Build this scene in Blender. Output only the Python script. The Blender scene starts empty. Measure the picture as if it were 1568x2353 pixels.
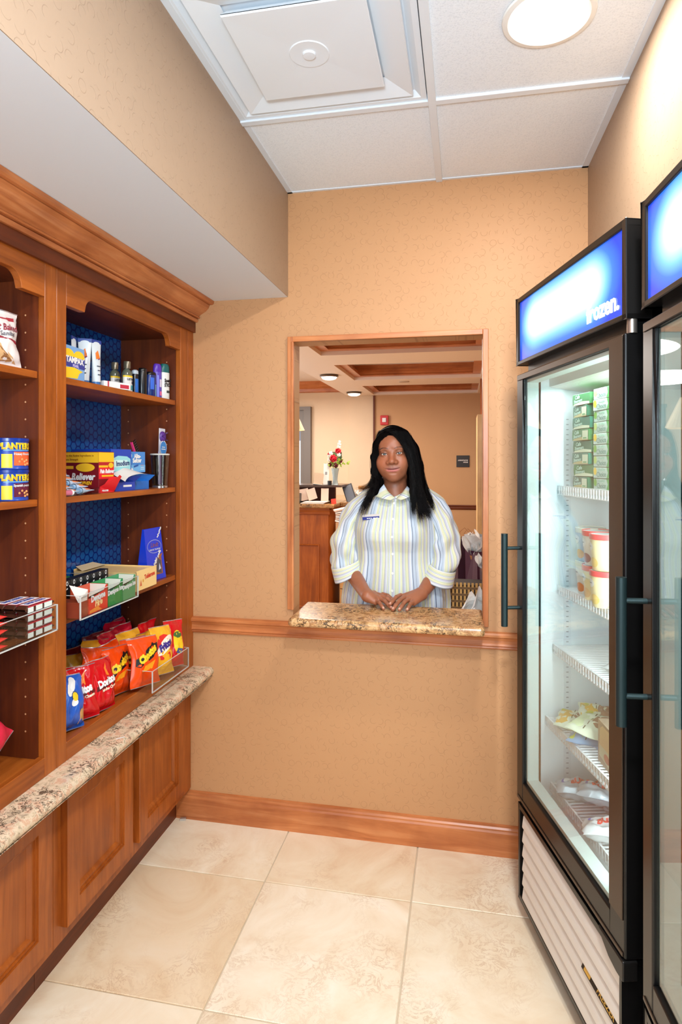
import bpy, bmesh, math, random
import numpy as np
from mathutils import Vector, Matrix, Euler
S = bpy.context.scene
COL = S.collection
R = math.radians
PI = math.pi
random.seed(7)

# ---------------------------------------------------------------- camera, world, lights, exposure
cam = bpy.data.cameras.new('camera')
camo = bpy.data.objects.new('camera', cam)
COL.objects.link(camo)
camo.location = (0, 0, 1.5)
camo.rotation_euler = (R(90), 0, R(11.3))
cam.sensor_fit = 'VERTICAL'
cam.sensor_height = 36.0
cam.lens = 36.0 * 1420 / 2353
cam.shift_y = -(2353 / 2 - 1060) / 2353
cam.clip_start = 0.02
cam.clip_end = 60
S.camera = camo

def lin(c):
    if isinstance(c, (int, float)):
        c = (c, c, c)
    o = []
    for v in c[:3]:
        v = v / 255.0
        o.append(v / 12.92 if v <= 0.04045 else ((v + 0.055) / 1.055) ** 2.4)
    return (o[0], o[1], o[2], 1.0)

W = bpy.data.worlds.new('world')
S.world = W
W.use_nodes = True
W.node_tree.nodes['Background'].inputs[0].default_value = (0.87, 0.945, 1.0, 1)
W.node_tree.nodes['Background'].inputs[1].default_value = 0.85
S.view_settings.view_transform = 'Standard'
S.view_settings.look = 'None'
S.view_settings.exposure = 0.0
S.view_settings.gamma = 1.0
S.view_settings.use_curve_mapping = False
try:
    S.cycles.use_denoising = True
    S.cycles.max_bounces = 10
    S.cycles.transparent_max_bounces = 24
    S.cycles.sample_clamp_indirect = 4.0
    S.cycles.caustics_reflective = False
    S.cycles.caustics_refractive = False
except Exception:
    pass

def area(name, loc, rot, size, power, color=(1, 1, 1), sy=None, spread=180, shape=None):
    l = bpy.data.lights.new(name, 'AREA')
    l.energy = power
    l.color = color
    l.size = size
    l.shape = shape or ('RECTANGLE' if sy else 'DISK')
    if sy:
        l.size_y = sy
    l.spread = R(spread)
    o = bpy.data.objects.new(name, l)
    COL.objects.link(o)
    o.location = loc
    o.rotation_euler = rot
    return o

WARM = (1.0, 0.86, 0.68)
SOFT = (0.95, 0.975, 1.0)
CEIL = 2.594
# second recessed downlight of the pantry ceiling; the wider third lamp is added fill
area('downlight_lamp', (0.2, 0.365, CEIL - 0.02), (0, 0, 0), 0.17, 34, SOFT)
area('downlight_lamp', (-0.4, -0.85, CEIL - 0.02), (0, 0, 0), 0.5, 16, SOFT)
# added soft fill from behind the camera, its source unseen
area('rear_fill', (-0.3, -2.6, 1.7), (R(90), 0, 0), 2.6, 46, (0.88, 0.95, 1.0), sy=2.0)
# added lamp aimed upward to brighten the ceiling, like a bounced flash
area('ceiling_fill', (-0.05, -0.6, 1.7), (R(180 - 30), 0, 0), 0.5, 60, (0.72, 0.89, 1.0))
# far lobby: added area lamps under its ceiling, apart from the flush fixtures
area('far_lobby_fill', (-0.9, 4.9, 2.34), (0, 0, 0), 1.2, 34, (1.0, 0.94, 0.86))
area('far_lobby_fill', (-0.6, 6.2, 2.34), (0, 0, 0), 1.2, 34, (1.0, 0.92, 0.82))
area('far_lobby_fill', (-2.3, 6.9, 2.4), (0, 0, 0), 1.4, 60, (1.0, 0.93, 0.85))
area('far_entrance_daylight', (-3.6, 5.0, 1.4), (R(90), 0, R(-70)), 1.6, 40, (0.95, 0.98, 1.0), sy=2.0)

# ---------------------------------------------------------------- materials
MATS = {}
def nodes_of(name):
    m = bpy.data.materials.new(name)
    m.use_nodes = True
    return m, m.node_tree, m.node_tree.nodes['Principled BSDF']

def M(name, col, rough=0.5, metal=0.0, spec=0.5, emis=None, es=1.0, coat=0.0, trans=0.0, noise=0.0, nscale=30, bump=0.0):
    key = (name, tuple(col) if not isinstance(col, (int, float)) else col, rough, metal)
    if key in MATS:
        return MATS[key]
    m, nt, b = nodes_of(name)
    b.inputs['Base Color'].default_value = lin(col)
    b.inputs['Roughness'].default_value = rough
    b.inputs['Metallic'].default_value = metal
    b.inputs['Specular IOR Level'].default_value = spec
    b.inputs['Coat Weight'].default_value = coat
    b.inputs['Transmission Weight'].default_value = trans
    if emis is not None:
        b.inputs['Emission Color'].default_value = lin(emis)
        b.inputs['Emission Strength'].default_value = es
    if noise or bump:
        tc = nt.nodes.new('ShaderNodeTexCoord')
        n = nt.nodes.new('ShaderNodeTexNoise')
        n.inputs['Scale'].default_value = nscale
        n.inputs['Detail'].default_value = 4
        nt.links.new(tc.outputs['Object'], n.inputs['Vector'])
        if noise:
            r = nt.nodes.new('ShaderNodeMixRGB')
            c = lin(col)
            r.inputs[1].default_value = tuple(min(1, v * (1 + noise)) for v in c[:3]) + (1,)
            r.inputs[2].default_value = tuple(v * (1 - noise) for v in c[:3]) + (1,)
            nt.links.new(n.outputs['Fac'], r.inputs[0])
            nt.links.new(r.outputs[0], b.inputs['Base Color'])
        if bump:
            bp = nt.nodes.new('ShaderNodeBump')
            bp.inputs['Strength'].default_value = bump
            bp.inputs['Distance'].default_value = 0.002
            nt.links.new(n.outputs['Fac'], bp.inputs['Height'])
            nt.links.new(bp.outputs[0], b.inputs['Normal'])
    MATS[key] = m
    return m

def ramp(nt, stops, interp='LINEAR'):
    r = nt.nodes.new('ShaderNodeValToRGB')
    r.color_ramp.interpolation = interp
    el = r.color_ramp.elements
    while len(el) < len(stops):
        el.new(0.5)
    for e, (p, c) in zip(el, stops):
        e.position = p
        e.color = lin(c) if not (len(c) == 4) else c
    return r

def mth(nt, op, a=None, b=None, clamp=False):
    n = nt.nodes.new('ShaderNodeMath')
    n.operation = op
    n.use_clamp = clamp
    for i, v in enumerate((a, b)):
        if v is None:
            continue
        if isinstance(v, (int, float)):
            n.inputs[i].default_value = v
        else:
            nt.links.new(v, n.inputs[i])
    return n.outputs[0]

def wood(name, axis, c1, c2, c3, rough=0.34, scale=1.0, blotch=0.5):
    """stained cherry: long soft grain along `axis`, uneven stain between boards"""
    m, nt, b = nodes_of(name)
    tc = nt.nodes.new('ShaderNodeTexCoord')
    oi = nt.nodes.new('ShaderNodeObjectInfo')
    ad = nt.nodes.new('ShaderNodeVectorMath'); ad.operation = 'ADD'
    nt.links.new(tc.outputs['Object'], ad.inputs[0])
    cb = nt.nodes.new('ShaderNodeCombineXYZ')
    rr = mth(nt, 'MULTIPLY', oi.outputs['Random'], 7.0)
    for i in range(3):
        nt.links.new(rr, cb.inputs[i])
    nt.links.new(cb.outputs[0], ad.inputs[1])
    mp = nt.nodes.new('ShaderNodeMapping')
    sc = [22 * scale] * 3
    sc['xyz'.index(axis)] = 1.6 * scale
    mp.inputs['Scale'].default_value = sc
    nt.links.new(ad.outputs[0], mp.inputs['Vector'])
    n = nt.nodes.new('ShaderNodeTexNoise')
    n.inputs['Scale'].default_value = 1.6
    n.inputs['Detail'].default_value = 7
    n.inputs['Roughness'].default_value = 0.6
    n.inputs['Distortion'].default_value = 1.1
    nt.links.new(mp.outputs[0], n.inputs['Vector'])
    r = ramp(nt, [(0.28, c1), (0.52, c2), (0.75, c3)])
    nt.links.new(n.outputs['Fac'], r.inputs[0])
    n2 = nt.nodes.new('ShaderNodeTexNoise')
    n2.inputs['Scale'].default_value = 5
    n2.inputs['Detail'].default_value = 3
    nt.links.new(ad.outputs[0], n2.inputs['Vector'])
    mx = nt.nodes.new('ShaderNodeMixRGB'); mx.blend_type = 'MULTIPLY'
    mx.inputs[0].default_value = blotch
    r2 = ramp(nt, [(0.3, (200, 180, 170)), (0.6, (255, 255, 255))])
    nt.links.new(n2.outputs['Fac'], r2.inputs[0])
    nt.links.new(r.outputs[0], mx.inputs[1])
    nt.links.new(r2.outputs[0], mx.inputs[2])
    nt.links.new(mx.outputs[0], b.inputs['Base Color'])
    b.inputs['Roughness'].default_value = rough
    b.inputs['Specular IOR Level'].default_value = 0.45
    bp = nt.nodes.new('ShaderNodeBump'); bp.inputs['Strength'].default_value = 0.08
    bp.inputs['Distance'].default_value = 0.001
    nt.links.new(n.outputs['Fac'], bp.inputs['Height'])
    nt.links.new(bp.outputs[0], b.inputs['Normal'])
    return m

CH = ((136, 67, 20), (164, 85, 27), (184, 102, 38))
WX, WY, WZ = (wood('cherry_' + a, a, *CH) for a in 'xyz')
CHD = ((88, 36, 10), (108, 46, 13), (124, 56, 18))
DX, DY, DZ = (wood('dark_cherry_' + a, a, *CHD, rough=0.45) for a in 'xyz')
CHM = ((178, 100, 54), (202, 124, 72), (218, 148, 96))
MX, MY, MZ = (wood('maple_trim_' + a, a, *CHM, rough=0.3, blotch=0.75) for a in 'xyz')
PALE = wood('pale_maple', 'z', (214, 172, 112), (228, 188, 128), (236, 200, 142))

def wallpaper(name, axis, col, dark, strength=1.0):
    """embossed vinyl wallpaper: short curls. axis = the wall's normal"""
    m, nt, b = nodes_of(name)
    tc = nt.nodes.new('ShaderNodeTexCoord')
    sp = nt.nodes.new('ShaderNodeSeparateXYZ')
    nt.links.new(tc.outputs['Object'], sp.inputs[0])
    cb = nt.nodes.new('ShaderNodeCombineXYZ')
    nt.links.new(sp.outputs[1 if axis == 'x' else 0], cb.inputs[0])
    nt.links.new(sp.outputs[2], cb.inputs[1])
    v = nt.nodes.new('ShaderNodeTexVoronoi')
    v.voronoi_dimensions = '2D'
    v.inputs['Scale'].default_value = 30
    v.inputs['Randomness'].default_value = 0.42
    nt.links.new(cb.outputs[0], v.inputs['Vector'])
    d = v.outputs['Distance']
    ring = mth(nt, 'ABSOLUTE', mth(nt, 'SUBTRACT', d, 0.36))
    ring = mth(nt, 'SUBTRACT', 1.0, mth(nt, 'DIVIDE', ring, 0.038), clamp=True)
    n = nt.nodes.new('ShaderNodeTexNoise')
    n.noise_dimensions = '2D'
    n.inputs['Scale'].default_value = 34
    n.inputs['Detail'].default_value = 0
    nt.links.new(cb.outputs[0], n.inputs['Vector'])
    mask = mth(nt, 'MULTIPLY', mth(nt, 'SUBTRACT', n.outputs['Fac'], 0.49), 14.0, clamp=True)
    arc = mth(nt, 'MULTIPLY', ring, mask)
    n3 = nt.nodes.new('ShaderNodeTexNoise')
    n3.inputs['Scale'].default_value = 2.2
    n3.inputs['Detail'].default_value = 3
    nt.links.new(tc.outputs['Object'], n3.inputs['Vector'])
    base = nt.nodes.new('ShaderNodeMixRGB')
    c = lin(col)
    base.inputs[1].default_value = tuple(min(1, x * 1.05) for x in c[:3]) + (1,)
    base.inputs[2].default_value = tuple(x * 0.95 for x in c[:3]) + (1,)
    nt.links.new(n3.outputs['Fac'], base.inputs[0])
    mx = nt.nodes.new('ShaderNodeMixRGB')
    nt.links.new(mth(nt, 'MULTIPLY', arc, 0.48 * strength), mx.inputs[0])
    nt.links.new(base.outputs[0], mx.inputs[1])
    mx.inputs[2].default_value = lin(dark)
    nt.links.new(mx.outputs[0], b.inputs['Base Color'])
    b.inputs['Roughness'].default_value = 0.5
    b.inputs['Specular IOR Level'].default_value = 0.35
    bp = nt.nodes.new('ShaderNodeBump'); bp.inputs['Strength'].default_value = 0.25
    bp.inputs['Distance'].default_value = 0.0015
    nt.links.new(arc, bp.inputs['Height'])
    nt.links.new(bp.outputs[0], b.inputs['Normal'])
    return m

WPY = wallpaper('wallpaper_back', 'y', (196, 146, 102), (146, 102, 66))
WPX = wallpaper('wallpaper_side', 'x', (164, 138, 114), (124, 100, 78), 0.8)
WPL = M('lobby_wallpaper', (228, 202, 170), 0.6, noise=0.04, nscale=6)
WPO = M('lobby_wall_orange', (206, 160, 114), 0.6, noise=0.04, nscale=4)
WHITE_PAINT = M('white_paint', (226, 231, 236), 0.6)
GRID_WHITE = M('grid_white', (226, 233, 240), 0.45)

def tile_ceiling_mat():
    m, nt, b = nodes_of('acoustic_tile')
    tc = nt.nodes.new('ShaderNodeTexCoord')
    n = nt.nodes.new('ShaderNodeTexNoise'); n.inputs['Scale'].default_value = 260
    n.inputs['Detail'].default_value = 3
    nt.links.new(tc.outputs['Object'], n.inputs['Vector'])
    r = ramp(nt, [(0.36, (226, 234, 242)), (0.5, (238, 245, 252))])
    nt.links.new(n.outputs['Fac'], r.inputs[0])
    nt.links.new(r.outputs[0], b.inputs['Base Color'])
    bp = nt.nodes.new('ShaderNodeBump'); bp.inputs['Strength'].default_value = 0.35
    bp.inputs['Distance'].default_value = 0.0015
    nt.links.new(n.outputs['Fac'], bp.inputs['Height'])
    nt.links.new(bp.outputs[0], b.inputs['Normal'])
    b.inputs['Roughness'].default_value = 0.9
    return m
TILE_C = tile_ceiling_mat()

def granite_mat(name, stops, dark, sc=1.0):
    m, nt, b = nodes_of(name)
    tc = nt.nodes.new('ShaderNodeTexCoord')
    nd = nt.nodes.new('ShaderNodeTexNoise'); nd.inputs['Scale'].default_value = 30 * sc
    nt.links.new(tc.outputs['Object'], nd.inputs['Vector'])
    mv = nt.nodes.new('ShaderNodeMixRGB'); mv.inputs[0].default_value = 0.045
    nt.links.new(tc.outputs['Object'], mv.inputs[1])
    nt.links.new(nd.outputs['Color'], mv.inputs[2])
    n = nt.nodes.new('ShaderNodeTexNoise'); n.inputs['Scale'].default_value = 38 * sc
    n.inputs['Detail'].default_value = 5; n.inputs['Roughness'].default_value = 0.62
    nt.links.new(mv.outputs[0], n.inputs['Vector'])
    r = ramp(nt, stops)
    nt.links.new(n.outputs['Fac'], r.inputs[0])
    v = nt.nodes.new('ShaderNodeTexVoronoi'); v.inputs['Scale'].default_value = 95 * sc
    v.feature = 'F1'
    nt.links.new(mv.outputs[0], v.inputs['Vector'])
    n2 = nt.nodes.new('ShaderNodeTexNoise'); n2.inputs['Scale'].default_value = 62 * sc
    n2.inputs['Detail'].default_value = 4; n2.inputs['Roughness'].default_value = 0.7
    nt.links.new(mv.outputs[0], n2.inputs['Vector'])
    n4 = nt.nodes.new('ShaderNodeTexNoise'); n4.inputs['Scale'].default_value = 17 * sc; n4.inputs['Detail'].default_value = 3
    nt.links.new(mv.outputs[0], n4.inputs['Vector'])
    wid = mth(nt, 'MULTIPLY', mth(nt, 'SUBTRACT', n4.outputs['Fac'], 0.36), 0.19, clamp=True)
    spk = mth(nt, 'MULTIPLY', mth(nt, 'SUBTRACT', wid, mth(nt, 'ABSOLUTE', mth(nt, 'SUBTRACT', n2.outputs['Fac'], 0.5))), 46.0, clamp=True)
    sp2 = mth(nt, 'MULTIPLY', spk, mth(nt, 'MULTIPLY', mth(nt, 'SUBTRACT', v.outputs['Distance'], 0.14), 7.0, clamp=True))
    mx = nt.nodes.new('ShaderNodeMixRGB')
    nt.links.new(mth(nt, 'MULTIPLY', sp2, 0.92), mx.inputs[0])
    nt.links.new(r.outputs[0], mx.inputs[1])
    mx.inputs[2].default_value = lin(dark)
    nt.links.new(mx.outputs[0], b.inputs['Base Color'])
    b.inputs['Roughness'].default_value = 0.16
    b.inputs['Specular IOR Level'].default_value = 0.5
    return m
GRAN = granite_mat('granite_beige', [(0.3, (160, 144, 126)), (0.42, (206, 184, 154)), (0.5, (226, 206, 178)), (0.6, (212, 168, 138)), (0.75, (234, 220, 196))], (74, 62, 50), 0.95)
GRAN2 = granite_mat('granite_gold', [(0.3, (132, 96, 62)), (0.42, (196, 146, 94)), (0.5, (226, 182, 130)), (0.6, (180, 124, 76)), (0.75, (220, 196, 156))], (60, 40, 26), 0.7)
GRAN3 = granite_mat('granite_brown', [(0.3, (110, 76, 46)), (0.5, (160, 114, 68)), (0.7, (190, 140, 88))], (48, 30, 20), 0.8)

def travertine():
    m, nt, b = nodes_of('travertine')
    tc = nt.nodes.new('ShaderNodeTexCoord')
    oi = nt.nodes.new('ShaderNodeObjectInfo')
    ad = nt.nodes.new('ShaderNodeVectorMath'); ad.operation = 'ADD'
    cb = nt.nodes.new('ShaderNodeCombineXYZ')
    rr = mth(nt, 'MULTIPLY', oi.outputs['Random'], 23.0)
    for i in range(3):
        nt.links.new(rr, cb.inputs[i])
    nt.links.new(tc.outputs['Object'], ad.inputs[0]); nt.links.new(cb.outputs[0], ad.inputs[1])
    n = nt.nodes.new('ShaderNodeTexNoise'); n.inputs['Scale'].default_value = 3.2
    n.inputs['Detail'].default_value = 9; n.inputs['Roughness'].default_value = 0.62
    n.inputs['Distortion'].default_value = 1.3
    nt.links.new(ad.outputs[0], n.inputs['Vector'])
    r = ramp(nt, [(0.3, (228, 202, 170)), (0.45, (240, 224, 198)), (0.58, (246, 234, 212)), (0.75, (250, 243, 228))])
    nt.links.new(n.outputs['Fac'], r.inputs[0])
    n2 = nt.nodes.new('ShaderNodeTexNoise'); n2.inputs['Scale'].default_value = 16
    n2.inputs['Detail'].default_value = 8; n2.inputs['Roughness'].default_value = 0.7
    n2.inputs['Distortion'].default_value = 2.0
    nt.links.new(ad.outputs[0], n2.inputs['Vector'])
    vein = mth(nt, 'SUBTRACT', 1.0, mth(nt, 'MULTIPLY', mth(nt, 'ABSOLUTE', mth(nt, 'SUBTRACT', n2.outputs['Fac'], 0.5)), 26.0), clamp=True)
    n3 = nt.nodes.new('ShaderNodeTexNoise'); n3.inputs['Scale'].default_value = 4.5
    nt.links.new(ad.outputs[0], n3.inputs['Vector'])
    veinm = mth(nt, 'MULTIPLY', vein, mth(nt, 'MULTIPLY', mth(nt, 'SUBTRACT', n3.outputs['Fac'], 0.5), 6.0, clamp=True))
    mx = nt.nodes.new('ShaderNodeMixRGB')
    nt.links.new(mth(nt, 'MULTIPLY', veinm, 0.55), mx.inputs[0])
    nt.links.new(r.outputs[0], mx.inputs[1])
    mx.inputs[2].default_value = lin((192, 150, 108))
    tint = nt.nodes.new('ShaderNodeMixRGB'); tint.blend_type = 'MULTIPLY'
    tint.inputs[0].default_value = 1
    nt.links.new(mx.outputs[0], tint.inputs[1])
    nt.links.new(oi.outputs['Color'], tint.inputs[2])
    nt.links.new(tint.outputs[0], b.inputs['Base Color'])
    b.inputs['Roughness'].default_value = 0.38
    b.inputs['Specular IOR Level'].default_value = 0.4
    return m
TRAV = travertine()

def hexmat():
    """printed blue honeycomb sheet on the shelf backs (plane X = const)"""
    m, nt, b = nodes_of('blue_honeycomb_sheet')
    tc = nt.nodes.new('ShaderNodeTexCoord')
    sp = nt.nodes.new('ShaderNodeSeparateXYZ')
    nt.links.new(tc.outputs['Object'], sp.inputs[0])
    P = 0.031
    def cell(oy, oz):
        # distance to centre in a rectangular lattice P*1.732 by P
        fy = mth(nt, 'SUBTRACT', mth(nt, 'FRACT', mth(nt, 'ADD', mth(nt, 'DIVIDE', sp.outputs[1], P * 1.732), 50.5 + oy)), 0.5)
        fz = mth(nt, 'SUBTRACT', mth(nt, 'FRACT', mth(nt, 'ADD', mth(nt, 'DIVIDE', sp.outputs[2], P), 50.5 + oz)), 0.5)
        ay = mth(nt, 'MULTIPLY', mth(nt, 'ABSOLUTE', fy), 1.732)
        az = mth(nt, 'ABSOLUTE', fz)
        return mth(nt, 'MAXIMUM', az, mth(nt, 'ADD', mth(nt, 'MULTIPLY', ay, 0.866), mth(nt, 'MULTIPLY', az, 0.5)))
    h = mth(nt, 'MINIMUM', cell(0, 0), cell(0.5, 0.5))
    f = mth(nt, 'MULTIPLY', mth(nt, 'SUBTRACT', 0.42, h), 40.0, clamp=True)
    mx = nt.nodes.new('ShaderNodeMixRGB')
    nt.links.new(f, mx.inputs[0])
    mx.inputs[1].default_value = lin((14, 44, 118))
    mx.inputs[2].default_value = lin((28, 90, 164))
    nt.links.new(mx.outputs[0], b.inputs['Base Color'])
    b.inputs['Roughness'].default_value = 0.12
    return m
HEX = hexmat()

def glassmat(name, tint=(1, 1, 1), refl=0.12, rough=0.0, edge=False, ior=1.45):
    m = bpy.data.materials.new(name); m.use_nodes = True
    nt = m.node_tree
    for n in list(nt.nodes):
        if n.type != 'OUTPUT_MATERIAL':
            nt.nodes.remove(n)
    out = [n for n in nt.nodes if n.type == 'OUTPUT_MATERIAL'][0]
    t = nt.nodes.new('ShaderNodeBsdfTransparent'); t.inputs[0].default_value = tuple(tint) + (1,)
    g = nt.nodes.new('ShaderNodeBsdfGlossy'); g.inputs['Roughness'].default_value = rough
    f = nt.nodes.new('ShaderNodeLayerWeight'); f.inputs[0].default_value = 0.5
    fr_ = mth(nt, 'ADD', mth(nt, 'MULTIPLY', mth(nt, 'POWER', f.outputs['Facing'], 5.0), 0.96), 0.04)
    mx = nt.nodes.new('ShaderNodeMixShader')
    nt.links.new(mth(nt, 'MULTIPLY', fr_, refl, clamp=True), mx.inputs[0])
    nt.links.new(t.outputs[0], mx.inputs[1]); nt.links.new(g.outputs[0], mx.inputs[2])
    nt.links.new(mx.outputs[0], out.inputs[0])
    return m
ACRYL = glassmat('clear_acrylic', (0.95, 0.96, 0.96), 0.9)
ACRYL_E = M('acrylic_edge', (205, 208, 205), 0.15, spec=0.6)
DOORGLASS = glassmat('freezer_glass', (0.93, 0.98, 0.975), 1.6)

# ---------------------------------------------------------------- mesh builder
class B:
    def __init__(s):
        s.v, s.f, s.m, s.sm = [], [], [], []
    def add(s, vs, fs, mi=0, smooth=False):
        o = len(s.v)
        s.v.extend([tuple(p) for p in vs])
        for f in fs:
            s.f.append(tuple(i + o for i in f)); s.m.append(mi); s.sm.append(smooth)
        return s
    def box(s, x0, x1, y0, y1, z0, z1, mi=0):
        vs = [(x, y, z) for z in (z0, z1) for y in (y0, y1) for x in (x0, x1)]
        return s.add(vs, [(0, 2, 3, 1), (4, 5, 7, 6), (0, 1, 5, 4), (2, 6, 7, 3), (0, 4, 6, 2), (1, 3, 7, 5)], mi)
    def prism(s, poly, axis, a0, a1, mi=0, smooth=False, caps=True):
        """poly: 2D points; axis x: (y,z)  y: (x,z)  z: (x,y)"""
        n = len(poly)
        def p(q, a):
            return {'x': (a, q[0], q[1]), 'y': (q[0], a, q[1]), 'z': (q[0], q[1], a)}[axis]
        vs = [p(q, a0) for q in poly] + [p(q, a1) for q in poly]
        fs = [(i, (i + 1) % n, n + (i + 1) % n, n + i) for i in range(n)]
        s.add(vs, fs, mi, smooth)
        if caps:
            s.add(vs, [tuple(range(n - 1, -1, -1)), tuple(range(n, 2 * n))], mi)
        return s
    def cyl(s, p0, p1, r0, r1=None, n=16, mi=0, caps=True, smooth=True):
        r1 = r0 if r1 is None else r1
        p0, p1 = Vector(p0), Vector(p1)
        d = (p1 - p0).normalized()
        a = d.orthogonal().normalized(); b = d.cross(a)
        vs = []
        for p, r in ((p0, r0), (p1, r1)):
            for i in range(n):
                t = 2 * PI * i / n
                vs.append(p + a * (r * math.cos(t)) + b * (r * math.sin(t)))
        s.add(vs, [(i, (i + 1) % n, n + (i + 1) % n, n + i) for i in range(n)], mi, smooth)
        if caps:
            s.add(vs, [tuple(range(n - 1, -1, -1)), tuple(range(n, 2 * n))], mi)
        return s
    def tube(s, pts, r, n=8, mi=0, close=True):
        pts = [Vector(p) for p in pts]
        rs = r if isinstance(r, (list, tuple)) else [r] * len(pts)
        vs = []; a = None
        for i, p in enumerate(pts):
            d = (pts[min(i + 1, len(pts) - 1)] - pts[max(i - 1, 0)]).normalized()
            a = d.orthogonal().normalized() if a is None else (a - d * a.dot(d)).normalized()
            b = d.cross(a)
            for k in range(n):
                t = 2 * PI * k / n
                vs.append(p + a * (rs[i] * math.cos(t)) + b * (rs[i] * math.sin(t)))
        fs = []
        for i in range(len(pts) - 1):
            for k in range(n):
                fs.append((i * n + k, i * n + (k + 1) % n, (i + 1) * n + (k + 1) % n, (i + 1) * n + k))
        s.add(vs, fs, mi, True)
        if close:
            s.add(vs, [tuple(range(n - 1, -1, -1)), tuple(range((len(pts) - 1) * n, len(pts) * n))], mi)
        return s
    def lathe(s, prof, n=24, c=(0, 0, 0), mi=0, sx=1, sy=1, smooth=True, cap0=True, cap1=True, mis=None):
        vs = []
        for r, z in prof:
            for k in range(n):
                t = 2 * PI * k / n
                vs.append((c[0] + r * sx * math.cos(t), c[1] + r * sy * math.sin(t), c[2] + z))
        L = len(prof)
        for i in range(L - 1):
            fs = [(i * n + k, i * n + (k + 1) % n, (i + 1) * n + (k + 1) % n, (i + 1) * n + k) for k in range(n)]
            s.add([], [], 0)
            o = len(s.v) if i == 0 else o
            if i == 0:
                s.v.extend(vs)
            for f in fs:
                s.f.append(tuple(j + o for j in f)); s.m.append(mis[i] if mis else mi); s.sm.append(smooth)
        if cap0:
            s.f.append(tuple(o + k for k in range(n - 1, -1, -1))); s.m.append(mis[0] if mis else mi); s.sm.append(False)
        if cap1:
            s.f.append(tuple(o + (L - 1) * n + k for k in range(n))); s.m.append(mis[-1] if mis else mi); s.sm.append(False)
        return s
    def grid(s, fn, nu, nv, mi=0, smooth=True, flip=False):
        vs = [fn(i / nu, j / nv) for j in range(nv + 1) for i in range(nu + 1)]
        fs = []
        for j in range(nv):
            for i in range(nu):
                q = (j * (nu + 1) + i, j * (nu + 1) + i + 1, (j + 1) * (nu + 1) + i + 1, (j + 1) * (nu + 1) + i)
                fs.append(q[::-1] if flip else q)
        return s.add(vs, fs, mi, smooth)
    def sphere(s, c, r, nu=12, nv=8, mi=0, sc=(1, 1, 1)):
        prof = [(max(1e-5, math.sin(PI * j / nv)) * r, -math.cos(PI * j / nv) * r) for j in range(nv + 1)]
        o = len(s.v)
        s.lathe(prof, nu, (0, 0, 0), mi, cap0=False, cap1=False)
        for i in range(o, len(s.v)):
            p = s.v[i]; s.v[i] = (c[0] + p[0] * sc[0], c[1] + p[1] * sc[1], c[2] + p[2] * sc[2])
        return s
    def xf(s, mat, start=0):
        for i in range(start, len(s.v)):
            s.v[i] = tuple(mat @ Vector(s.v[i]))
        return s
    def obj(s, name, mats, parent=None, bevel=0, seg=2, mat=None, loc=None, rot=None, sharp=35):
        me = bpy.data.meshes.new(name)
        me.from_pydata(s.v, [], s.f)
        if not isinstance(mats, (list, tuple)):
            mats = [mats]
        for m_ in mats:
            me.materials.append(m_)
        me.polygons.foreach_set('material_index', s.m)
        me.polygons.foreach_set('use_smooth', s.sm)
        bm = bmesh.new(); bm.from_mesh(me)
        bmesh.ops.remove_doubles(bm, verts=bm.verts, dist=1e-6)
        bmesh.ops.recalc_face_normals(bm, faces=bm.faces)
        bm.to_mesh(me); bm.free()
        if any(s.sm):
            me.set_sharp_from_angle(angle=R(sharp))
        o = bpy.data.objects.new(name, me)
        COL.objects.link(o)
        if parent:
            o.parent = parent
        if loc: o.location = loc
        if rot: o.rotation_euler = rot
        if mat is not None: o.matrix_local = mat
        if bevel:
            b = o.modifiers.new('bevel', 'BEVEL'); b.width = bevel; b.segments = seg
            b.limit_method = 'ANGLE'; b.angle_limit = R(40)
        return o

def thing(name, label, cat, loc=(0, 0, 0), rot=(0, 0, 0), group=None, parent=None):
    o = bpy.data.objects.new(name, None)
    COL.objects.link(o)
    o.location = loc; o.rotation_euler = rot
    o.empty_display_size = 0.05
    if label: o['label'] = label
    if cat: o['category'] = cat
    if group: o['group'] = group
    if parent: o.parent = parent
    return o
def tag(o, label, cat, group=None):
    o['label'] = label; o['category'] = cat
    if group: o['group'] = group
    return o
def struct(o, label=None):
    o['kind'] = 'structure'
    if label: o['label'] = label
    return o
def lab(o, label):
    o['label'] = label; return o
def copy_tree(o, parent=None, depth=0):
    c = o.copy(); COL.objects.link(c); c.parent = parent
    for ch in o.children:
        copy_tree(ch, c)
    return c

def rect_loops(b, u0, u1, v0, v1, loops, P, mi=0, close=True):
    """nested rectangles: loops = [(inset, depth)], P(u,v,d) -> xyz"""
    rings = []
    for ins, d in loops:
        rings.append([P(u0 + ins, v0 + ins, d), P(u1 - ins, v0 + ins, d), P(u1 - ins, v1 - ins, d), P(u0 + ins, v1 - ins, d)])
    vs = [p for r in rings for p in r]
    fs = []
    for i in range(len(rings) - 1):
        for k in range(4):
            fs.append((i * 4 + k, i * 4 + (k + 1) % 4, (i + 1) * 4 + (k + 1) % 4, (i + 1) * 4 + k))
    if close:
        n = (len(rings) - 1) * 4
        fs.append((n, n + 1, n + 2, n + 3))
    b.add(vs, fs, mi)
    return b

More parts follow.
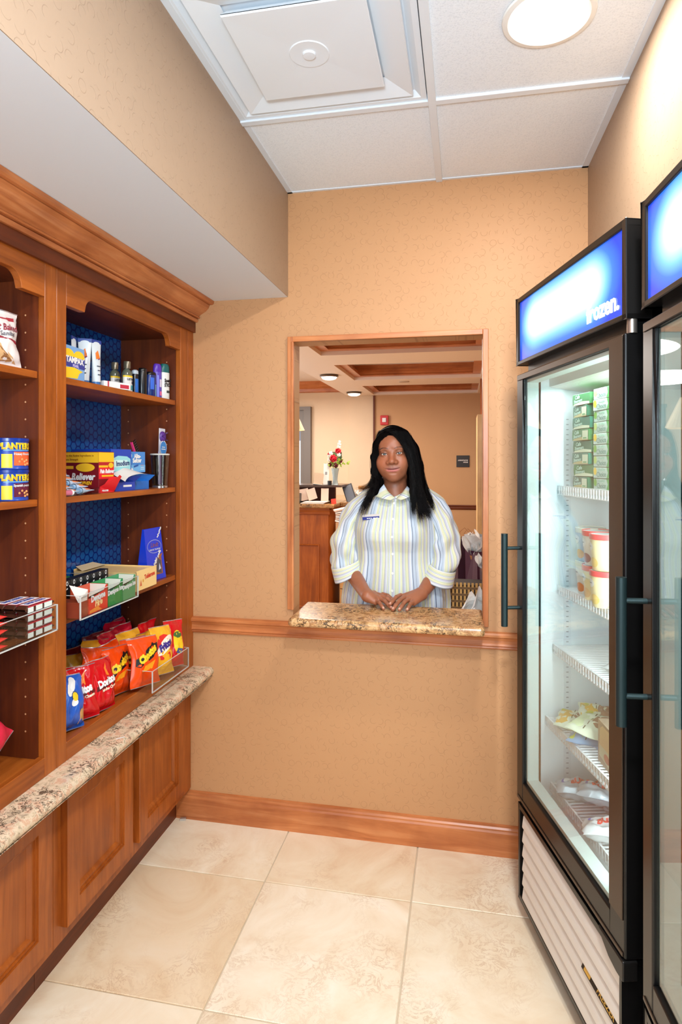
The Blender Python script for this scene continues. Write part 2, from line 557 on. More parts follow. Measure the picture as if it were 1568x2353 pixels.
# lettering: text turned into a thin mesh
TXT = {}
def text_mesh(body, size, bold=0.0, ext=0.0, shear=0.0, sx=1.0, align='CENTER'):
    c = bpy.data.curves.new('lettering', 'FONT')
    c.body = body; c.size = size; c.offset = bold * size; c.extrude = ext
    c.shear = shear; c.align_x = align; c.align_y = 'CENTER'; c.resolution_u = 2
    o = bpy.data.objects.new('tmp', c)
    me = bpy.data.meshes.new_from_object(o)
    bpy.data.objects.remove(o)
    if sx != 1.0:
        for v in me.vertices: v.co.x *= sx
    return me
def letters(body, size, mat, parent, place, bold=0.03, ext=0.0002, shear=0.0, sx=1.0, name='lettering', warp=None, align='CENTER', bendmesh=False):
    """place: Matrix from text plane (x right, y up, z out) to parent space"""
    me = text_mesh(body, size, bold, ext, shear, sx, align)
    if warp:
        if bendmesh:
            bm = bmesh.new(); bm.from_mesh(me)
            bmesh.ops.triangulate(bm, faces=bm.faces)
            bmesh.ops.subdivide_edges(bm, edges=[e for e in bm.edges if e.calc_length() > size * 0.35], cuts=2)
            bm.to_mesh(me); bm.free()
        for v in me.vertices:
            v.co = warp(v.co.copy())
    elif place is not None:
        me.transform(place)
    me.materials.append(mat)
    o = bpy.data.objects.new(name, me)
    COL.objects.link(o); o.parent = parent
    return o
def frame(origin, right, up):
    r = Vector(right).normalized(); u = Vector(up).normalized(); n = r.cross(u)
    m = Matrix((r, u, n)).transposed().to_4x4()
    m.translation = Vector(origin)
    return m

# ---------------------------------------------------------------- room shell
YB = 2.43
def wall_box(name, x0, x1, y0, y1, z0, z1, mat, label=None):
    return struct(B().box(x0, x1, y0, y1, z0, z1).obj(name, mat), label)

# floor: slab, grout bed and single travertine tiles
floor = struct(B().box(-1.7, 1.3, -1.2, 2.53, -0.06, -0.004).obj('floor', M('grout', (206, 190, 166), 0.8)), 'cream travertine tiled floor')
TW, TD, G = 0.522, 0.5265, 0.0022
for i in range(-3, 3):
    for j in range(-2, 5):
        x0 = -0.178 + TW * i; x1 = x0 + TW
        y1 = 2.11 + 0.5265 - TD * (4 - j) + 0.0; y0 = y1 - TD
        x0c, x1c, y0c, y1c = max(x0, -1.25), min(x1, 1.2), max(y0, -1.15), min(y1, 2.44)
        if x1c - x0c < 0.03 or y1c - y0c < 0.03: continue
        b = B().box(x0c + G, x1c - G, y0c + G, y1c - G, -0.012, 0.0)
        o = b.obj('floor_tile', TRAV, floor, bevel=0.0015, seg=1)
        t = random.choice([1.0, 0.98, 1.02, 0.96])
        o.color = (t, t * 0.985, t * 0.96, 1)
        if i == -2 and abs(y0 - 1.5835) < 0.05: o.color = (0.93, 0.845, 0.745, 1)
        if i == -1 and abs(y0 - 1.5835) < 0.05: o.color = (1.04, 1.03, 1.03, 1)
        if i == -1 and abs(y0 - 2.11) < 0.05: o.color = (0.98, 0.93, 0.87, 1)

# back wall with its pass-through opening (opening X -0.685..0.069, Z 0.865..1.985)
OX0, OX1, OZ0, OZ1, WT = -0.685, 0.069, 0.865, 1.985, 0.10
b = B()
for (x0, x1, z0, z1) in ((-1.75, OX0, 0, 2.75), (OX1, 1.3, 0, 2.75), (OX0, OX1, 0, OZ0), (OX0, OX1, OZ1, 2.75)):
    b.box(x0, x1, YB, YB + WT, z0, z1)
struct(b.obj('wall_back', WPY), 'tan wallpapered wall with a pass-through opening')
# casing around the opening (flat band 2 cm wide)
wf = thing('window_frame', None, None)
struct(wf); wf.name = 'window_1'
cw = 0.021
z_s = 0.898
fr = B()
fr.box(OX0 - cw, OX0 + 0.0, YB - 0.012, YB + 0.006, z_s, OZ1 + cw)
fr.box(OX0 - 0.004, OX0 + 0.006, YB - 0.016, YB + 0.0, z_s, OZ1)
fr.obj('side_casing', MZ, wf, bevel=0.002)
fr = B().box(OX1, OX1 + cw, YB - 0.012, YB + 0.006, z_s - 0.03, OZ1 + cw)
fr.obj('side_casing', MZ, wf, bevel=0.002)
fr = B().box(OX0, OX1, YB - 0.012, YB + 0.006, OZ1, OZ1 + cw)
fr.obj('head_casing', MX, wf, bevel=0.002)

# left bulkhead (soffit over the shelves) and hidden left wall
SX, SZ = -0.708, 2.17
struct(B().box(-1.75, SX, -1.2, YB, SZ, 2.75).add([], []).obj('wall_left_bulkhead', WHITE_PAINT), 'boxed-in bulkhead over the shelves')
bpy.data.objects['wall_left_bulkhead'].name = 'wall_soffit'
struct(B().box(SX, SX + 0.002, -1.2, YB, SZ + 0.0005, CEIL + 0.01).obj('wall_soffit_face', WPX))
struct(B().box(-1.75, -1.6, -1.2, YB, 0, 2.2).obj('wall_left', WPX))
# right bulkhead over the freezers, slightly out of square, alcove behind
rb = B()
ang = 0.021
def rx(y): return 0.45 + ang * (YB - y)
rb.add([(rx(-1.2), -1.2, 2.1), (rx(YB), YB, 2.1), (1.3, YB, 2.1), (1.3, -1.2, 2.1),
        (rx(-1.2), -1.2, 2.75), (rx(YB), YB, 2.75), (1.3, YB, 2.75), (1.3, -1.2, 2.75)],
       [(0, 1, 2, 3), (4, 7, 6, 5), (0, 4, 5, 1), (1, 5, 6, 2), (2, 6, 7, 3), (3, 7, 4, 0)])
struct(rb.obj('wall_right', WPX))
struct(B().box(1.2, 1.3, -1.2, YB, 0, 2.1).obj('wall_alcove', WPX))

# ceiling: grid of bars and lay-in tiles
ceil = struct(B().box(-1.7, 1.3, -1.2, 2.43, CEIL + 0.03, CEIL + 0.12).obj('ceiling', M('plenum', (60, 60, 60), 0.9)), 'white suspended ceiling')
gx = -0.096; gys = [1.893, 1.283, 0.673, 0.063, -0.547]
gb = 0.012
bars = B()
bars.box(gx - gb, gx + gb, -1.2, YB, CEIL - 0.009, CEIL + 0.02)
bars.obj('grid_bar', GRID_WHITE, ceil, bevel=0.001, seg=1)
for y in gys:
    B().box(SX, rx(y), y - gb, y + gb, CEIL - 0.008, CEIL + 0.018).obj('grid_bar', GRID_WHITE, ceil, bevel=0.001, seg=1)
B().box(SX, SX + 0.022, -1.2, YB, CEIL - 0.003, CEIL + 0.012).obj('wall_angle', GRID_WHITE, ceil)
rm = B()
rm.add([(rx(-1.2) - 0.022, -1.2, CEIL - 0.003), (rx(YB) - 0.022, YB, CEIL - 0.003), (rx(YB), YB, CEIL - 0.003), (rx(-1.2), -1.2, CEIL - 0.003),
        (rx(-1.2) - 0.022, -1.2, CEIL + 0.012), (rx(YB) - 0.022, YB, CEIL + 0.012), (rx(YB), YB, CEIL + 0.012), (rx(-1.2), -1.2, CEIL + 0.012)],
       [(0, 1, 2, 3), (4, 7, 6, 5), (0, 4, 5, 1), (1, 5, 6, 2), (2, 6, 7, 3), (3, 7, 4, 0)])
rm.obj('wall_angle', GRID_WHITE, ceil)
B().box(SX, 0.46, YB - 0.012, YB, CEIL - 0.003, CEIL + 0.012).obj('wall_angle', GRID_WHITE, ceil)
ys = [YB] + gys + [-1.2]
LX, LY = 0.203, 1.588
for k in range(len(ys) - 1):
    for (x0, x1) in ((SX, gx), (gx, 0.46)):
        y1, y0 = ys[k], ys[k + 1]
        if k == 1 and x0 == SX: continue          # air diffuser sits here
        if k == 1 and x0 == gx:                      # tile with the round cut-out for the downlight
            b = B(); n = 40; r = 0.098
            ring = [(LX + r * math.cos(2 * PI * i / n + PI / 4), LY + r * math.sin(2 * PI * i / n + PI / 4)) for i in range(n)]
            def sq(i):
                t = 2 * PI * i / n + PI / 4; c_, s_ = math.cos(t), math.sin(t); q = max(abs(c_), abs(s_))
                u, v = c_ / q, s_ / q
                return ((x1 - LX) * u + LX if u > 0 else (LX - x0) * u + LX, (y1 - LY) * v + LY if v > 0 else (LY - y0) * v + LY)
            outer = [sq(i) for i in range(n)]
            vs = [(p[0], p[1], CEIL) for p in ring] + [(p[0], p[1], CEIL) for p in outer] + [(p[0], p[1], CEIL + .01) for p in ring] + [(p[0], p[1], CEIL + .01) for p in outer]
            fs = []
            for i in range(n):
                j = (i + 1) % n
                fs += [(i, j, n + j, n + i), (2 * n + i, 3 * n + i, 3 * n + j, 2 * n + j), (i, 2 * n + i, 2 * n + j, j)]
            b.add(vs, fs); b.obj('ceiling_tile', TILE_C, ceil)
            continue
        B().box(x0, x1, y0, y1, CEIL, CEIL + 0.015).obj('ceiling_tile', TILE_C, ceil)

# recessed downlight
dl = thing('recessed_downlight', 'round white recessed downlight glowing in the ceiling tile above the freezers', 'ceiling light', (LX, LY, CEIL))
B().lathe([(0.112, -0.001), (0.110, -0.006), (0.098, -0.008), (0.092, -0.004), (0.090, 0.02), (0.088, 0.10)], 48, cap0=False, cap1=False).obj('trim_ring', M('trim_white', (238, 238, 234), 0.4), dl)
B().lathe([(0.0885, 0.012), (0.06, 0.006), (0.02, 0.004), (0.001, 0.004)], 48, cap0=False, cap1=False).obj('lens', M('lamp_glow', (255, 250, 240), 0.5, emis=(255, 248, 236), es=12.0), dl)
area('downlight_lamp', (LX, LY, CEIL - 0.012), (0, 0, 0), 0.15, 14, (1.0, 0.97, 0.9))

# square air diffuser
dv = thing('air_diffuser', 'square white stepped air diffuser filling a ceiling tile bay', 'air vent', (-0.403, 1.588, CEIL))
DW = M('diffuser_white', (230, 237, 244), 0.4)
def ringp(b, h0, z0, h1, z1, mi=0):
    vs = [(-h0, -h0, z0), (h0, -h0, z0), (h0, h0, z0), (-h0, h0, z0), (-h1, -h1, z1), (h1, -h1, z1), (h1, h1, z1), (-h1, h1, z1)]
    b.add(vs, [(k, (k + 1) % 4, 4 + (k + 1) % 4, 4 + k) for k in range(4)], mi)
b = B()
ringp(b, 0.292, -0.002, 0.276, -0.002); ringp(b, 0.276, -0.002, 0.258, 0.012); ringp(b, 0.258, 0.012, 0.23, 0.014); ringp(b, 0.292, -0.002, 0.292, 0.02)
b.obj('outer_cone', DW, dv)
b = B(); ringp(b, 0.254, -0.004, 0.252, -0.009); ringp(b, 0.252, -0.009, 0.200, 0.004); ringp(b, 0.200, 0.004, 0.178, 0.010); ringp(b, 0.254, -0.004, 0.24, 0.013)
b.obj('middle_cone', DW, dv)
b = B()
rect_loops(b, -0.178, 0.178, -0.178, 0.178, [(0, -0.014), (0.002, -0.018), (0.17, -0.0145)], lambda u, v, d: (u, v, d))
ringp(b, 0.178, -0.012, 0.165, 0.004); ringp(b, 0.165, 0.004, 0.0, 0.012)
b.obj('centre_plate', DW, dv)
B().lathe([(0.055, -0.014), (0.052, -0.0175), (0.018, -0.0165), (0.016, -0.0215), (0.0005, -0.022)], 32, cap0=True, cap1=False).obj('centre_boss', DW, dv)
b = B(); ringp(b, 0.27, 0.014, 0.13, 0.016); b.obj('baffle', DW, dv)
B().box(-0.15, 0.15, -0.15, 0.15, 0.04, 0.044).obj('throat', M('duct_black', (16, 12, 20), 0.9), dv)

# mouldings on the back wall
def molding(name, prof, x0, x1, y, mat, mats=None):
    """prof = [(out, z)] extruded along X, `out` measured from the wall face towards the room"""
    b = B().prism([(y - o, z) for o, z in prof], 'x', x0, x1, smooth=False)
    return b.obj(name, mat)
bb = [(0, 0), (0.016, 0), (0.016, 0.088), (0.012, 0.095), (0.012, 0.101), (0.007, 0.107), (0.007, 0.113), (0, 0.116)]
struct(molding('baseboard_back', bb, -1.19, 1.2, YB, MX), 'stained wood baseboard')
cr = [(0, 0.784), (0.010, 0.784), (0.013, 0.789), (0.011, 0.794), (0.017, 0.799), (0.014, 0.806), (0.013, 0.818), (0.017, 0.828), (0.024, 0.834), (0.024, 0.841), (0.018, 0.847), (0, 0.849)]
struct(molding('trim_1', cr, -1.13, 1.2, YB, MX), 'stained wood chair rail')
struct(B().box(-0.66, 0.065, YB - 0.02, YB, 0.847, 0.866).obj('trim_2', MX), 'wood strip under the pass-through sill')

# pass-through granite sill
def slab(name, x0, x1, y0, y1, z0, z1, mat, r=0.016, round_x=True):
    b = B().box(x0, x1, y0, y1, z0, z1)
    return b.obj(name, mat, bevel=r, seg=5)
sill = slab('granite_sill', -0.664, 0.0725, 2.275, 2.575, 0.866, 0.9, GRAN2, 0.014)
tag(sill, 'gold and brown speckled granite sill of the pass-through window', 'countertop')
# ---------------------------------------------------------------- left shelving
FX = -1.12           # face of the shelving
BX = -1.383          # face of the blue backs
def shelf_unit(y0, y1, oy0, oy1, label, fill=None):
    t = thing('shelving_cabinet', label, 'shelving unit', (FX, y0, 0.64))
    loc = lambda x: x - FX
    b = B()
    zb, zt = 0.64, 2.042
    ff = lambda a, c, z0, z1: B().box(-0.021, 0, a - y0, c - y0, z0 - zb, z1 - zb)
    ff(y0 + 0.0006, oy0, zb, zt).obj('stile', WZ, t, bevel=0.0015, seg=1)
    ff(oy1, y1 - 0.0006, zb, zt).obj('stile', WZ, t, bevel=0.0015, seg=1)
    ff(oy0, oy1, zb, 0.694).obj('bottom_rail', WY, t, bevel=0.0015, seg=1)
    # arched valance rail
    def arch():
        w = 0.088; lo, hi = 1.948 - zb, 1.991 - zb
        p = [(oy0 - y0, zt - zb), (oy1 - y0, zt - zb), (oy1 - y0, lo), (oy1 - y0 - w, lo - 0.0)]
        for k in range(1, 9):
            a = PI / 2 * k / 8
            p.append((oy1 - y0 - w - 0.003 - 0.037 * (1 - math.cos(a)), lo + 0.006 + 0.037 * math.sin(a)))
        q = [(oy1 - y0 - (x - (oy0 - y0)), z) for x, z in p[3:]]
        p += q[::-1]
        p.append((oy0 - y0, lo))
        return p
    b = B().prism(arch(), 'x', -0.021, 0)
    b.obj('arched_rail', WY, t, bevel=0.0012, seg=1)
    # box
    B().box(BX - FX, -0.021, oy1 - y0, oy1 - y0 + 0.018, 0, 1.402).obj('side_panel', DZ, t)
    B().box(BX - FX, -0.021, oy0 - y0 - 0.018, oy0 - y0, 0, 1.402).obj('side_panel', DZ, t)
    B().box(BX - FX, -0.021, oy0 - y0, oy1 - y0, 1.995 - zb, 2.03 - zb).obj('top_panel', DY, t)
    B().box(BX - FX - 0.006, -0.021, oy0 - y0, oy1 - y0, 0.665 - zb, 0.686 - zb).obj('bottom_panel', WY, t)
    bk = B().box(BX - FX - 0.012, BX - FX, oy0 - y0, oy1 - y0, 0.03, 1.36)
    lab(bk.obj('back_panel', HEX, t), 'glossy blue panel printed with a honeycomb of hexagons')
    for z in (1.745, 1.396, 1.043):
        b = B().box(BX - FX + 0.002, -0.022, oy0 - y0 + 0.001, oy1 - y0 - 0.001, z - 0.019 - zb, z - zb)
        b.obj('shelf', WY, t, bevel=0.001, seg=1)
    holes = B()
    for x in (-1.18, -1.35):
        z = 0.76
        while z < 1.94:
            if min(abs(z - q + 0.01) for q in (1.745, 1.396, 1.043)) > 0.02:
                holes.cyl((x - FX, oy1 - y0 + 0.0004, z - zb), (x - FX, oy1 - y0 - 0.0006, z - zb), 0.0026, n=8)
            z += 0.0475
    h = holes.obj('shelf_pin_hole', M('pin_hole', (206, 150, 108), 0.6), t)
    h['kind'] = 'stuff'
    return t
u2 = shelf_unit(1.54, 2.378, 1.584, 2.31, 'cherry open shelving bay with toiletries, medicine boxes and snack bags, beside the back wall')
B().box(-0.02, 0, 0.838, 0.8895, 0, 1.402).obj('filler_strip', WZ, u2, bevel=0.001, seg=1)
u1 = shelf_unit(0.70, 1.54, 0.745, 1.491, 'cherry open shelving bay cut by the left photo edge, with nut tins')
B().box(-0.02, 0, -0.75, 0, 0, 1.402).obj('filler_strip', WZ, u1)

# crown moulding along the top of the shelving
cp = [(0, 2.042), (0.010, 2.042), (0.010, 2.083), (0.018, 2.083), (0.023, 2.088), (0.024, 2.094), (0.019, 2.0985), (0.030, 2.0985), (0.032, 2.103), (0.027, 2.107), (0.030, 2.112), (0.040, 2.118), (0.056, 2.127), (0.068, 2.139), (0.074, 2.152), (0.070, 2.1535), (0.086, 2.1535), (0.092, 2.158), (0.094, 2.169), (0, 2.169)]
b = B().prism([(FX + o, z) for o, z in cp], 'y', -0.05, YB - 0.001, smooth=False)
struct(b.obj('trim_3', MY), 'stepped cherry crown moulding on top of the shelving')
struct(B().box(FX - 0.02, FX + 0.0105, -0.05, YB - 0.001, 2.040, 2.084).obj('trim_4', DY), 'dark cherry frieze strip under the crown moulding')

# granite counter in front of the shelves
b = B()
R_ = 0.016
prof = [(-1.45, 0.604), (-1.034, 0.604)]
for k in range(9):
    a = -PI / 2 + PI * k / 8
    prof.append((-1.047 + 0.019 * math.cos(a), 0.622 + 0.0178 * math.sin(a)))
prof += [(-1.45, 0.64)]
b.prism(prof, 'y', 0.2, YB - 0.001, smooth=True)
ct = b.obj('granite_countertop', GRAN, sharp=50)
tag(ct, 'beige and pink speckled granite ledge running along the base cabinets', 'countertop')

# base cabinets: each unit with two recessed-panel doors
def door_panel(y0, y1, z0, z1, t, ox, oy, oz):
    b = B()
    P = lambda u, v, d: (d, u, v)
    u0, u1, v0, v1 = y0 - oy, y1 - oy, z0 - oz, z1 - oz
    T = 0.023
    rect_loops(b, u0, u1, v0, v1, [(0, 0), (0, T - 0.003), (0.003, T), (0.055, T), (0.0553, T - 0.005), (0.062, T - 0.0045), (0.0625, T - 0.010), (0.070, T - 0.011), (0.078, T - 0.0195), (0.082, T - 0.0195)], P)
    b.add([P(u0, v0, 0), P(u1, v0, 0), P(u1, v1, 0), P(u0, v1, 0)], [(0, 3, 2, 1)])
    d = b.obj('door', WZ, t)
    return d
LFX = -1.131
def base_unit(y0, y1, doors, label):
    t = thing('base_cabinet', label, 'cabinet', (LFX, y0, 0))
    B().box(-0.45, 0, 0.0008, y1 - y0 - 0.0008, 0.127, 0.603).obj('body', WZ, t)
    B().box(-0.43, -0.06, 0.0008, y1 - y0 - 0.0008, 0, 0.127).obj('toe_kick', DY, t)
    for a, c in doors:
        door_panel(a, c, 0.17, 0.563, t, 0, y0, 0)
    return t
base_unit(1.54, 2.429, [(1.972, 2.325), (1.575, 1.928)], 'cherry base cabinet with two panelled doors, beside the back wall')
base_unit(0.70, 1.54, [(1.15, 1.505), (0.75, 1.105)], 'cherry base cabinet nearest the camera, cut by the left edge of the photo')
base_unit(-0.14, 0.70, [(0.32, 0.665), (-0.10, 0.245)], 'cherry base cabinet under the ledge, beyond the left edge of the photo')
sh = B().box(-0.012, 0.012, -0.006, 0.006, 0, 0.008).obj('floor_bracket', M('steel_tab', (205, 205, 205), 0.35, 0.8), loc=(-1.155, 2.405, 0.0), rot=(0, 0, 0.3))
tag(sh, 'small pale metal tab on the floor at the foot of the baseboard', 'bracket')

# ---------------------------------------------------------------- freezers
BLK = M('freezer_black', (16, 15, 15), 0.28, spec=0.35)
BLK2 = M('freezer_black_satin', (22, 20, 19), 0.36, spec=0.4)
ALU = M('brushed_bronze', (74, 60, 48), 0.34, metal=0.5)
LINER = M('freezer_liner', (232, 242, 244), 0.45)
WIRE = M('white_wire', (244, 247, 248), 0.35)
GASK = M('gasket', (206, 222, 216), 0.6)
GRILL = M('grill_cream', (226, 222, 214), 0.4)
HANDLE = M('handle_teal_black', (40, 58, 60), 0.28, metal=0.5, spec=0.6)

def signmat():
    """backlit header: translucent blue sheet lit by a tube behind"""
    m, nt, b = nodes_of('backlit_blue_sign')
    tc = nt.nodes.new('ShaderNodeTexCoord')
    sp = nt.nodes.new('ShaderNodeSeparateXYZ'); nt.links.new(tc.outputs['Object'], sp.inputs[0])
    # capsule distance in the header plane: x along 0..0.65, z 0..0.19
    dx = mth(nt, 'SUBTRACT', mth(nt, 'ABSOLUTE', mth(nt, 'SUBTRACT', sp.outputs[0], 0.31)), 0.17)
    dx = mth(nt, 'MAXIMUM', dx, 0.0)
    dz = mth(nt, 'SUBTRACT', sp.outputs[2], 0.108)
    dx = mth(nt, 'MULTIPLY', dx, 0.75)
    dz = mth(nt, 'MULTIPLY', dz, 1.0)
    d = mth(nt, 'SQRT', mth(nt, 'ADD', mth(nt, 'MULTIPLY', dx, dx), mth(nt, 'MULTIPLY', dz, dz)))
    r = ramp(nt, [(0.0, (255, 255, 255)), (0.36, (232, 252, 255)), (0.56, (130, 218, 255)), (0.74, (52, 130, 240)), (1.0, (24, 66, 206))])
    nt.links.new(mth(nt, 'DIVIDE', d, 0.126), r.inputs[0])
    nt.links.new(r.outputs[0], b.inputs['Emission Color'])
    b.inputs['Emission Strength'].default_value = 1.15
    b.inputs['Base Color'].default_value = lin((20, 50, 140))
    b.inputs['Roughness'].default_value = 0.2
    return m
SIGN = signmat()

def Rz_frame(U, O, z=0.0):
    """matrix: local x = along the front (far to near), local y = into the freezer, z up"""
    U = Vector((U[0], U[1], 0)).normalized()
    V = Vector((-U.y, U.x, 0))   # rotate +90
    m = Matrix.Identity(4)
    m.col[0] = (U.x, U.y, 0, 0); m.col[1] = (V.x, V.y, 0, 0); m.col[2] = (0, 0, 1, 0)
    m.translation = Vector((O[0], O[1], z))
    return m
FW, FD = 0.695, 0.72
def freezer(O, U, label, lit, words):
    t = thing('display_freezer', label, 'freezer')
    t.matrix_world = Rz_frame(U, O, 0.0)
    t.rotation_mode = 'XYZ'
    w = FW
    # casing (shell around the cold box), local y grows into the freezer
    c = B()
    z0, z1 = 0.375, 1.80
    c.box(0.02, 0.055, 0.06, FD, z0, z1); c.box(w - 0.055, w - 0.02, 0.06, FD, z0, z1)
    c.box(0.02, w - 0.02, FD - 0.04, FD, z0, z1)
    c.box(0.02, w - 0.02, 0.06, FD, z1, 2.035); c.box(0.02, w - 0.02, 0.06, FD, 0.06, z0 + 0.03)
    c.obj('casing', BLK, t, bevel=0.003, seg=1)
    l = B()
    l.box(0.052, 0.056, 0.062, FD - 0.04, z0 + 0.03, z1 - 0.0); l.box(w - 0.056, w - 0.052, 0.062, FD - 0.04, z0 + 0.03, z1)
    l.box(0.052, w - 0.052, FD - 0.046, FD - 0.04, z0 + 0.03, z1); l.box(0.052, w - 0.052, 0.062, FD - 0.04, z1 - 0.03, z1 - 0.002)
    l.box(0.052, w - 0.052, 0.062, FD - 0.04, z0 + 0.03, z0 + 0.036)
    l.obj('liner', LINER if lit else M('unlit_liner', (168, 172, 174), 0.5), t)  # shade of the unlit box put into a greyer liner colour
    # slotted shelf standards on the side walls
    for x in (0.0565, w - 0.0565):
        for y in (0.15, 0.55):
            s = B().box(x - 0.0015, x + 0.0015, y - 0.012, y + 0.012, 0.45, 1.66)
            sg = 1 if x < 0.3 else -1
            z = 0.48
            while z < 1.64:
                s.box(x + sg * 0.0015, x + sg * 0.002, y - 0.004, y + 0.004, z, z + 0.003, 1); z += 0.0165
            s.obj('shelf_standard', [M('standard_white', (222, 232, 236), 0.4), M('slot_grey', (150, 160, 166), 0.6)], t)
    # evaporator cover: curved ceiling shroud
    e = B().prism([(0.09 + 0.5 * k / 10, 1.742 - 0.03 * math.sin(PI * k / 10 * 0.8)) for k in range(11)] + [(0.59, 1.77), (0.09, 1.77)], 'x', 0.058, w - 0.058, smooth=True)
    e.obj('ceiling_shroud', M('shroud', (236, 232, 222), 0.35), t)
    # door
    d = B()
    dz0, dz1 = 0.385, 1.787
    d.box(0.006, 0.058, -0.0, 0.05, dz0, dz1); d.box(w - 0.071, w - 0.006, 0.0, 0.05, dz0, dz1)
    d.box(0.058, w - 0.071, 0.0, 0.05, dz0, 0.455); d.box(0.058, w - 0.071, 0.0, 0.05, 1.765, dz1)
    door = d.obj('door', BLK, t, bevel=0.004, seg=2)
    # bronze face strips
    st = B()
    st.box(w - 0.071, w - 0.012, -0.0035, 0.0, 0.47, 1.778); st.box(0.016, w - 0.012, -0.003, 0.0, 1.766, 1.7835)
    st.box(0.016, w - 0.012, -0.003, 0, 0.389, 0.398)
    st.obj('face_strip', ALU, door, bevel=0.001, seg=1)
    g = B().box(0.058, w - 0.071, 0.008, 0.012, 0.455, 1.765)
    lab(g.obj('glass_pane', DOORGLASS, door), 'large clear pane')
    gk = B()
    for (a, c_, e0, e1) in ((0.058, 0.068, 0.455, 1.765), (w - 0.081, w - 0.071, 0.455, 1.765)):
        gk.box(a, c_, 0.013, 0.05, e0, e1)
    gk.box(0.058, w - 0.071, 0.013, 0.05, 0.455, 0.467); gk.box(0.058, w - 0.071, 0.013, 0.05, 1.755, 1.765)
    gk.obj('glass_spacer', GASK, door)
    h = B()
    hx = 0.028
    n = 16
    pts = []
    for k in range(n):
        a = 2 * PI * k / n
        pts.append((hx + 0.010 * math.cos(a), -0.050 + 0.011 * math.sin(a)))
    h.prism(pts, 'z', 0.957, 1.262, smooth=True)
    for z in (1.018, 1.214):
        h.cyl((hx, -0.045, z), (hx, 0.0, z), 0.006, n=12)
    h.obj('handle', HANDLE, door, sharp=50)
    # header box with backlit sign
    hd = B()
    hz0, hz1 = 1.818, 2.04
    hd.box(0.0, w, 0.0, 0.06, hz0, hz0 + 0.013); hd.box(0.0, w, 0.0, 0.075, hz1 - 0.016, hz1)
    hd.box(0.0, 0.020, 0.0, 0.06, hz0, hz1); hd.box(w - 0.020, w, 0.0, 0.06, hz0, hz1); hd.box(0, w, 0.04, 0.06, hz0, hz1)
    hb = hd.obj('header', BLK2, t, bevel=0.002, seg=1)
    sgn = B().grid(lambda a, c_: (0.655 * a, 0.0, 0.194 * c_), 1, 1, smooth=False)
    so = sgn.obj('sign_sheet', SIGN, hb, loc=(0.02, 0.006, hz0 + 0.012))
    lab(so, 'backlit blue and white header sheet')
    if words:
        letters(words, 0.062, M('sign_white', (255, 255, 255), 0.5, emis=(250, 255, 255), es=1.3), hb, frame((0.576, 0.0045, hz0 + 0.050), (1, 0, 0), (0, 0, 1)), bold=0.03, ext=0.0006, sx=0.92)
    # black cross beam between header and door
    B().box(0.03, w - 0.03, 0.03, 0.07, 1.78, 1.82).obj('door_hinge_rail', BLK, t)
    hg = B().cyl((w - 0.012, 0.02, 1.787), (w - 0.012, 0.02, 1.818), 0.011, n=16)
    hg.obj('hinge', M('steel', (190, 180, 170), 0.3, 0.9), t)
    # kick grill
    k = B()
    k.box(0.02, 0.032, 0.0, 0.06, 0.06, 0.372); k.box(w - 0.032, w - 0.02, 0.0, 0.06, 0.06, 0.372)
    k.box(0.02, w - 0.02, 0.0, 0.06, 0.06, 0.075); k.box(0.02, w - 0.02, 0.0, 0.06, 0.355, 0.372)
    k.box(0.02, w - 0.02, 0.05, 0.06, 0.06, 0.372)
    gf = k.obj('grill_frame', BLK, t, bevel=0.002, seg=1)
    zz = 0.345
    for i in range(6):
        s = B()
        zt_, zb_ = 0.350 - i * 0.0465, 0.350 - (i + 1) * 0.0465
        s.prism([(0.028, zt_), (0.014, zt_ - 0.001), (0.006, zt_ - 0.008), (0.002, zb_ + 0.010), (0.0015, zb_ + 0.003), (0.006, zb_ + .0005), (0.03, zb_ + 0.001)], 'x', 0.050, w - 0.034, smooth=True)
        s.obj('grill_slat', GRILL, t, sharp=60)
    # legs
    for x in (0.06, w - 0.06):
        for y in (0.12, FD - 0.08):
            B().cyl((x, y, 0), (x, y, 0.06), 0.022, 0.018, n=16).obj('leg', BLK, t)
    # bottom hinge bracket
    hb2 = B()
    arc = [(w - 0.075 + 0.07 * math.sin(a), 0.385 - 0.045 + 0.045 * math.cos(a) - 0.0) for a in [PI / 2 * q / 8 for q in range(9)]]
    hb2.prism([(w - 0.12, 0.383), (w - 0.1, 0.362), (w - 0.07, 0.345), (w - 0.035, 0.338), (w - 0.004, 0.338), (w - 0.004, 0.383)], 'y', -0.006, 0.03, smooth=False)
    hb2.obj('hinge_bracket', BLK2, t, bevel=0.003)
    # wire shelves
    for zs, y0 in ((1.415, 0.115), (1.092, 0.115), (0.900, 0.10), (0.668, 0.075), (0.452, 0.09)):
        s = B()
        x0, x1, y1 = 0.062, w - 0.062, 0.60
        s.box(x0, x1, y0, y0 + 0.006, zs - 0.010, zs + 0.006); s.box(x0, x1, y0, y0 + 0.003, zs - 0.024, zs - 0.020)
        s.box(x0, x1, y1 - 0.006, y1, zs - 0.006, zs); s.box(x0, x0 + 0.006, y0, y1, zs - 0.006, zs); s.box(x1 - 0.006, x1, y0, y1, zs - 0.006, zs)
        x = x0 + 0.016
        while x < x1 - 0.01:
            s.box(x - 0.002, x + 0.002, y0 + 0.004, y1 - 0.004, zs - 0.005, zs - 0.001)
            s.box(x - 0.002, x + 0.002, y0 - 0.001, y0 + 0.004, zs - 0.022, zs + 0.003); x += 0.0165
        s.obj('wire_shelf', WIRE, t)
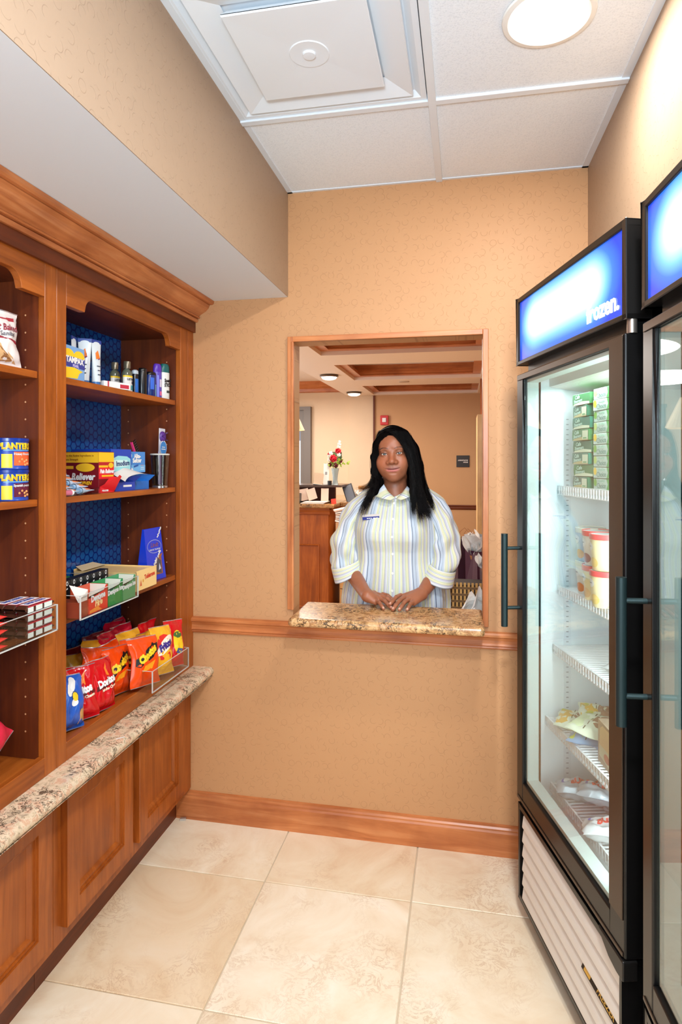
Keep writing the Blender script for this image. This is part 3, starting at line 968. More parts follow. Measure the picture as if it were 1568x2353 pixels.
    if lit:
        for x, y in ((w - 0.09, 0.085),):
            tb = B().cyl((x, y, 0.52), (x, y, 1.70), 0.010, n=12)
            tb.obj('lamp_tube', M('tube_glow', (250, 255, 255), 0.4, emis=(235, 250, 255), es=6.0), t)
        a = area('freezer_lamp', (0, 0, 0), (0, 0, 0), 1.2, 4.6, (0.90, 0.97, 1.0), sy=0.03)
        a.parent = t
        a.matrix_local = frame((w - 0.105, 0.085, 1.1), (0, 0, 1), (0.2, -1, 0))
        a2 = area('freezer_lamp', (0, 0, 0), (0, 0, 0), 0.5, 1.8, (0.93, 0.98, 1.0), sy=0.06)
        a2.parent = t; a2.location = (w / 2, 0.11, 1.735)
    return t
fz1 = freezer((0.170, 2.141), (0.263, -0.965), 'upright glass-door freezer with the white word on its lit blue header, beside the back wall', True, 'frozen.')
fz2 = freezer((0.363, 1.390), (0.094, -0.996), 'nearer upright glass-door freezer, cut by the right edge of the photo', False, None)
# FREEZER decal on a slat of the near-wall freezer
dc = B().box(0.475, 0.66, -0.0003, 0.0004, -0.008, 0.010)
dcm = Matrix.Translation((0.0, 0.0035, 0.2055)) @ Matrix.Rotation(R(-24), 4, 'X')
dco = dc.obj('decal', M('decal_black', (26, 20, 14), 0.4), fz1, mat=dcm)
letters('FREEZER', 0.0175, M('decal_gold', (206, 160, 70), 0.4), dco, frame((0.597, -0.0016, 0.0015), (1, 0, 0), (0, 0, 1)), bold=0.015, ext=0.0001, sx=1.25)
pl = B().box(0.487, 0.520, -0.0009, -0.0004, -0.0055, 0.0075)
pl.obj('decal_plate', M('decal_gold', (206, 160, 70), 0.4), dco)
# ---------------------------------------------------------------- lobby beyond the pass-through
struct(B().box(-4.6, 2.2, 2.531, 9.2, -0.05, 0).obj('floor_lobby', M('lobby_floor', (196, 160, 120), 0.4)))
cl = B()
LZ = 2.4
cx0, cx1 = -1.2, 0.17
WHITE_L = M('lobby_white', (240, 226, 210), 0.6)
cl.box(-1.58, cx0, 2.531, 8.45, LZ, 2.75)
for y0, y1 in ((2.531, 2.7), (3.49, 4.02), (5.13, 5.66), (6.77, 7.3), (8.28, 8.6)):
    cl.box(cx0, cx1, y0, y1, LZ, 2.75)
cl.box(cx1, 1.6, 2.531, 8.6, LZ, 2.75)
cl.box(cx0, cx1, 2.531, 8.6, 2.60, 2.75)
cl.box(-4.6, -1.58, 2.531, 9.2, 2.62, 2.75)
struct(cl.obj('ceiling_lobby', WHITE_L))
for k, (y0, y1) in enumerate(((2.7, 3.49), (4.02, 5.13), (5.66, 6.77), (7.3, 8.28))):
    b = B()
    pr = [(0.0, 2.435), (0.012, 2.435), (0.016, 2.445), (0.03, 2.452), (0.034, 2.475), (0.055, 2.505), (0.085, 2.535), (0.092, 2.55), (0.092, 2.565), (0, 2.565)]
    corners = [(cx0, y0, 1, 1), (cx1, y0, -1, 1), (cx1, y1, -1, -1), (cx0, y1, 1, -1)]
    # projecting wood crown around the coffer
    vs = []
    for (x, y, sx_, sy_) in corners:
        for o, z in pr:
            o = 0.095 - o if o else 0.0
            vs.append((x + sx_ * (o if o else 0), y + sy_ * (o if o else 0), z))
    n = len(pr)
    fs = []
    for c_ in range(4):
        d = (c_ + 1) % 4
        for i in range(n - 1):
            fs.append((c_ * n + i, d * n + i, d * n + i + 1, c_ * n + i + 1))
    b.add(vs, fs)
    struct(b.obj('trim_%d' % (5 + k), MX), 'wood moulding lining a ceiling coffer')
# walls
struct(B().box(-1.21, 1.6, 8.4, 8.5, 0, 2.4).obj('wall_lobby_back', WPO))
struct(B().box(-4.6, -1.21, 8.5, 8.6, 0, 2.62).obj('wall_lobby_left', WPL))
struct(B().box(-1.57, -1.21, 8.44, 8.5, 0, 2.4).obj('wall_lobby_pier', WPL))
struct(B().box(-1.225, -1.205, 8.37, 8.44, 0, 2.4).obj('trim_9', DZ))
struct(B().prism([(8.5, 2.47), (8.47, 2.48), (8.46, 2.52), (8.40, 2.58), (8.38, 2.62), (8.5, 2.62)], 'x', -4.6, -1.58).obj('trim_10', MX), 'wood crown moulding on the far lobby wall')
struct(B().prism([(8.4, 0.855), (8.385, 0.86), (8.38, 0.875), (8.388, 0.89), (8.38, 0.905), (8.385, 0.915), (8.4, 0.918)], 'x', -1.2, 1.6).obj('trim_11', DX), 'dark wood rail on the far orange wall')
struct(B().box(1.5, 1.6, 2.531, 8.4, 0, 2.4).obj('wall_lobby_right', WPO))
struct(B().box(-4.7, -4.6, 2.531, 9.2, 0, 2.75).obj('wall_lobby_far_left', WPL))
# entrance door: grey frame with daylight behind its glass
DG = M('door_grey', (112, 104, 98), 0.45)
dd = struct(B().box(-2.22, -2.12, 8.42, 8.51, 0, 2.27).add([], []).obj('door_1', DG), 'grey entrance door frame')
q = B(); q.box(-3.3, -2.22, 8.42, 8.51, 2.22, 2.27); q.box(-3.3, -2.22, 8.45, 8.51, 1.98, 2.22); q.box(-3.3, -2.22, 8.43, 8.5, 1.93, 1.98)
q.box(-2.27, -2.22, 8.44, 8.5, 0, 1.93)
q.obj('transom_panel', DG, dd)
B().box(-3.3, -2.27, 8.46, 8.47, 0, 1.93).obj('daylight_pane', M('daylight', (235, 245, 255), 0.5, emis=(236, 246, 255), es=1.6), dd)
B().box(-3.3, -2.27, 8.445, 8.452, 1.79, 1.93).obj('valance_strip', M('blue_grey', (120, 140, 170), 0.5), dd)
# bookcase in pale maple, wood wall behind
bc = thing('bookcase', 'tall pale maple bookcase edge at the right side of the pass-through view', 'bookcase', (0.10, 5.0, 0))
B().box(0, 0.02, 0, 0.45, 0, 1.87).obj('side_panel', PALE, bc); B().box(0.5, 0.52, 0, 0.45, 0, 1.87).obj('side_panel', PALE, bc)
B().box(0.0, 0.52, 0.43, 0.45, 0, 1.87).obj('back_panel', PALE, bc); B().box(0, 0.06, -0.02, 0.0, 0, 1.87).obj('stile', PALE, bc)
for z in (0.1, 0.5, 0.9, 1.19, 1.6, 1.85):
    B().box(0.02, 0.5, 0.0, 0.43, z, z + 0.02).obj('shelf', PALE, bc)
ww = struct(B().box(0.17, 1.5, 6.9, 6.95, 0, 2.4).obj('wall_wood_panel', WZ), 'reddish wood wall panel')

# flush ceiling lights on the soffit band
for (x, y, l) in ((-1.385, 6.3, 'round bronze rimmed ceiling light, nearer of the two'), (-1.41, 7.92, 'round bronze rimmed ceiling light, farther of the two')):
    t = thing('lobby_ceiling_light', l, 'ceiling light', (x, y, LZ), group='flush lights on the lobby soffit')
    B().lathe([(0.075, 0), (0.098, -0.006), (0.098, -0.016), (0.082, -0.024)], 28, cap0=False, cap1=False).obj('rim', M('bronze', (96, 76, 58), 0.3, 0.8), t)
    B().lathe([(0.083, -0.022), (0.07, -0.040), (0.04, -0.050), (0.001, -0.053)], 28, cap0=False, cap1=False).obj('glass_dome', M('dome_glow', (255, 246, 230), 0.5, emis=(255, 246, 228), es=3.5), t)
sp_ = B().lathe([(0.06, 0), (0.058, -0.006), (0.03, -0.008), (0.001, -0.006)], 24, cap0=False, cap1=False).obj('ceiling_speaker', M('speaker_grey', (196, 176, 156), 0.6), loc=(-0.669, 6.98, LZ))
tag(sp_, 'small round grille on the lobby ceiling beam between two wood-lined coffers', 'ceiling speaker')
# fire alarm
fa = thing('fire_alarm', 'red fire alarm strobe high on the far orange wall, above her head', 'alarm', (-1.07, 8.4, 2.06))
B().box(-0.055, 0.055, -0.045, 0, -0.065, 0.065).obj('housing', M('alarm_red', (200, 36, 40), 0.4), fa, bevel=0.006)
B().box(-0.026, 0.026, -0.06, -0.045, -0.028, 0.03).obj('strobe_lens', M('strobe_white', (235, 235, 235), 0.2), fa, bevel=0.004)
sg = thing('office_sign', 'square black sign with white words on the far orange wall', 'sign', (-0.02, 8.4, 1.5))
B().box(-0.085, 0.085, -0.012, 0, -0.078, 0.078).obj('plate', M('sign_black', (34, 26, 24), 0.4), sg, bevel=0.002)
letters('ADMINISTRATIVE', 0.0225, M('letter_white', (235, 230, 225), 0.5), sg, frame((0.0, -0.0128, 0.012), (1, 0, 0), (0, 0, 1)), bold=0.03, sx=0.74)
letters('OFFICES', 0.0225, M('letter_white', (235, 230, 225), 0.5), sg, frame((0.035, -0.0128, -0.014), (1, 0, 0), (0, 0, 1)), bold=0.03, sx=0.74)

# reception desk
rd = thing('reception_desk', 'cherry reception desk with granite top seen at left through the pass-through', 'desk', (-1.283, 5.80, 0))
b = B()
P = lambda u, v, d: (u, -d, v)
rect_loops(b, -1.5, 0, 0.0, 1.035, [(0, 0), (0, 0.0), (0.085, 0.0)], P, close=False)
rect_loops(b, -1.415, -0.085, 0.0 + 0.085, 0.70, [(0, 0), (0.004, 0.008), (0.012, 0.006), (0.018, -0.004), (0.03, -0.008)], P)
b.box(-1.5, 0, 0.001, 0.5, 0, 1.03); b.box(-1.42, -0.084, -0.0005, 0.0, 0.70, 0.96)
b.obj('end_panel', WZ, rd)
B().prism([(0.0, 0.985), (-0.010, 0.99), (-0.012, 1.01), (-0.024, 1.03), (-0.026, 1.05), (0.0, 1.05)], 'x', -1.5, 0.015).obj('top_moulding', WX, rd)
B().box(-1.55, 0.065, -0.05, 1.6, 1.05, 1.09).obj('granite_top', GRAN3, rd, bevel=0.012, seg=3)
B().box(-1.5, -0.02, 0.5, 1.55, 0, 1.05).obj('body', WZ, rd)
B().box(0.066, 0.26, 0.25, 1.35, 1.05, 1.09).obj('granite_top', GRAN3, rd, bevel=0.008)
lt = thing('raised_ledge', 'dark edged raised ledge above the granite desk top', 'shelf', (-1.283, 5.80, 1.0905))
B().box(-1.5, 0.10, 0.12, 0.62, 0.1545, 0.1745).obj('ledge_board', M('ledge_dark', (74, 52, 40), 0.25), lt)
B().box(-1.5, -0.05, 0.55, 0.6, 0, 0.1545).obj('ledge_support', DX, lt)
# ledge further back with granite top
fl = thing('back_counter', 'granite topped counter running behind her right shoulder', 'counter', (-1.2, 7.3, 0))
B().box(-0.05, 0.62, 0, 0.35, 1.165, 1.205).obj('granite_top', GRAN3, fl, bevel=0.01); B().box(0.0, 0.58, 0.03, 0.32, 0, 1.165).obj('body', WX, fl)
# drawer cabinet behind the desk end
dw = thing('drawer_cabinet', 'pale maple drawer cabinet beside the reception desk', 'cabinet', (-1.215, 6.0, 0))
B().box(0, 0.26, 0.0, 0.5, 0, 0.80).obj('carcass', PALE, dw)
B().box(-0.01, 0.27, -0.01, 0.52, 0.80, 0.83).obj('top', M('dark_laminate', (120, 72, 44), 0.4), dw)
for k in range(4):
    z = 0.06 + k * 0.185
    d_ = B().box(0.006, 0.254, -0.015, 0, z, z + 0.175).obj('drawer', PALE, dw, bevel=0.002, seg=1)
    B().tube([(0.07, -0.015, z + 0.12), (0.07, -0.04, z + 0.12), (0.17, -0.04, z + 0.12), (0.17, -0.015, z + 0.12)], 0.005).obj('handle', M('nickel', (200, 190, 170), 0.25, 0.9), d_)
# clutter on the desk
DKX, DKY = -1.283, 5.80
def pos(px, py, Y):
    r = (px - 784) / 1420; u = (1060 - py) / 1420
    c_, s_ = math.cos(R(11.3)), math.sin(R(11.3))
    dx, dy = r * c_ - s_, r * s_ + c_
    t = Y / dy
    return Vector((t * dx, Y, 1.5 + t * u))
PAPER = M('paper_white', (238, 232, 224), 0.7)
v = thing('flower_vase', 'clear glass vase of red and white flowers on the reception ledge', 'vase', (-1.262, 6.02, 1.266))
B().lathe([(0.034, 0.0), (0.030, 0.01), (0.024, 0.05), (0.028, 0.10), (0.040, 0.165), (0.037, 0.165), (0.025, 0.10), (0.020, 0.05), (0.02, 0.012), (0.001, 0.012)], 20, cap1=False).obj('glass', M('vase_glass', (214, 228, 226), 0.08, trans=0.6), v)
random.seed(4)
st = B()
for k in range(10):
    a = random.uniform(0, 6.28); r_ = random.uniform(0.02, 0.10)
    st.tube([(0.005 * math.cos(a), 0.005 * math.sin(a), 0.02), (0.02 * math.cos(a), 0.02 * math.sin(a), 0.16), (r_ * math.cos(a), r_ * math.sin(a) * .6, 0.2 + random.uniform(0, 0.1))], 0.0022, n=5)
st.obj('stem', M('stem_green', (110, 140, 50), 0.6), v)
def bloom(c, r, m, n=26, name='bloom'):
    b = B()
    for k in range(n):
        ph = math.acos(1 - 2 * (k + .5) / n); th = k * 2.4
        d = Vector((math.sin(ph) * math.cos(th), math.sin(ph) * math.sin(th), math.cos(ph)))
        s_ = d.orthogonal().normalized(); q_ = d.cross(s_)
        p = Vector(c) + d * r * 0.55
        w = r * 0.42
        b.add([p - s_ * w * .4, p + d * r * .35 - s_ * w, p + d * r * .55 + q_ * w * .5, p + d * r * .35 + s_ * w, p + s_ * w * .4, p - q_ * w * .5], [(0, 1, 2, 5), (5, 2, 3, 4)], 0, True)
    b.sphere(c, r * 0.62, 10, 6)
    return b.obj(name, m, v)
FR = M('flower_red', (196, 22, 44), 0.6); FW_ = M('flower_white', (244, 238, 228), 0.6); FDK = M('flower_maroon', (96, 12, 26), 0.6)
bloom((-0.012, -0.03, 0.262), 0.037, FR); bloom((0.03, 0.0, 0.335), 0.03, FR); bloom((0.008, -0.02, 0.195), 0.024, FDK); bloom((-0.05, -0.02, 0.20), 0.02, FDK); bloom((0.058, -0.01, 0.235), 0.017, FDK); bloom((-0.062, 0.0, 0.30), 0.018, FR)
for (x, z, r_) in ((-0.05, 0.285, 0.024), (-0.055, 0.25, 0.022), (-0.04, 0.315, 0.02), (0.045, 0.405, 0.018), (0.04, 0.38, 0.018), (0.048, 0.43, 0.012), (0.04, 0.30, 0.02)):
    bloom((x, -0.015, z), r_, FW_, 16)
lf = []
LG = M('leaf_green', (150, 176, 52), 0.5)
for k in range(34):
    a = random.uniform(-1.2, 1.2); d0 = Vector((math.sin(a) * 1.0 + 0.25, random.uniform(-.4, .3), math.cos(a) * .6 - 0.15))
    p = Vector((random.uniform(-0.02, 0.03), 0, 0.19)) + d0 * random.uniform(0.03, 0.115)
    dr = Vector((random.uniform(-1, 1), random.uniform(-.5, .5), random.uniform(-1, 1))).normalized()
    q_ = dr.cross(Vector((0, 1, 0))).normalized() * 0.010
    L = 0.036
    b = B().add([p, p + dr * L * .4 + q_, p + dr * L, p + dr * L * .4 - q_, p + dr * L * .4 + Vector((0, -0.003, 0))], [(0, 1, 4), (1, 2, 4), (2, 3, 4), (3, 0, 4)], 0, True)
    b.obj('leaf', LG, v)
dg = thing('counter_sign', 'dark green card sign standing behind the flowers', 'sign', (-1.30, 6.20, 1.266))
B().box(-0.068, 0.068, -0.004, 0.004, 0.235, 0.33).obj('card', M('sign_green', (40, 62, 34), 0.5), dg); B().box(-0.03, 0.03, -0.03, 0.03, 0, 0.006).obj('base', M('dark_plastic', (30, 30, 32), 0.4), dg); B().box(-0.004, 0.004, -0.002, 0.002, 0, 0.24).obj('post', M('nickel', (200, 190, 170), 0.25, 0.9), dg)
cd = B()
for k in range(5):
    cd.box(-0.055, 0.055 - 0.02 * (k % 2), -0.0046, -0.004, 0.315 - k * 0.016, 0.319 - k * 0.016)
cd.obj('print_line', M('print_yellow', (190, 200, 120), 0.6), dg)
wc = thing('card_stand', 'tall white card stand beside the vase', 'card stand', (-1.352, 6.0, 1.266), (R(-8), 0, 0))
B().box(-0.028, 0.028, -0.002, 0.002, 0, 0.215).obj('card', PAPER, wc); B().box(-0.028, 0.028, -0.002, 0.04, 0, 0.003).obj('foot', PAPER, wc); B().box(-0.012, 0.01, -0.0026, -0.002, 0.10, 0.13).obj('print_mark', M('grey_print', (150, 150, 150), 0.6), wc)
bh = thing('brochure_holder', 'clear slanted brochure holder with a peach leaflet on the reception ledge', 'brochure holder', (-1.43, 5.97, 1.266), (R(-14), R(6), 0))
B().box(-0.05, 0.05, -0.003, 0.0, 0, 0.12).obj('acrylic_front', ACRYL, bh); B().box(-0.045, 0.045, 0.001, 0.003, 0.004, 0.115).obj('leaflet', M('leaflet_peach', (232, 196, 164), 0.6), bh); B().box(-0.05, 0.05, -0.02, 0.02, 0, 0.003).obj('base', ACRYL_E, bh)
pc = thing('pen_cup', 'small black cup at the foot of the vase', 'cup', (-1.305, 5.96, 1.266))
B().lathe([(0.02, 0), (0.022, 0.042), (0.019, 0.042), (0.018, 0.004)], 16).obj('cup_body', M('dark_plastic', (30, 30, 32), 0.4), pc)
pr_ = thing('card_printer', 'black desktop device on the granite desk top at the left edge of the pass-through', 'printer', (-1.66, 5.84, 1.0915), (0, 0, 0.1))
B().box(-0.12, 0.085, -0.06, 0.14, 0, 0.095).obj('case', M('dark_plastic', (30, 30, 32), 0.4), pr_, bevel=0.008); B().box(-0.1, 0.06, -0.062, -0.06, 0.05, 0.062).obj('slot', M('slot_dark', (10, 10, 10), 0.5), pr_)
random.seed(9)
def paper_sheet(name, label, x, y, z, w, h, tilt, yaw, m=PAPER, group=None, roll=0.0):
    t = B()
    t.grid(lambda a, c_: ((a - .5) * w, 0.01 * math.sin(a * 3) * 1.0, c_ * h), 5, 4)
    t.grid(lambda a, c_: ((a - .5) * w, 0.01 * math.sin(a * 3) + 0.0012, c_ * h), 5, 4)
    o = t.obj(name, m, loc=(x, y, z), rot=(tilt, roll, yaw))
    return tag(o, label, 'paper', group)
PKP = M('paper_pinkish', (226, 196, 176), 0.7)
paper_sheet('paper_note', 'leftmost pinkish note hanging under the reception ledge', -1.545, 5.915, 1.115, 0.10, 0.115, R(-6), 0, PKP, roll=R(-12))
paper_sheet('paper_note', 'middle pinkish note hanging under the reception ledge', -1.46, 5.91, 1.125, 0.09, 0.11, R(-6), 0, PKP, roll=R(-18))
paper_sheet('paper_note', 'pinkish note hanging under the right end of the reception ledge', -1.345, 5.91, 1.105, 0.075, 0.13, R(-6), 0, PKP)
ps = thing('paper_stack', 'flat stack of white papers on the granite desk top', 'papers', (-1.43, 5.85, 1.091))
for k in range(4):
    B().box(-0.13 + 0.01 * k, 0.10 + .008 * k, -0.05, 0.12, k * 0.0045, k * 0.0045 + 0.004).obj('sheet', PAPER, ps)
mo = thing('tablet_screen', 'tilted dark screen beside the paper notes on the desk', 'screen', (-1.115, 6.15, 1.0925), (R(-18), R(-26), R(-10)))
B().box(-0.055, 0.055, -0.006, 0.006, 0, 0.19).obj('case', M('screen_case', (60, 58, 60), 0.4), mo, bevel=0.003); B().box(-0.045, 0.045, -0.007, -0.006, 0.012, 0.178).obj('display', M('screen_grey', (120, 124, 134), 0.2), mo)
def tissue(name, label, loc, s, seed, m=PAPER, parent=None, cat='tissue paper', flat=1.0):
    rnd = random.Random(seed)
    b = B()
    for k in range(6):
        a0 = rnd.uniform(0, 6.28)
        tipx, tipz = rnd.uniform(-0.6, 0.6), rnd.uniform(0.75, 1.05) * flat
        wv = rnd.uniform(0.35, 0.6)
        ph = rnd.uniform(0, 6)
        def fn(a, c_, a0=a0, tipx=tipx, tipz=tipz, wv=wv, ph=ph):
            x = (a - .5) * 2 * wv * (0.35 + 0.65 * math.sin(PI * min(1, c_ * 0.9 + 0.1))) + tipx * c_
            y = 0.18 * math.sin(a * 7 + ph) * (0.4 + c_) + 0.12 * math.cos(c_ * 6 + ph)
            z = c_ * tipz * (1 - 0.35 * abs(a - .5) * 2) + 0.06 * math.sin(a * 11 + ph)
            X = x * math.cos(a0 * .15) ; 
            return (X * s, (y + (k - 2.5) * .09) * s, z * s)
        b.grid(fn, 9, 8, smooth=False)
    o = b.obj(name, m, parent, loc=loc)
    if not parent: tag(o, label, cat)
    return o
tissue('tissue_paper', 'crumpled white tissue standing behind her right shoulder', (-1.10, 6.3, 1.09), 0.12, 3)
fp = thing('folder_pile', 'untidy pile of papers and folders against the desk end', 'papers', (-1.13, 5.70, 0.93))
for k in range(6):
    B().box(-0.05, 0.08, -0.05, 0.09, k * 0.022, k * 0.022 + 0.014).obj('sheet', [PAPER, PKP][k % 2], fp, rot=(0, R(8 - 4 * k), R(6 * k - 12)))
B().box(-0.05, 0.06, -0.05, 0.08, -0.10, -0.0).obj('rack', M('rack_wood', (196, 150, 110), 0.5), fp)
rt = B().prism([(-0.02, 0), (0.025, 0), (0.02, 0.05), (-0.024, 0.045)], 'y', -0.01, 0.01).obj('red_tag', M('tag_red', (236, 70, 50), 0.5), loc=(-1.238, 5.83, 1.0905))
tag(rt, 'bright red tag on the pale papers beside her sleeve', 'tag')
# lamp whose shade mirrors in the freezer doors
fl_ = thing('table_lamp', 'floor lamp with a pleated cream shade at the left edge of the pass-through', 'lamp', (-1.235, 4.12, 0))
n = 72
prof = []
b = B()
vs = []
for (r_, z) in ((0.060, 1.915), (0.150, 1.715)):
    for k in range(n):
        a = 2 * PI * k / n
        rr_ = r_ * (1 + (0.012 if k % 2 else -0.012))
        vs.append((rr_ * math.cos(a), rr_ * math.sin(a), z))
b.add(vs, [(k, (k + 1) % n, n + (k + 1) % n, n + k) for k in range(n)], 0, False)
b.obj('lamp_shade', M('pleated_shade', (246, 222, 186), 0.7, emis=(255, 214, 160), es=0.55), fl_)
B().lathe([(0.13, 0), (0.13, 0.015), (0.02, 0.03), (0.012, 0.06), (0.012, 1.3), (0.02, 1.35), (0.03, 1.45), (0.02, 1.6), (0.008, 1.64), (0.006, 1.74)], 20).obj('pole', M('bronze', (96, 76, 58), 0.3, 0.8), fl_)
B().sphere((0, 0, 1.79), 0.032).obj('bulb', M('bulb_glow', (255, 240, 210), 0.5, emis=(255, 226, 180), es=9.0), fl_)

# gift bags, basket and tissue on a side table behind her left arm
tb = thing('side_table', 'low wooden side table behind her, mostly hidden by the sill', 'table', (0.10, 3.55, 0))
q = B(); q.prism([(-0.24, .4), (-.24, -.52), (-.14, -.52), (-.14, -.82), (.45, -.82), (.45, .4)], 'z', .72, .75); q.obj('tabletop', WX, tb)
for sx_ in (-0.10, 0.41):
    for sy_ in (-0.76, 0.36):
        B().box(sx_ - 0.02, sx_ + 0.02, sy_ - 0.02, sy_ + 0.02, 0, 0.72).obj('leg', WZ, tb)
def gift_bag(x, y, z, w, d, h, yaw, m, m2, label):
    t = thing('gift_bag', label, 'gift bag', (x, y, z), (0, 0, yaw), group='purple gift bags')
    b = B()
    # slight flare, gusset folds on the sides
    zs = [0, h * 0.35, h]
    ring = lambda z, k: [(-w / 2 - k, -d / 2, z), (w / 2 + k, -d / 2, z), (w / 2 + k * .2 - 0.012 * (z / h), 0, z), (w / 2 + k, d / 2, z), (-w / 2 - k, d / 2, z), (-w / 2 - k * .2 + 0.012 * (z / h), 0, z)]
    vs = ring(0, 0) + ring(h * .3, .001) + ring(h, .004)
    fs = []
    for r_ in range(2):
        for i in range(6):
            fs.append((r_ * 6 + i, r_ * 6 + (i + 1) % 6, r_ * 6 + 6 + (i + 1) % 6, r_ * 6 + 6 + i))
    b.add(vs, fs); b.add(ring(0, 0), [(5, 4, 3, 2, 1, 0)])
    b.obj('bag_body', m, t)
    iv = [(p[0] * .97, p[1] * .96, p[2] - 0.001) for p in ring(h, .004)] + [(p[0] * .97, p[1] * .96, p[2]) for p in ring(h - .05, .002)]
    B().add(iv, [(i, (i + 1) % 6, 6 + (i + 1) % 6, 6 + i) for i in range(6)] + [(6, 7, 8, 9, 10, 11)]).obj('bag_lining', m2, t)
    for sy_ in (-1, 1):
        B().tube([(-w * .22, sy_ * d * .45, h - 0.02), (-w * .2, sy_ * d * .4, h + .03), (0, sy_ * d * .3, h + .055), (w * .2, sy_ * d * .4, h + .03), (w * .22, sy_ * d * .45, h - 0.02)], 0.0018, n=6).obj('handle', M('twine', (190, 130, 80), 0.7), t)
    return t
PUR = M('purple_paper', (92, 48, 72), 0.55); PUD = M('purple_dark', (62, 30, 54), 0.5); KR = M('kraft_lining', (180, 120, 70), 0.7)
TIS = M('tissue_white', (252, 250, 246), 0.6)
g1 = gift_bag(0.01, 3.72, 0.755, 0.13, 0.09, 0.295, R(20), PUD, KR, 'dark purple gift bag farthest left, half hidden behind her left sleeve')
g2 = gift_bag(0.085, 3.42, 0.755, 0.12, 0.10, 0.265, R(38), PUR, KR, 'middle plum gift bag with twine handles and tissue puffing out')
g3 = gift_bag(0.135, 3.25, 0.755, 0.10, 0.10, 0.222, R(5), PUD, KR, 'dark purple gift bag at the right edge of the pass-through')
tissue('tissue', None, (0.01, 0.0, 0.22), 0.11, 12, TIS, g2)
tissue('tissue', None, (0.02, 0.0, 0.235), 0.15, 8, TIS, g2)
tissue('tissue', None, (-0.015, 0.0, 0.19), 0.085, 5, TIS, g3)
tissue('tissue', None, (0.02, 0, 0.28), 0.05, 6, TIS, g1)
bk = thing('wicker_basket', 'woven tan and brown basket behind her left forearm', 'basket', (0.02, 3.13, 0.7515))
for r_ in range(5):
    b = B(); 
    b.box(-0.12, 0.10, -0.08, 0.08, r_ * 0.032, r_ * 0.032 + 0.013)
    b.obj('band', M('wicker_brown', (120, 88, 52), 0.7), bk)
wv = B()
for r_ in range(5):
    for k in range(12):
        x = -0.116 + k * 0.0185
        wv.box(x, x + 0.011, -0.083, -0.08, r_ * 0.032 + 0.012, r_ * 0.032 + 0.033)
        wv.box(0.10, 0.103, -0.08 + k * 0.0135, -0.072 + k * .0135, r_ * 0.032 + 0.012, r_ * 0.032 + 0.033)
o = wv.obj('weave', M('wicker_tan', (206, 160, 92), 0.7), bk); o['kind'] = 'stuff'
B().box(-0.115, 0.095, -0.075, 0.075, 0, 0.15).obj('lining', M('basket_dark', (50, 30, 18), 0.8), bk)
tissue('tissue_paper', 'large crumpled white tissue lying just behind the sill beside her left arm', (0.105, 2.86, 0.752), 0.215, 21, TIS, flat=0.95)
tissue('tissue_paper', 'small fold of white tissue peeking over the sill, right beside her shirt', (0.035, 2.735, 0.752), 0.12, 31, TIS, flat=1.0)
# ---------------------------------------------------------------- goods on the left shelves
def C_(c, r=0.35, **k): return M('print_%d_%d_%d' % tuple(c), c, r, **k)
WHITE = C_((240, 240, 240)); YEL = C_((250, 206, 40)); NAVY = C_((24, 40, 120)); REDP = C_((206, 28, 44)); BLACKP = C_((22, 20, 24))
def item(name, label, cat, X, Y, Z, yaw=0, tilt=0, group=None, roll=0):
    return thing(name, label, cat, (X, Y, Z), (R(tilt), R(roll), R(90 + yaw)), group)
def fr_front(cx, cz, y=-0.0, rot=0):
    r = (math.cos(R(rot)), 0, math.sin(R(rot))); u = (-math.sin(R(rot)), 0, math.cos(R(rot)))
    return frame((cx, y, cz), r, u)
def fr_side(cy, cz, x, rot=0):
    # face looking to local -x (towards the camera side)
    return frame((x, cy, cz), (0, -1, 0), (0, 0, 1))
def fr_top(cx, cy, z):
    return frame((cx, cy, z), (1, 0, 0), (0, 1, 0))
def patch(parent, mat, poly, y, name='print_patch'):
    """flat printed patch on a front face; poly in (x, z)"""
    n = len(poly)
    return B().add([(x, y, z) for x, z in poly], [tuple(range(n))]).obj(name, mat, parent)
def ell(cx, cz, rx, rz, n=20, rot=0):
    c_, s_ = math.cos(R(rot)), math.sin(R(rot))
    return [(cx + rx * math.cos(2 * PI * k / n) * c_ - rz * math.sin(2 * PI * k / n) * s_, cz + rx * math.cos(2 * PI * k / n) * s_ + rz * math.sin(2 * PI * k / n) * c_) for k in range(n)]
def rec(x0, x1, z0, z1): return [(x0, z0), (x1, z0), (x1, z1), (x0, z1)]
def sidepatch(parent, mat, poly, x, name='print_patch'):
    n = len(poly)
    return B().add([(x, y, z) for y, z in poly], [tuple(range(n))]).obj(name, mat, parent)

S1, S2, S3, DK = 1.7455, 1.3965, 1.0435, 0.6865
# --- shelf one
t = item('tampon_box', 'light blue and yellow carton with the white word TAMPAX, left end of the top shelf', 'box', -1.165, 1.655, S1, 4)
bx_ = B().box(-0.06, 0.06, -0.018, 0.02, 0, 0.098).obj('carton', C_((120, 168, 220)), t, bevel=0.001)
patch(t, YEL, ell(-0.027, 0.070, 0.030, 0.018), -0.0184); patch(t, YEL, ell(0.03, 0.070, 0.030, 0.018), -0.0184); patch(t, C_((42, 60, 150)), rec(-0.06, 0.06, 0.035, 0.066), -0.0188)
patch(t, YEL, [(-0.05, 0.0), (0.02, 0.004), (0.03, 0.02), (0.05, 0.028), (0.0, 0.036), (-0.055, 0.03)], -0.0186)
letters('TAMPAX', 0.024, WHITE, t, fr_front(0.005, 0.056, -0.0193), bold=0.05, sx=1.0); letters('PEARL', 0.012, C_((200, 190, 235)), t, fr_front(0.01, 0.040, -0.0193), bold=0.03)
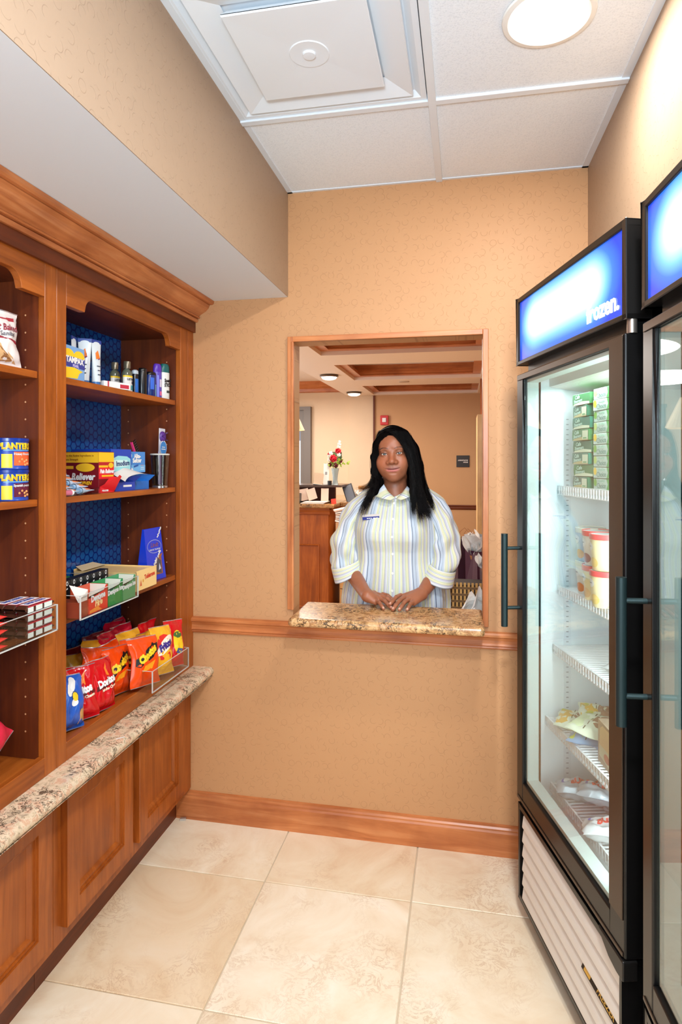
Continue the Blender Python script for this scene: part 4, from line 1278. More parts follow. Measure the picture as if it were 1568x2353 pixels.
def squeeze(name, label, X, Y, yaw, h=0.15, tilt=0):
    t = item(name, label, 'tube', X, Y, S1, yaw, tilt, group='white and blue sunscreen tubes')
    b = B()
    def fn(a, c_):
        th = 2 * PI * a
        w = 0.0135 + (0.021 - 0.0135) * c_; d = 0.0135 * (1 - c_) + 0.0008
        return (w * math.cos(th), d * math.sin(th), 0.014 + (h - 0.014) * c_)
    b.grid(fn, 24, 10); b.obj('tube_body', C_((214, 222, 228), 0.25), t)
    B().box(-0.0212, 0.0212, -0.0014, 0.0014, h - 0.012, h).obj('crimp', C_((30, 60, 140)), t)
    B().lathe([(0.0125, 0), (0.013, 0.002), (0.0135, 0.016)], 20).obj('cap', C_((60, 110, 170)), t)
    yy = lambda z: -(0.0135 * (1 - (z - .014) / (h - .014)) + 0.0016)
    b = B(); z0, z1 = 0.088, 0.118
    b.add([(-0.008, yy(z0) - .0006, z0), (0.008, yy(z0) - .0006, z0 + .004), (0.002, yy(z1) - .0006, z1), (-0.008, yy(z1), z1 - .01)], [(0, 1, 2, 3)]); b.obj('sun_mark', C_((232, 120, 40)), t)
    b = B(); b.add([(0.0, yy(z0) - .001, z0 - .002), (0.009, yy(z0) - .001, z0 + .002), (0.006, yy(z1) - .001, z1 - .014)], [(0, 1, 2)]); b.obj('sun_mark', C_((120, 40, 110)), t)
    b = B()
    for k, w_ in ((0, .007), (1, .005), (2, .006)):
        z = 0.064 - k * 0.014
        b.add([(-w_, yy(z) - .0008, z), (w_, yy(z) - .0008, z), (w_, yy(z) - .0008, z + .003), (-w_, yy(z) - .0008, z + .003)], [(0, 1, 2, 3)])
    b.obj('print_line', C_((60, 70, 90)), t)
    return t
squeeze('sunscreen_tube', 'blue tipped white tube at far left, half hidden by the cabinet stile', -1.22, 1.69, -6)
squeeze('sunscreen_tube', 'blue tipped white tube standing behind the blue and yellow carton', -1.215, 1.755, 14)
squeeze('sunscreen_tube', 'blue tipped tube seen edge-on between two others', -1.20, 1.79, -62)
squeeze('sunscreen_tube', 'large white tube leaning beside the blue honeycomb back, right of the others', -1.185, 1.83, -12, 0.152, 0)
t = item('ointment_box', 'small flat white box with red stripe lying in front of the bottles', 'box', -1.165, 1.905, S1, -18)
B().box(-0.055, 0.055, -0.014, 0.014, 0, 0.022).obj('carton', WHITE, t, bevel=0.0008); patch(t, C_((196, 60, 80)), rec(-0.04, -0.034, 0.0, 0.022), -0.0144); patch(t, C_((190, 50, 70)), rec(0.012, 0.05, 0.003, 0.016), -0.0144)
B().box(-0.04, -0.034, -0.014, 0.014, 0.022, 0.0223).obj('stripe', C_((196, 60, 80)), t)
def mouthwash(label, X, Y):
    t = item('mouthwash_bottle', label, 'bottle', X, Y, S1, -8, group='mouthwash bottles')
    B().lathe([(0.020, 0), (0.0215, 0.004), (0.0215, 0.072), (0.017, 0.082), (0.010, 0.088), (0.010, 0.092)], 24, sy=0.75).obj('bottle_body', M('amber_liquid', (90, 96, 84), 0.12, spec=0.6), t)
    B().lathe([(0.0125, 0.090), (0.0125, 0.114), (0.0118, 0.116), (0.0005, 0.116)], 20, cap1=False).obj('cap', M('cap_grey', (120, 112, 96), 0.22, metal=0.5), t)
    b = B()
    def fn(a, c_): 
        th = PI + PI * a
        return (0.0220 * math.cos(th), 0.0166 * math.sin(th), 0.006 + 0.058 * c_)
    b.grid(fn, 16, 1); b.obj('label_sheet', C_((232, 228, 224)), t)
    for (z0, z1, a0, a1, m) in ((0.058, 0.064, 0, 1, YEL), (0.012, 0.030, 0.5, 0.95, C_((40, 160, 176))), (0.034, 0.044, 0.55, 1, C_((40, 40, 60)))):
        b = B(); b.grid(lambda a, c_: (0.0223 * math.cos(PI + PI * (a0 + (a1 - a0) * a)), 0.0170 * math.sin(PI + PI * (a0 + (a1 - a0) * a)), z0 + (z1 - z0) * c_), 10, 1); b.obj('label_print', m, t)
    letters('LISTERINE', 0.0105, C_((40, 40, 60)), t, None, bold=0.04, warp=lambda p: Vector((0.0227 * math.cos(PI * 1.60 + p.x / 0.022), 0.0174 * math.sin(PI * 1.60 + p.x / 0.022), 0.050 + p.y)))
mouthwash('mouthwash bottle with grey cap, standing against the blue back', -1.255, 2.055)
mouthwash('mouthwash bottle with grey cap and white label, nearest the shelf edge', -1.20, 2.045)
def bottle(name, label, X, Y, yaw, w, d, h, m, mcap, hc, prints=(), cat='bottle', top=0.5):
    t = item(name, label, cat, X, Y, S1, yaw)
    B().lathe([(w * .93, 0), (w, 0.004), (w, h - hc), (w * .98, h - hc + 0.001)], 24, sy=d / w).obj('body', m, t)
    B().lathe([(w * .99, h - hc + .001), (w * 1.0, h - hc * .7), (w * .93, h - hc * .25), (w * top, h - .001), (0.0005, h)], 24, sy=d / w, cap1=False).obj('cap', mcap, t)
    for (a0, a1, z0, z1, mm) in prints:
        b = B(); b.grid(lambda a, c_: (1.015 * w * math.cos(PI + PI * (a0 + (a1 - a0) * a)), 1.015 * d * math.sin(PI + PI * (a0 + (a1 - a0) * a)), z0 + (z1 - z0) * c_), 10, 1); b.obj('label_print', mm, t)
    return t
BKB = C_((20, 22, 34), 0.2); TEAL = C_((14, 96, 96), 0.3)
bottle('shaving_bottle', 'dark bottle with a white cap and blue label right of the mouthwash', -1.20, 2.10, 0, 0.0135, 0.012, 0.095, BKB, C_((190, 200, 210)), 0.018, [(0.2, 0.7, 0.01, 0.06, C_((40, 110, 200)))])
bottle('shaving_bottle', 'short plain black bottle standing in shade at the back', -1.28, 2.20, 0, 0.017, 0.013, 0.085, C_((12, 12, 16), 0.3), C_((12, 12, 16), 0.3), 0.02)
bottle('body_wash', 'black ribbed bottle left of the blue one', -1.19, 2.138, -10, 0.0175, 0.014, 0.106, C_((24, 26, 30), 0.25), C_((14, 14, 16), 0.25), 0.012, [(0.6, .9, .015, .085, C_((36, 60, 66)))], top=0.8)
t = bottle('body_wash', 'dark blue bottle with pale blue slanted print', -1.182, 2.188, -10, 0.024, 0.014, 0.098, C_((28, 50, 120), 0.25), C_((14, 16, 26), 0.25), 0.014, [(0.25, .5, .03, .075, C_((60, 110, 220))), (0.6, .8, .005, .05, C_((120, 190, 210)))], top=0.8)
t = bottle('deodorant_stick', 'purple deodorant stick with pink base print', -1.18, 2.232, -14, 0.0205, 0.013, 0.136, C_((96, 78, 190), 0.3), C_((88, 50, 176), 0.3), 0.034, [(0.5, .95, .012, .028, C_((240, 110, 160))), (0.3, 0.42, 0.0, 0.09, C_((140, 150, 240)))], cat='deodorant', top=0.72)
b = B(); b.grid(lambda a, c_: (1.02 * .0205 * math.cos(PI + PI * (.48 + .4 * a)), 1.02 * .013 * math.sin(PI + PI * (.48 + .4 * a)), 0.045 + 0.03 * c_), 8, 1); b.obj('label_print', C_((220, 216, 240)), t)
t = bottle('deodorant_stick', 'white and dark green deodorant stick reading Speed Stick, right end of the shelf', -1.172, 2.277, -14, 0.0235, 0.0135, 0.142, C_((236, 240, 236), 0.3), TEAL, 0.036, cat='deodorant', top=0.72)
letters('Speed', 0.020, BLACKP, t, fr_front(0.002, 0.075, -0.0141, 6), bold=0.04, shear=.15, sx=.75); letters('STICK', 0.0185, BLACKP, t, fr_front(0.002, 0.057, -0.0141, 6), bold=0.05, shear=.15, sx=.75)
patch(t, C_((60, 70, 70)), rec(-0.004, 0.013, 0.026, 0.036), -0.0136)

# --- shelf two
def dispenser(name, label, X, Y, w, d, h, yaw, m, cat='box'):
    t = item(name, label, cat, X, Y, S2, yaw)
    return t
t = item('pain_reliever_box', 'long dark red and yellow dispenser box reading Pain Reliever', 'box', -1.172, 1.868, S2, -3)
DR = C_((120, 20, 30)); RD = C_((226, 30, 44)); BRT = C_((246, 190, 40))
w, d, h = 0.041, 0.19, 0.135
b = B().box(-w, w, 0.0, d, 0.0, h); b.obj('carton', DR, t, bevel=0.0008)
sidepatch(t, BRT, [(0.0, h - .036), (d, h - .036), (d, h - .002), (0, h - .002)], -w - 0.0006); sidepatch(t, BRT, [(0.095, 0.078), (d, 0.078), (d, 0.088), (0.095, 0.088)], -w - 0.0006)
b = B().add([(-w - .0008, 0.05 + .036 * math.cos(2 * PI * k / 20), 0.083 + .014 * math.sin(2 * PI * k / 20)) for k in range(20)], [tuple(range(20))]); b.obj('print_patch', BRT, t)
letters('Pain Reliever', 0.031, WHITE, t, fr_side(0.085, 0.052, -w - 0.001), bold=0.035, shear=.2, sx=.86); letters('ACETAMINOPHEN', 0.016, BRT, t, fr_side(0.08, 0.031, -w - 0.001), bold=0.035, shear=.2, sx=.8)
letters('Compare to the Active Ingredients in', 0.0095, C_((150, 90, 20)), t, fr_side(0.09, h - .013, -w - 0.001), bold=0.01); letters('Tylenol Extra Strength', 0.0095, C_((150, 90, 20)), t, fr_side(0.12, h - .026, -w - 0.001), bold=0.01)
patch(t, BRT, rec(-w, w, h - .034, h - .002), -0.0006); patch(t, C_((180, 30, 40)), rec(-w, w, h - .05, h - .034), -0.0006); patch(t, RD, rec(-w, w, 0.045, h - .05), -0.0006); patch(t, BRT, rec(-w, .008, h - .052, h - .045), -0.001); patch(t, BRT, ell(.024, h - .045, .014, .009), -.0011)
letters('Pain Reliever', 0.0185, WHITE, t, fr_front(0.002, 0.070, -0.0014), bold=0.045, shear=.2, sx=.78); patch(t, BRT, rec(-.026, .038, 0.052, 0.058), -0.001)
b = B(); b.add([(-w, -0.001, 0.0), (w, -0.001, 0.0), (w + .004, -0.028, 0.052), (w - .01, -.030, 0.058), (w - .018, -.026, .05), (0.004, -0.024, 0.054), (-.012, -.018, .046), (-.024, -.010, 0.028), (-w, -0.004, 0.02)], [tuple(range(9))])
b.box(-w, w, -0.0015, 0.0, 0.0, 0.014); b.obj('torn_front_flap', RD, t)
letters('POUCHES', 0.0075, WHITE, t, fr_front(-0.01, 0.006, -0.0035), bold=0.04)
# toothpaste samples in a clear tray
tr = item('sample_tray', 'clear low tray of small toothpaste tubes in front of the red box', 'tray', -1.175, 1.70, S2, -2)
for (a, c_, e, f, g, hh) in ((-0.085, 0.085, -0.033, -0.031, 0, 0.02), (-0.085, 0.085, 0.07, 0.072, 0, 0.02), (-0.085, -0.083, -0.033, 0.072, 0, 0.02), (0.083, 0.085, -0.033, 0.072, 0, 0.02), (-0.085, 0.085, -0.033, 0.072, 0, 0.002)):
    B().box(a, c_, e, f, g, hh).obj('tray_wall', ACRYL, tr)
k_ = 0
for row in range(5):
    for colx in range(2):
        x0 = -0.04 + colx * 0.075 - row * 0.006
        nm = ['front', 'second', 'third', 'fourth', 'back'][row] + (' left', ' right')[colx]
        q = item('toothpaste_tube', 'pale blue and orange travel toothpaste tube, %s of the clear tray' % nm, 'tube', 0, 0, 0, group='travel toothpaste tubes')
        q.rotation_euler = (0, R(90), R(84)); q.location = (-1.158 - row * 0.018, 1.655 + colx * 0.075 - row * 0.006 - .035 * colx * 0, S2 + 0.013 + row * 0.0115)
        q.rotation_euler = (R(0), R(90), R(90))
        b = B(); b.grid(lambda a, c2: ((0.010 * (1 - c2 * .9) + .0008) * math.cos(2 * PI * a), (0.010 + .003 * c2) * math.sin(2 * PI * a), -0.026 + 0.055 * c2), 14, 5); b.obj('tube_body', C_((188, 208, 232), 0.3), q)
        B().cyl((0, 0, -0.036), (0, 0, -0.026), 0.0085, n=14).obj('cap', C_((150, 190, 230)), q)
        b = B(); b.grid(lambda a, c2: (-(0.010 * (1 - (0.2 + .4 * c2) * .9) + .0016) * math.cos(PI * (a - .5) * .8), (0.0106 + .003 * c2) * math.sin(PI * (a - .5) * .8), -0.012 + 0.022 * c2), 8, 1); b.obj('label_print', C_((236, 140, 100)), q)
t = item('lip_balm_roll', 'pink roll lying at the left front of the second shelf', 'tube', -1.150, 1.615, S2 + .010, 0)
B().cyl((-0.03, 0, 0), (0.028, 0, 0), 0.009, n=16).obj('roll', C_((206, 110, 140), 0.3), t); B().cyl((0.028, 0, 0), (0.036, 0, 0), 0.0092, n=16).obj('end_cap', WHITE, t)
def opened_box(label, X, Y, w, m, m2, hh=0.145, z1=0.062):
    t = item('medicine_dispenser', label, 'box', X, Y, S2, -6)
    B().box(-w, w, 0.004, 0.17, z1, hh).obj('carton', m, t, bevel=0.0008); B().box(-w, w, 0.035, 0.17, 0.0, z1).obj('carton_base', m, t)
    B().box(-w, w, -0.012, 0.03, 0.0, 0.03).obj('front_lip', m2, t)
    b = B(); b.add([(-w, -0.012, 0.03), (w, -0.012, 0.03), (w + .014, -0.03, 0.052), (w + .004, .02, 0.058), (-w + .0, 0.02, 0.05)], [(0, 1, 2, 3, 4)]); b.obj('lip_flap', m2, t)
    return t
BL1 = C_((30, 70, 180)); BL2 = C_((70, 140, 214)); BL3 = C_((24, 110, 200))
t = opened_box('dark blue opened dispenser with a pale green Imodium panel', -1.187, 1.992, 0.056, BL1, BL1, 0.146)
patch(t, C_((150, 216, 224)), [(-0.052, 0.066), (0.02, 0.072), (0.05, 0.076), (0.05, 0.112), (0.03, 0.121), (-0.02, 0.123), (-0.052, 0.112)], 0.003); patch(t, C_((206, 240, 238)), [(-0.05, 0.082), (0.04, 0.086), (0.03, 0.108), (-0.05, 0.108)], 0.0024)
letters('Imodium', 0.025, C_((30, 50, 110)), t, fr_front(0.006, 0.096, 0.0018, 3), bold=0.025, sx=.84)
patch(t, WHITE, rec(-.012, .036, 0.013, 0.020), -0.0126)
b = B(); b.grid(lambda a, c_: (-0.056 + 0.125 * a + 0.01 * c_, 0.004 - 0.05 * c_ + 0.01 * math.sin(a * 6), 0.062 - 0.022 * c_ * (1.3 - a) + 0.018 * math.sin(PI * a) * (1 - c_ * .3)), 8, 4); b.obj('torn_flap', C_((226, 220, 214)), t)
t = opened_box('light blue opened dispenser reading Alka-Seltzer', -1.192, 2.105, 0.052, BL2, BL3, 0.139)
patch(t, C_((110, 180, 232)), rec(-.051, .051, 0.064, 0.09), 0.003); letters('Alka-', 0.022, WHITE, t, fr_front(0.002, 0.122, 0.0024, 2), bold=0.05, sx=.85); letters('Seltzer', 0.022, WHITE, t, fr_front(0.0, 0.106, 0.0024, 2), bold=0.05, sx=.85)
patch(t, C_((30, 90, 170)), [(-.02, .08), (.008, .086), (.008, .093), (-.02, .087)], 0.0024); patch(t, C_((230, 240, 250)), ell(-.035, .07, .012, .01), 0.0024); patch(t, C_((214, 150, 150)), rec(.022, .04, .088, .09), 0.0024); patch(t, WHITE, rec(.022, .042, .080, .082), 0.0024); patch(t, WHITE, rec(.022, .044, .073, .075), 0.0024)
patch(t, C_((160, 190, 230)), ell(-.038, .124, .008, .007), 0.0024)
# comb, brush and cup
t = item('hair_comb', 'pink and black wide-tooth comb sticking up from the blue dispenser', 'comb', -1.205, 2.125, S2 + 0.135, 0, 0, roll=-32)
B().box(-0.018, -0.008, -0.003, 0.003, -0.02, 0.055).obj('spine', BLACKP, t, bevel=0.001); B().box(-0.0182, -0.0125, -0.0036, 0.0036, -0.015, 0.055).obj('grip', C_((226, 50, 120)), t)
b = B()
for k in range(7): b.box(-0.008, 0.014, -0.002, 0.002, -0.012 + k * 0.0095, -0.007 + k * 0.0095)
b.obj('tooth', BLACKP, t)
t = item('clear_cup', 'clear plastic cup standing at the right end of the second shelf', 'cup', -1.185, 2.262, S2)
B().lathe([(0.029, 0.004), (0.037, 0.132), (0.0355, 0.132), (0.0275, 0.006)], 28, cap1=False).obj('cup_wall', glassmat('cloudy_plastic', (0.80, 0.78, 0.73), 2.5, 0.15), t)
B().lathe([(0.031, 0), (0.031, 0.006), (0.029, 0.008)], 28).obj('foot_ring', M('chrome', (210, 210, 214), 0.15, 0.9), t); B().lathe([(0.0375, 0.128), (0.0385, 0.132), (0.036, 0.134), (0.035, 0.13)], 28, cap0=False, cap1=False).obj('rim', C_((214, 212, 206), 0.2), t)
t = item('hair_brush', 'purple hairbrush on a blue and white card standing in the clear cup', 'brush', -1.185, 2.262, S2 + 0.012, -2, 0, roll=2)
B().lathe([(0.012, 0), (0.011, 0.03), (0.006, 0.07), (0.009, 0.11), (0.014, 0.13)], 14, sy=.6).obj('handle', C_((120, 90, 170)), t)
B().box(-0.022, 0.024, -0.006, -0.004, 0.118, 0.222).obj('card', C_((226, 226, 236)), t, bevel=0.001)
b = B().sphere((0, -0.008, 0.19), 0.022, 14, 8, sc=(1, .5, .95)); b.obj('brush_head', C_((90, 50, 140)), t)
b = B()
for k in range(12):
    for m_ in range(3): b.cyl((0.016 * math.cos(k * .6), -0.014 - m_ * .001, 0.175 + 0.0028 * k), (0.018 * math.cos(k * .6), -0.022, 0.175 + 0.003 * k), 0.0009, n=4)
b.obj('bristle', C_((60, 34, 100)), t)
patch(t, C_((240, 240, 250)), ell(0.0, 0.145, 0.027, 0.029), -0.0125); patch(t, C_((64, 140, 214)), ell(0.0, 0.144, 0.0245, 0.0265), -0.013)
patch(t, WHITE, rec(-.012, .012, .146, .149), -0.0135); patch(t, WHITE, rec(-.016, .016, .138, .141), -0.0135)

# --- shelf three
def tray(label, X0, X1, Y0, Y1, Z, hf, hb):
    t = thing('acrylic_tray', label, 'tray', (X1, Y0, Z))
    dX, dY = X0 - X1, Y1 - Y0
    th = 0.003
    B().box(dX, 0, 0, dY, 0, th).obj('tray_floor', ACRYL, t)
    B().box(-th, 0, 0, dY, 0, hf).obj('tray_front', ACRYL, t)
    for y in (0, dY - th):
        B().prism([(dX, y), (0, y), (0, y + th), (dX, y + th)], 'z', 0, hf).obj('tray_side', ACRYL, t)
    e = B(); e.box(-th, 0.0002, 0, dY, hf - 0.0008, hf + 0.0004); e.box(-th, 0.0004, dY - th, dY + .0004, 0, hf); e.box(-th, 0.0004, 0, dY, -0.0003, th); e.box(dX, 0, dY - th, dY + .0003, hf - .0008, hf + .0003); e.box(dX, 0, dY - .001, dY + .0003, 0, th); e.box(-th, .0004, -.0003, th, 0, hf); e.box(dX, 0, -.0003, th, hf - .0008, hf + .0003)
    e.obj('polished_edge', ACRYL_E, t)
    return t
tray('clear acrylic tray of chewing gum boxes jutting over the third shelf', -1.36, -1.078, 1.588, 1.909, S3 + 0.0005, 0.070, 0.070)
GUMR = C_((226, 58, 40)); GUMG = C_((20, 140, 70)); GUMG2 = C_((60, 150, 96)); MAR = C_((150, 60, 40))
def gum_box(label, Y0, Y1, m, txt, sub, depth=0.062, side=None, h=0.073, X=-1.086):
    w = (Y1 - Y0) / 2
    t = item('gum_box', label, 'box', X, (Y0 + Y1) / 2, S3 + 0.004, group='open gum boxes in the clear tray')
    B().box(-w, w, 0, 0.0012, 0, h * .72).obj('carton_front', m, t)
    b = B(); b.prism([(-w, h * .72), (w, h * .72), (w, h), (w * .82, h * .98), (w * .62, h * .80), (-w * .3, h * .70), (-w, h * .64)], 'y', 0, 0.0012); b.obj('carton_lip', m, t)
    b = B(); b.box(-w, -w + .0012, 0.0012, depth, 0, h); b.box(w - .0012, w, 0.0012, depth, 0, h); b.box(-w, w, 0.0012, depth, 0, 0.001); b.box(-w, w, depth - .001, depth, 0, h); b.obj('carton_side', side or m, t)
    b = B(); b.box(-w + .0014, w - .0014, 0.003, depth - .003, 0.002, h * .55); b.obj('gum_packs', C_((214, 226, 214)), t)
    b = B(); b.box(-w + .0013, -w + .002, 0.002, depth - .002, h * .55, h - .001); b.obj('carton_lining', C_((232, 226, 214)), t); b = B(); b.box(w - .002, w - .0013, 0.002, depth - .002, h * .55, h - .001); b.obj('carton_lining', C_((232, 226, 214)), t)
    letters(txt, min(0.030, w * .52), WHITE, t, fr_front(-w * .04, h * .60, -0.0006, 4), bold=0.05, shear=.1, sx=.82)
    if sub: letters(sub, min(0.026, w * .5), C_((255, 214, 150)), t, fr_front(0.0, h * .36, -0.0006, 4), bold=0.05, shear=.2)
    return t
t = gum_box('orange-red open gum box reading Dentyne Fire', 1.640, 1.738, GUMR, 'Dentyne', 'Fire', side=C_((206, 80, 50)))
patch(t, C_((250, 150, 60)), [(-0.045, 0.002), (0.02, 0.003), (0.0, 0.012), (0.012, 0.02), (-0.02, 0.014), (-.045, .01)], -0.0004)
gum_box('green open gum box reading Dentyne Ice, middle of the tray', 1.742, 1.822, GUMG, 'Dentyne Ice', None)
gum_box('paler green gum box at the right end of the tray', 1.826, 1.902, GUMG2, 'Dentyne Ice', None)
t = item('gum_box', 'brown gum box with a white lid flap at the left end of the clear tray', 'box', -1.088, 1.613, S3 + .004)
B().box(-0.020, 0.022, 0, 0.07, 0, 0.045).obj('carton', MAR, t); B().add([(-0.02, 0, 0.045), (0.022, 0, .045), (0.026, -0.0, 0.075), (-0.02, 0.03, 0.095)], [(0, 1, 2, 3)]).obj('lid_flap', C_((226, 214, 206)), t)
t = item('gum_box', 'long green Dentyne gum box standing behind the front row', 'box', -1.235, 1.68, S3 + .004, 0)
b = B(); b.box(-0.085, 0.085, 0, 0.0012, 0, 0.086); b.box(-0.085, .085, .05, .0512, 0, .086); b.box(.0838, .085, .0012, .05, 0, .086); b.obj('carton', C_((30, 110, 66)), t); b = B(); b.box(-0.0835, 0.0835, 0.0488, .0498, 0.002, 0.084); b.obj('carton_lining', WHITE, t)
letters('Dentyne', 0.036, C_((196, 204, 200)), t, fr_front(-0.01, 0.060, -0.0008), bold=0.04)
t = item('gum_dispenser', 'row of black mint packs standing behind the gum boxes in the clear tray', 'box', -1.170, 1.735, S3 + .004)
for k in range(8):
    p_ = B().box(-0.128 + k * 0.034, -0.096 + k * 0.034, 0, 0.030, 0, 0.094).obj('pack', C_((26, 26, 30), .3), t, bevel=0.001)
    x = -0.112 + k * 0.034
    B().add([(x + .005 * math.cos(2 * PI * j / 12) * q, -0.0006, 0.085 + .007 * math.sin(2 * PI * j / 12) * q) for q in (1, .6) for j in range(12)], [(j, (j + 1) % 12, 12 + (j + 1) % 12, 12 + j) for j in range(12)]).obj('ring_mark', WHITE, p_)
    B().add([(x - .004, -.0006, .066), (x + .004, -.0006, .068), (x + .003, -.0006, .072), (x - .004, -.0006, .070)], [(0, 1, 2, 3)]).obj('dash_mark', WHITE, p_)
t = item('chocolate_box', 'long pale yellow box reading Toblerone on its end', 'box', -1.122, 2.045, S3, 0)
TOB = C_((240, 206, 140)); w = 0.072
b = B(); b.box(-w, w, 0, 0.001, 0, 0.072); b.box(-w, -w + .001, 0, .245, 0, .066); b.box(w - .001, w, 0, .245, 0, .068); b.box(-w, w, .244, .245, 0, .072); b.box(-w, w, 0, .245, 0, .001); b.box(-w + .004, w, .02, .21, .062, .063)
b.obj('carton', TOB, t)
B().add([(-w, .21, .066), (w, .21, .066), (w - .02, .250, .078), (-w + .02, .250, .078)], [(0, 1, 2, 3)]).obj('lid_flap', C_((240, 216, 170)), t)
letters('Toblerone', 0.022, C_((206, 60, 40)), t, fr_front(0.020, 0.044, -0.0006, 4), bold=0.04, sx=.78); patch(t, C_((206, 90, 60)), [(-0.048, 0.016), (-0.036, 0.016), (-0.042, 0.038)], -0.0006); patch(t, C_((220, 160, 60)), ell(-0.026, 0.032, .004, .006), -0.0006)
t = item('chocolate_bag', 'bright blue chocolate bag with an oval emblem behind the pale yellow box', 'bag', -1.188, 2.200, S3, -6)
BLU = C_((26, 60, 206), 0.25); w, d, h = 0.058, 0.028, 0.198
b = B(); b.add([(-w, -d, 0), (w, -d, 0), (w, d, 0), (-w, d, 0), (-w * .93, -.004, h), (w * .93, -.004, h), (w * .93, .004, h), (-w * .93, .004, h), (w * .97, 0, h * .5), (-w * .97, 0, h * .5)], [(0, 1, 5, 4), (2, 3, 7, 6), (4, 5, 6, 7), (1, 2, 8), (2, 6, 8), (6, 5, 8), (5, 1, 8), (3, 0, 9), (0, 4, 9), (4, 7, 9), (7, 3, 9), (0, 3, 2, 1)]); b.obj('bag_body', BLU, t, bevel=0.001)
def onb(x, z, o=0.0006): return (x, -d + (d - .004) * z / h - o, z)
def bpatch(poly, m, o=.0008, n='print_patch'): return B().add([onb(x, z, o) for x, z in poly], [tuple(range(len(poly)))]).obj(n, m, t)
bpatch(ell(0.0, 0.128, 0.046, 0.026), C_((150, 160, 200)), .0006); bpatch(ell(0.0, 0.128, 0.0435, 0.0235), BLU, .0009)
letters('Lindt', 0.024, C_((176, 110, 110)), t, None, bold=.02, shear=.2, warp=lambda p: Vector(onb(p.x, 0.134 + p.y, .0013))); letters('LINDOR TRUFFLES', 0.0085, WHITE, t, None, bold=.04, warp=lambda p: Vector(onb(p.x, 0.116 + p.y, .0013)))
rnd = random.Random(2)
for k in range(26):
    zz = rnd.uniform(0.02, 0.105); xx = -0.045 + (zz - .02) * .9 + rnd.uniform(-.006, .006)
    bpatch([(xx, zz), (xx + .006, zz + .003), (xx + .003, zz + .009), (xx - .004, zz + .005)], WHITE, .0012, 'confetti')
for k in range(9):
    zz = 0.158 + k * .0042; xx = 0.024 + k * .0032 + rnd.uniform(-.004, .004)
    bpatch([(xx, zz), (xx + .006, zz + .003), (xx + .003, zz + .008), (xx - .003, zz + .004)], WHITE, .0012, 'confetti')
bpatch([(-.005, .02), (.038, .02), (.038, .085), (.05, .098), (.02, .092), (.004, .07), (-.02, .035)], C_((150, 90, 60)), .0010); bpatch([(0, .03), (.03, .022), (.033, .07), (.015, .082), (.0, .06)], C_((70, 74, 90), .15), .0014); bpatch([(.012, .035), (.028, .04), (.02, .062)], C_((200, 206, 226), .1), .0018)

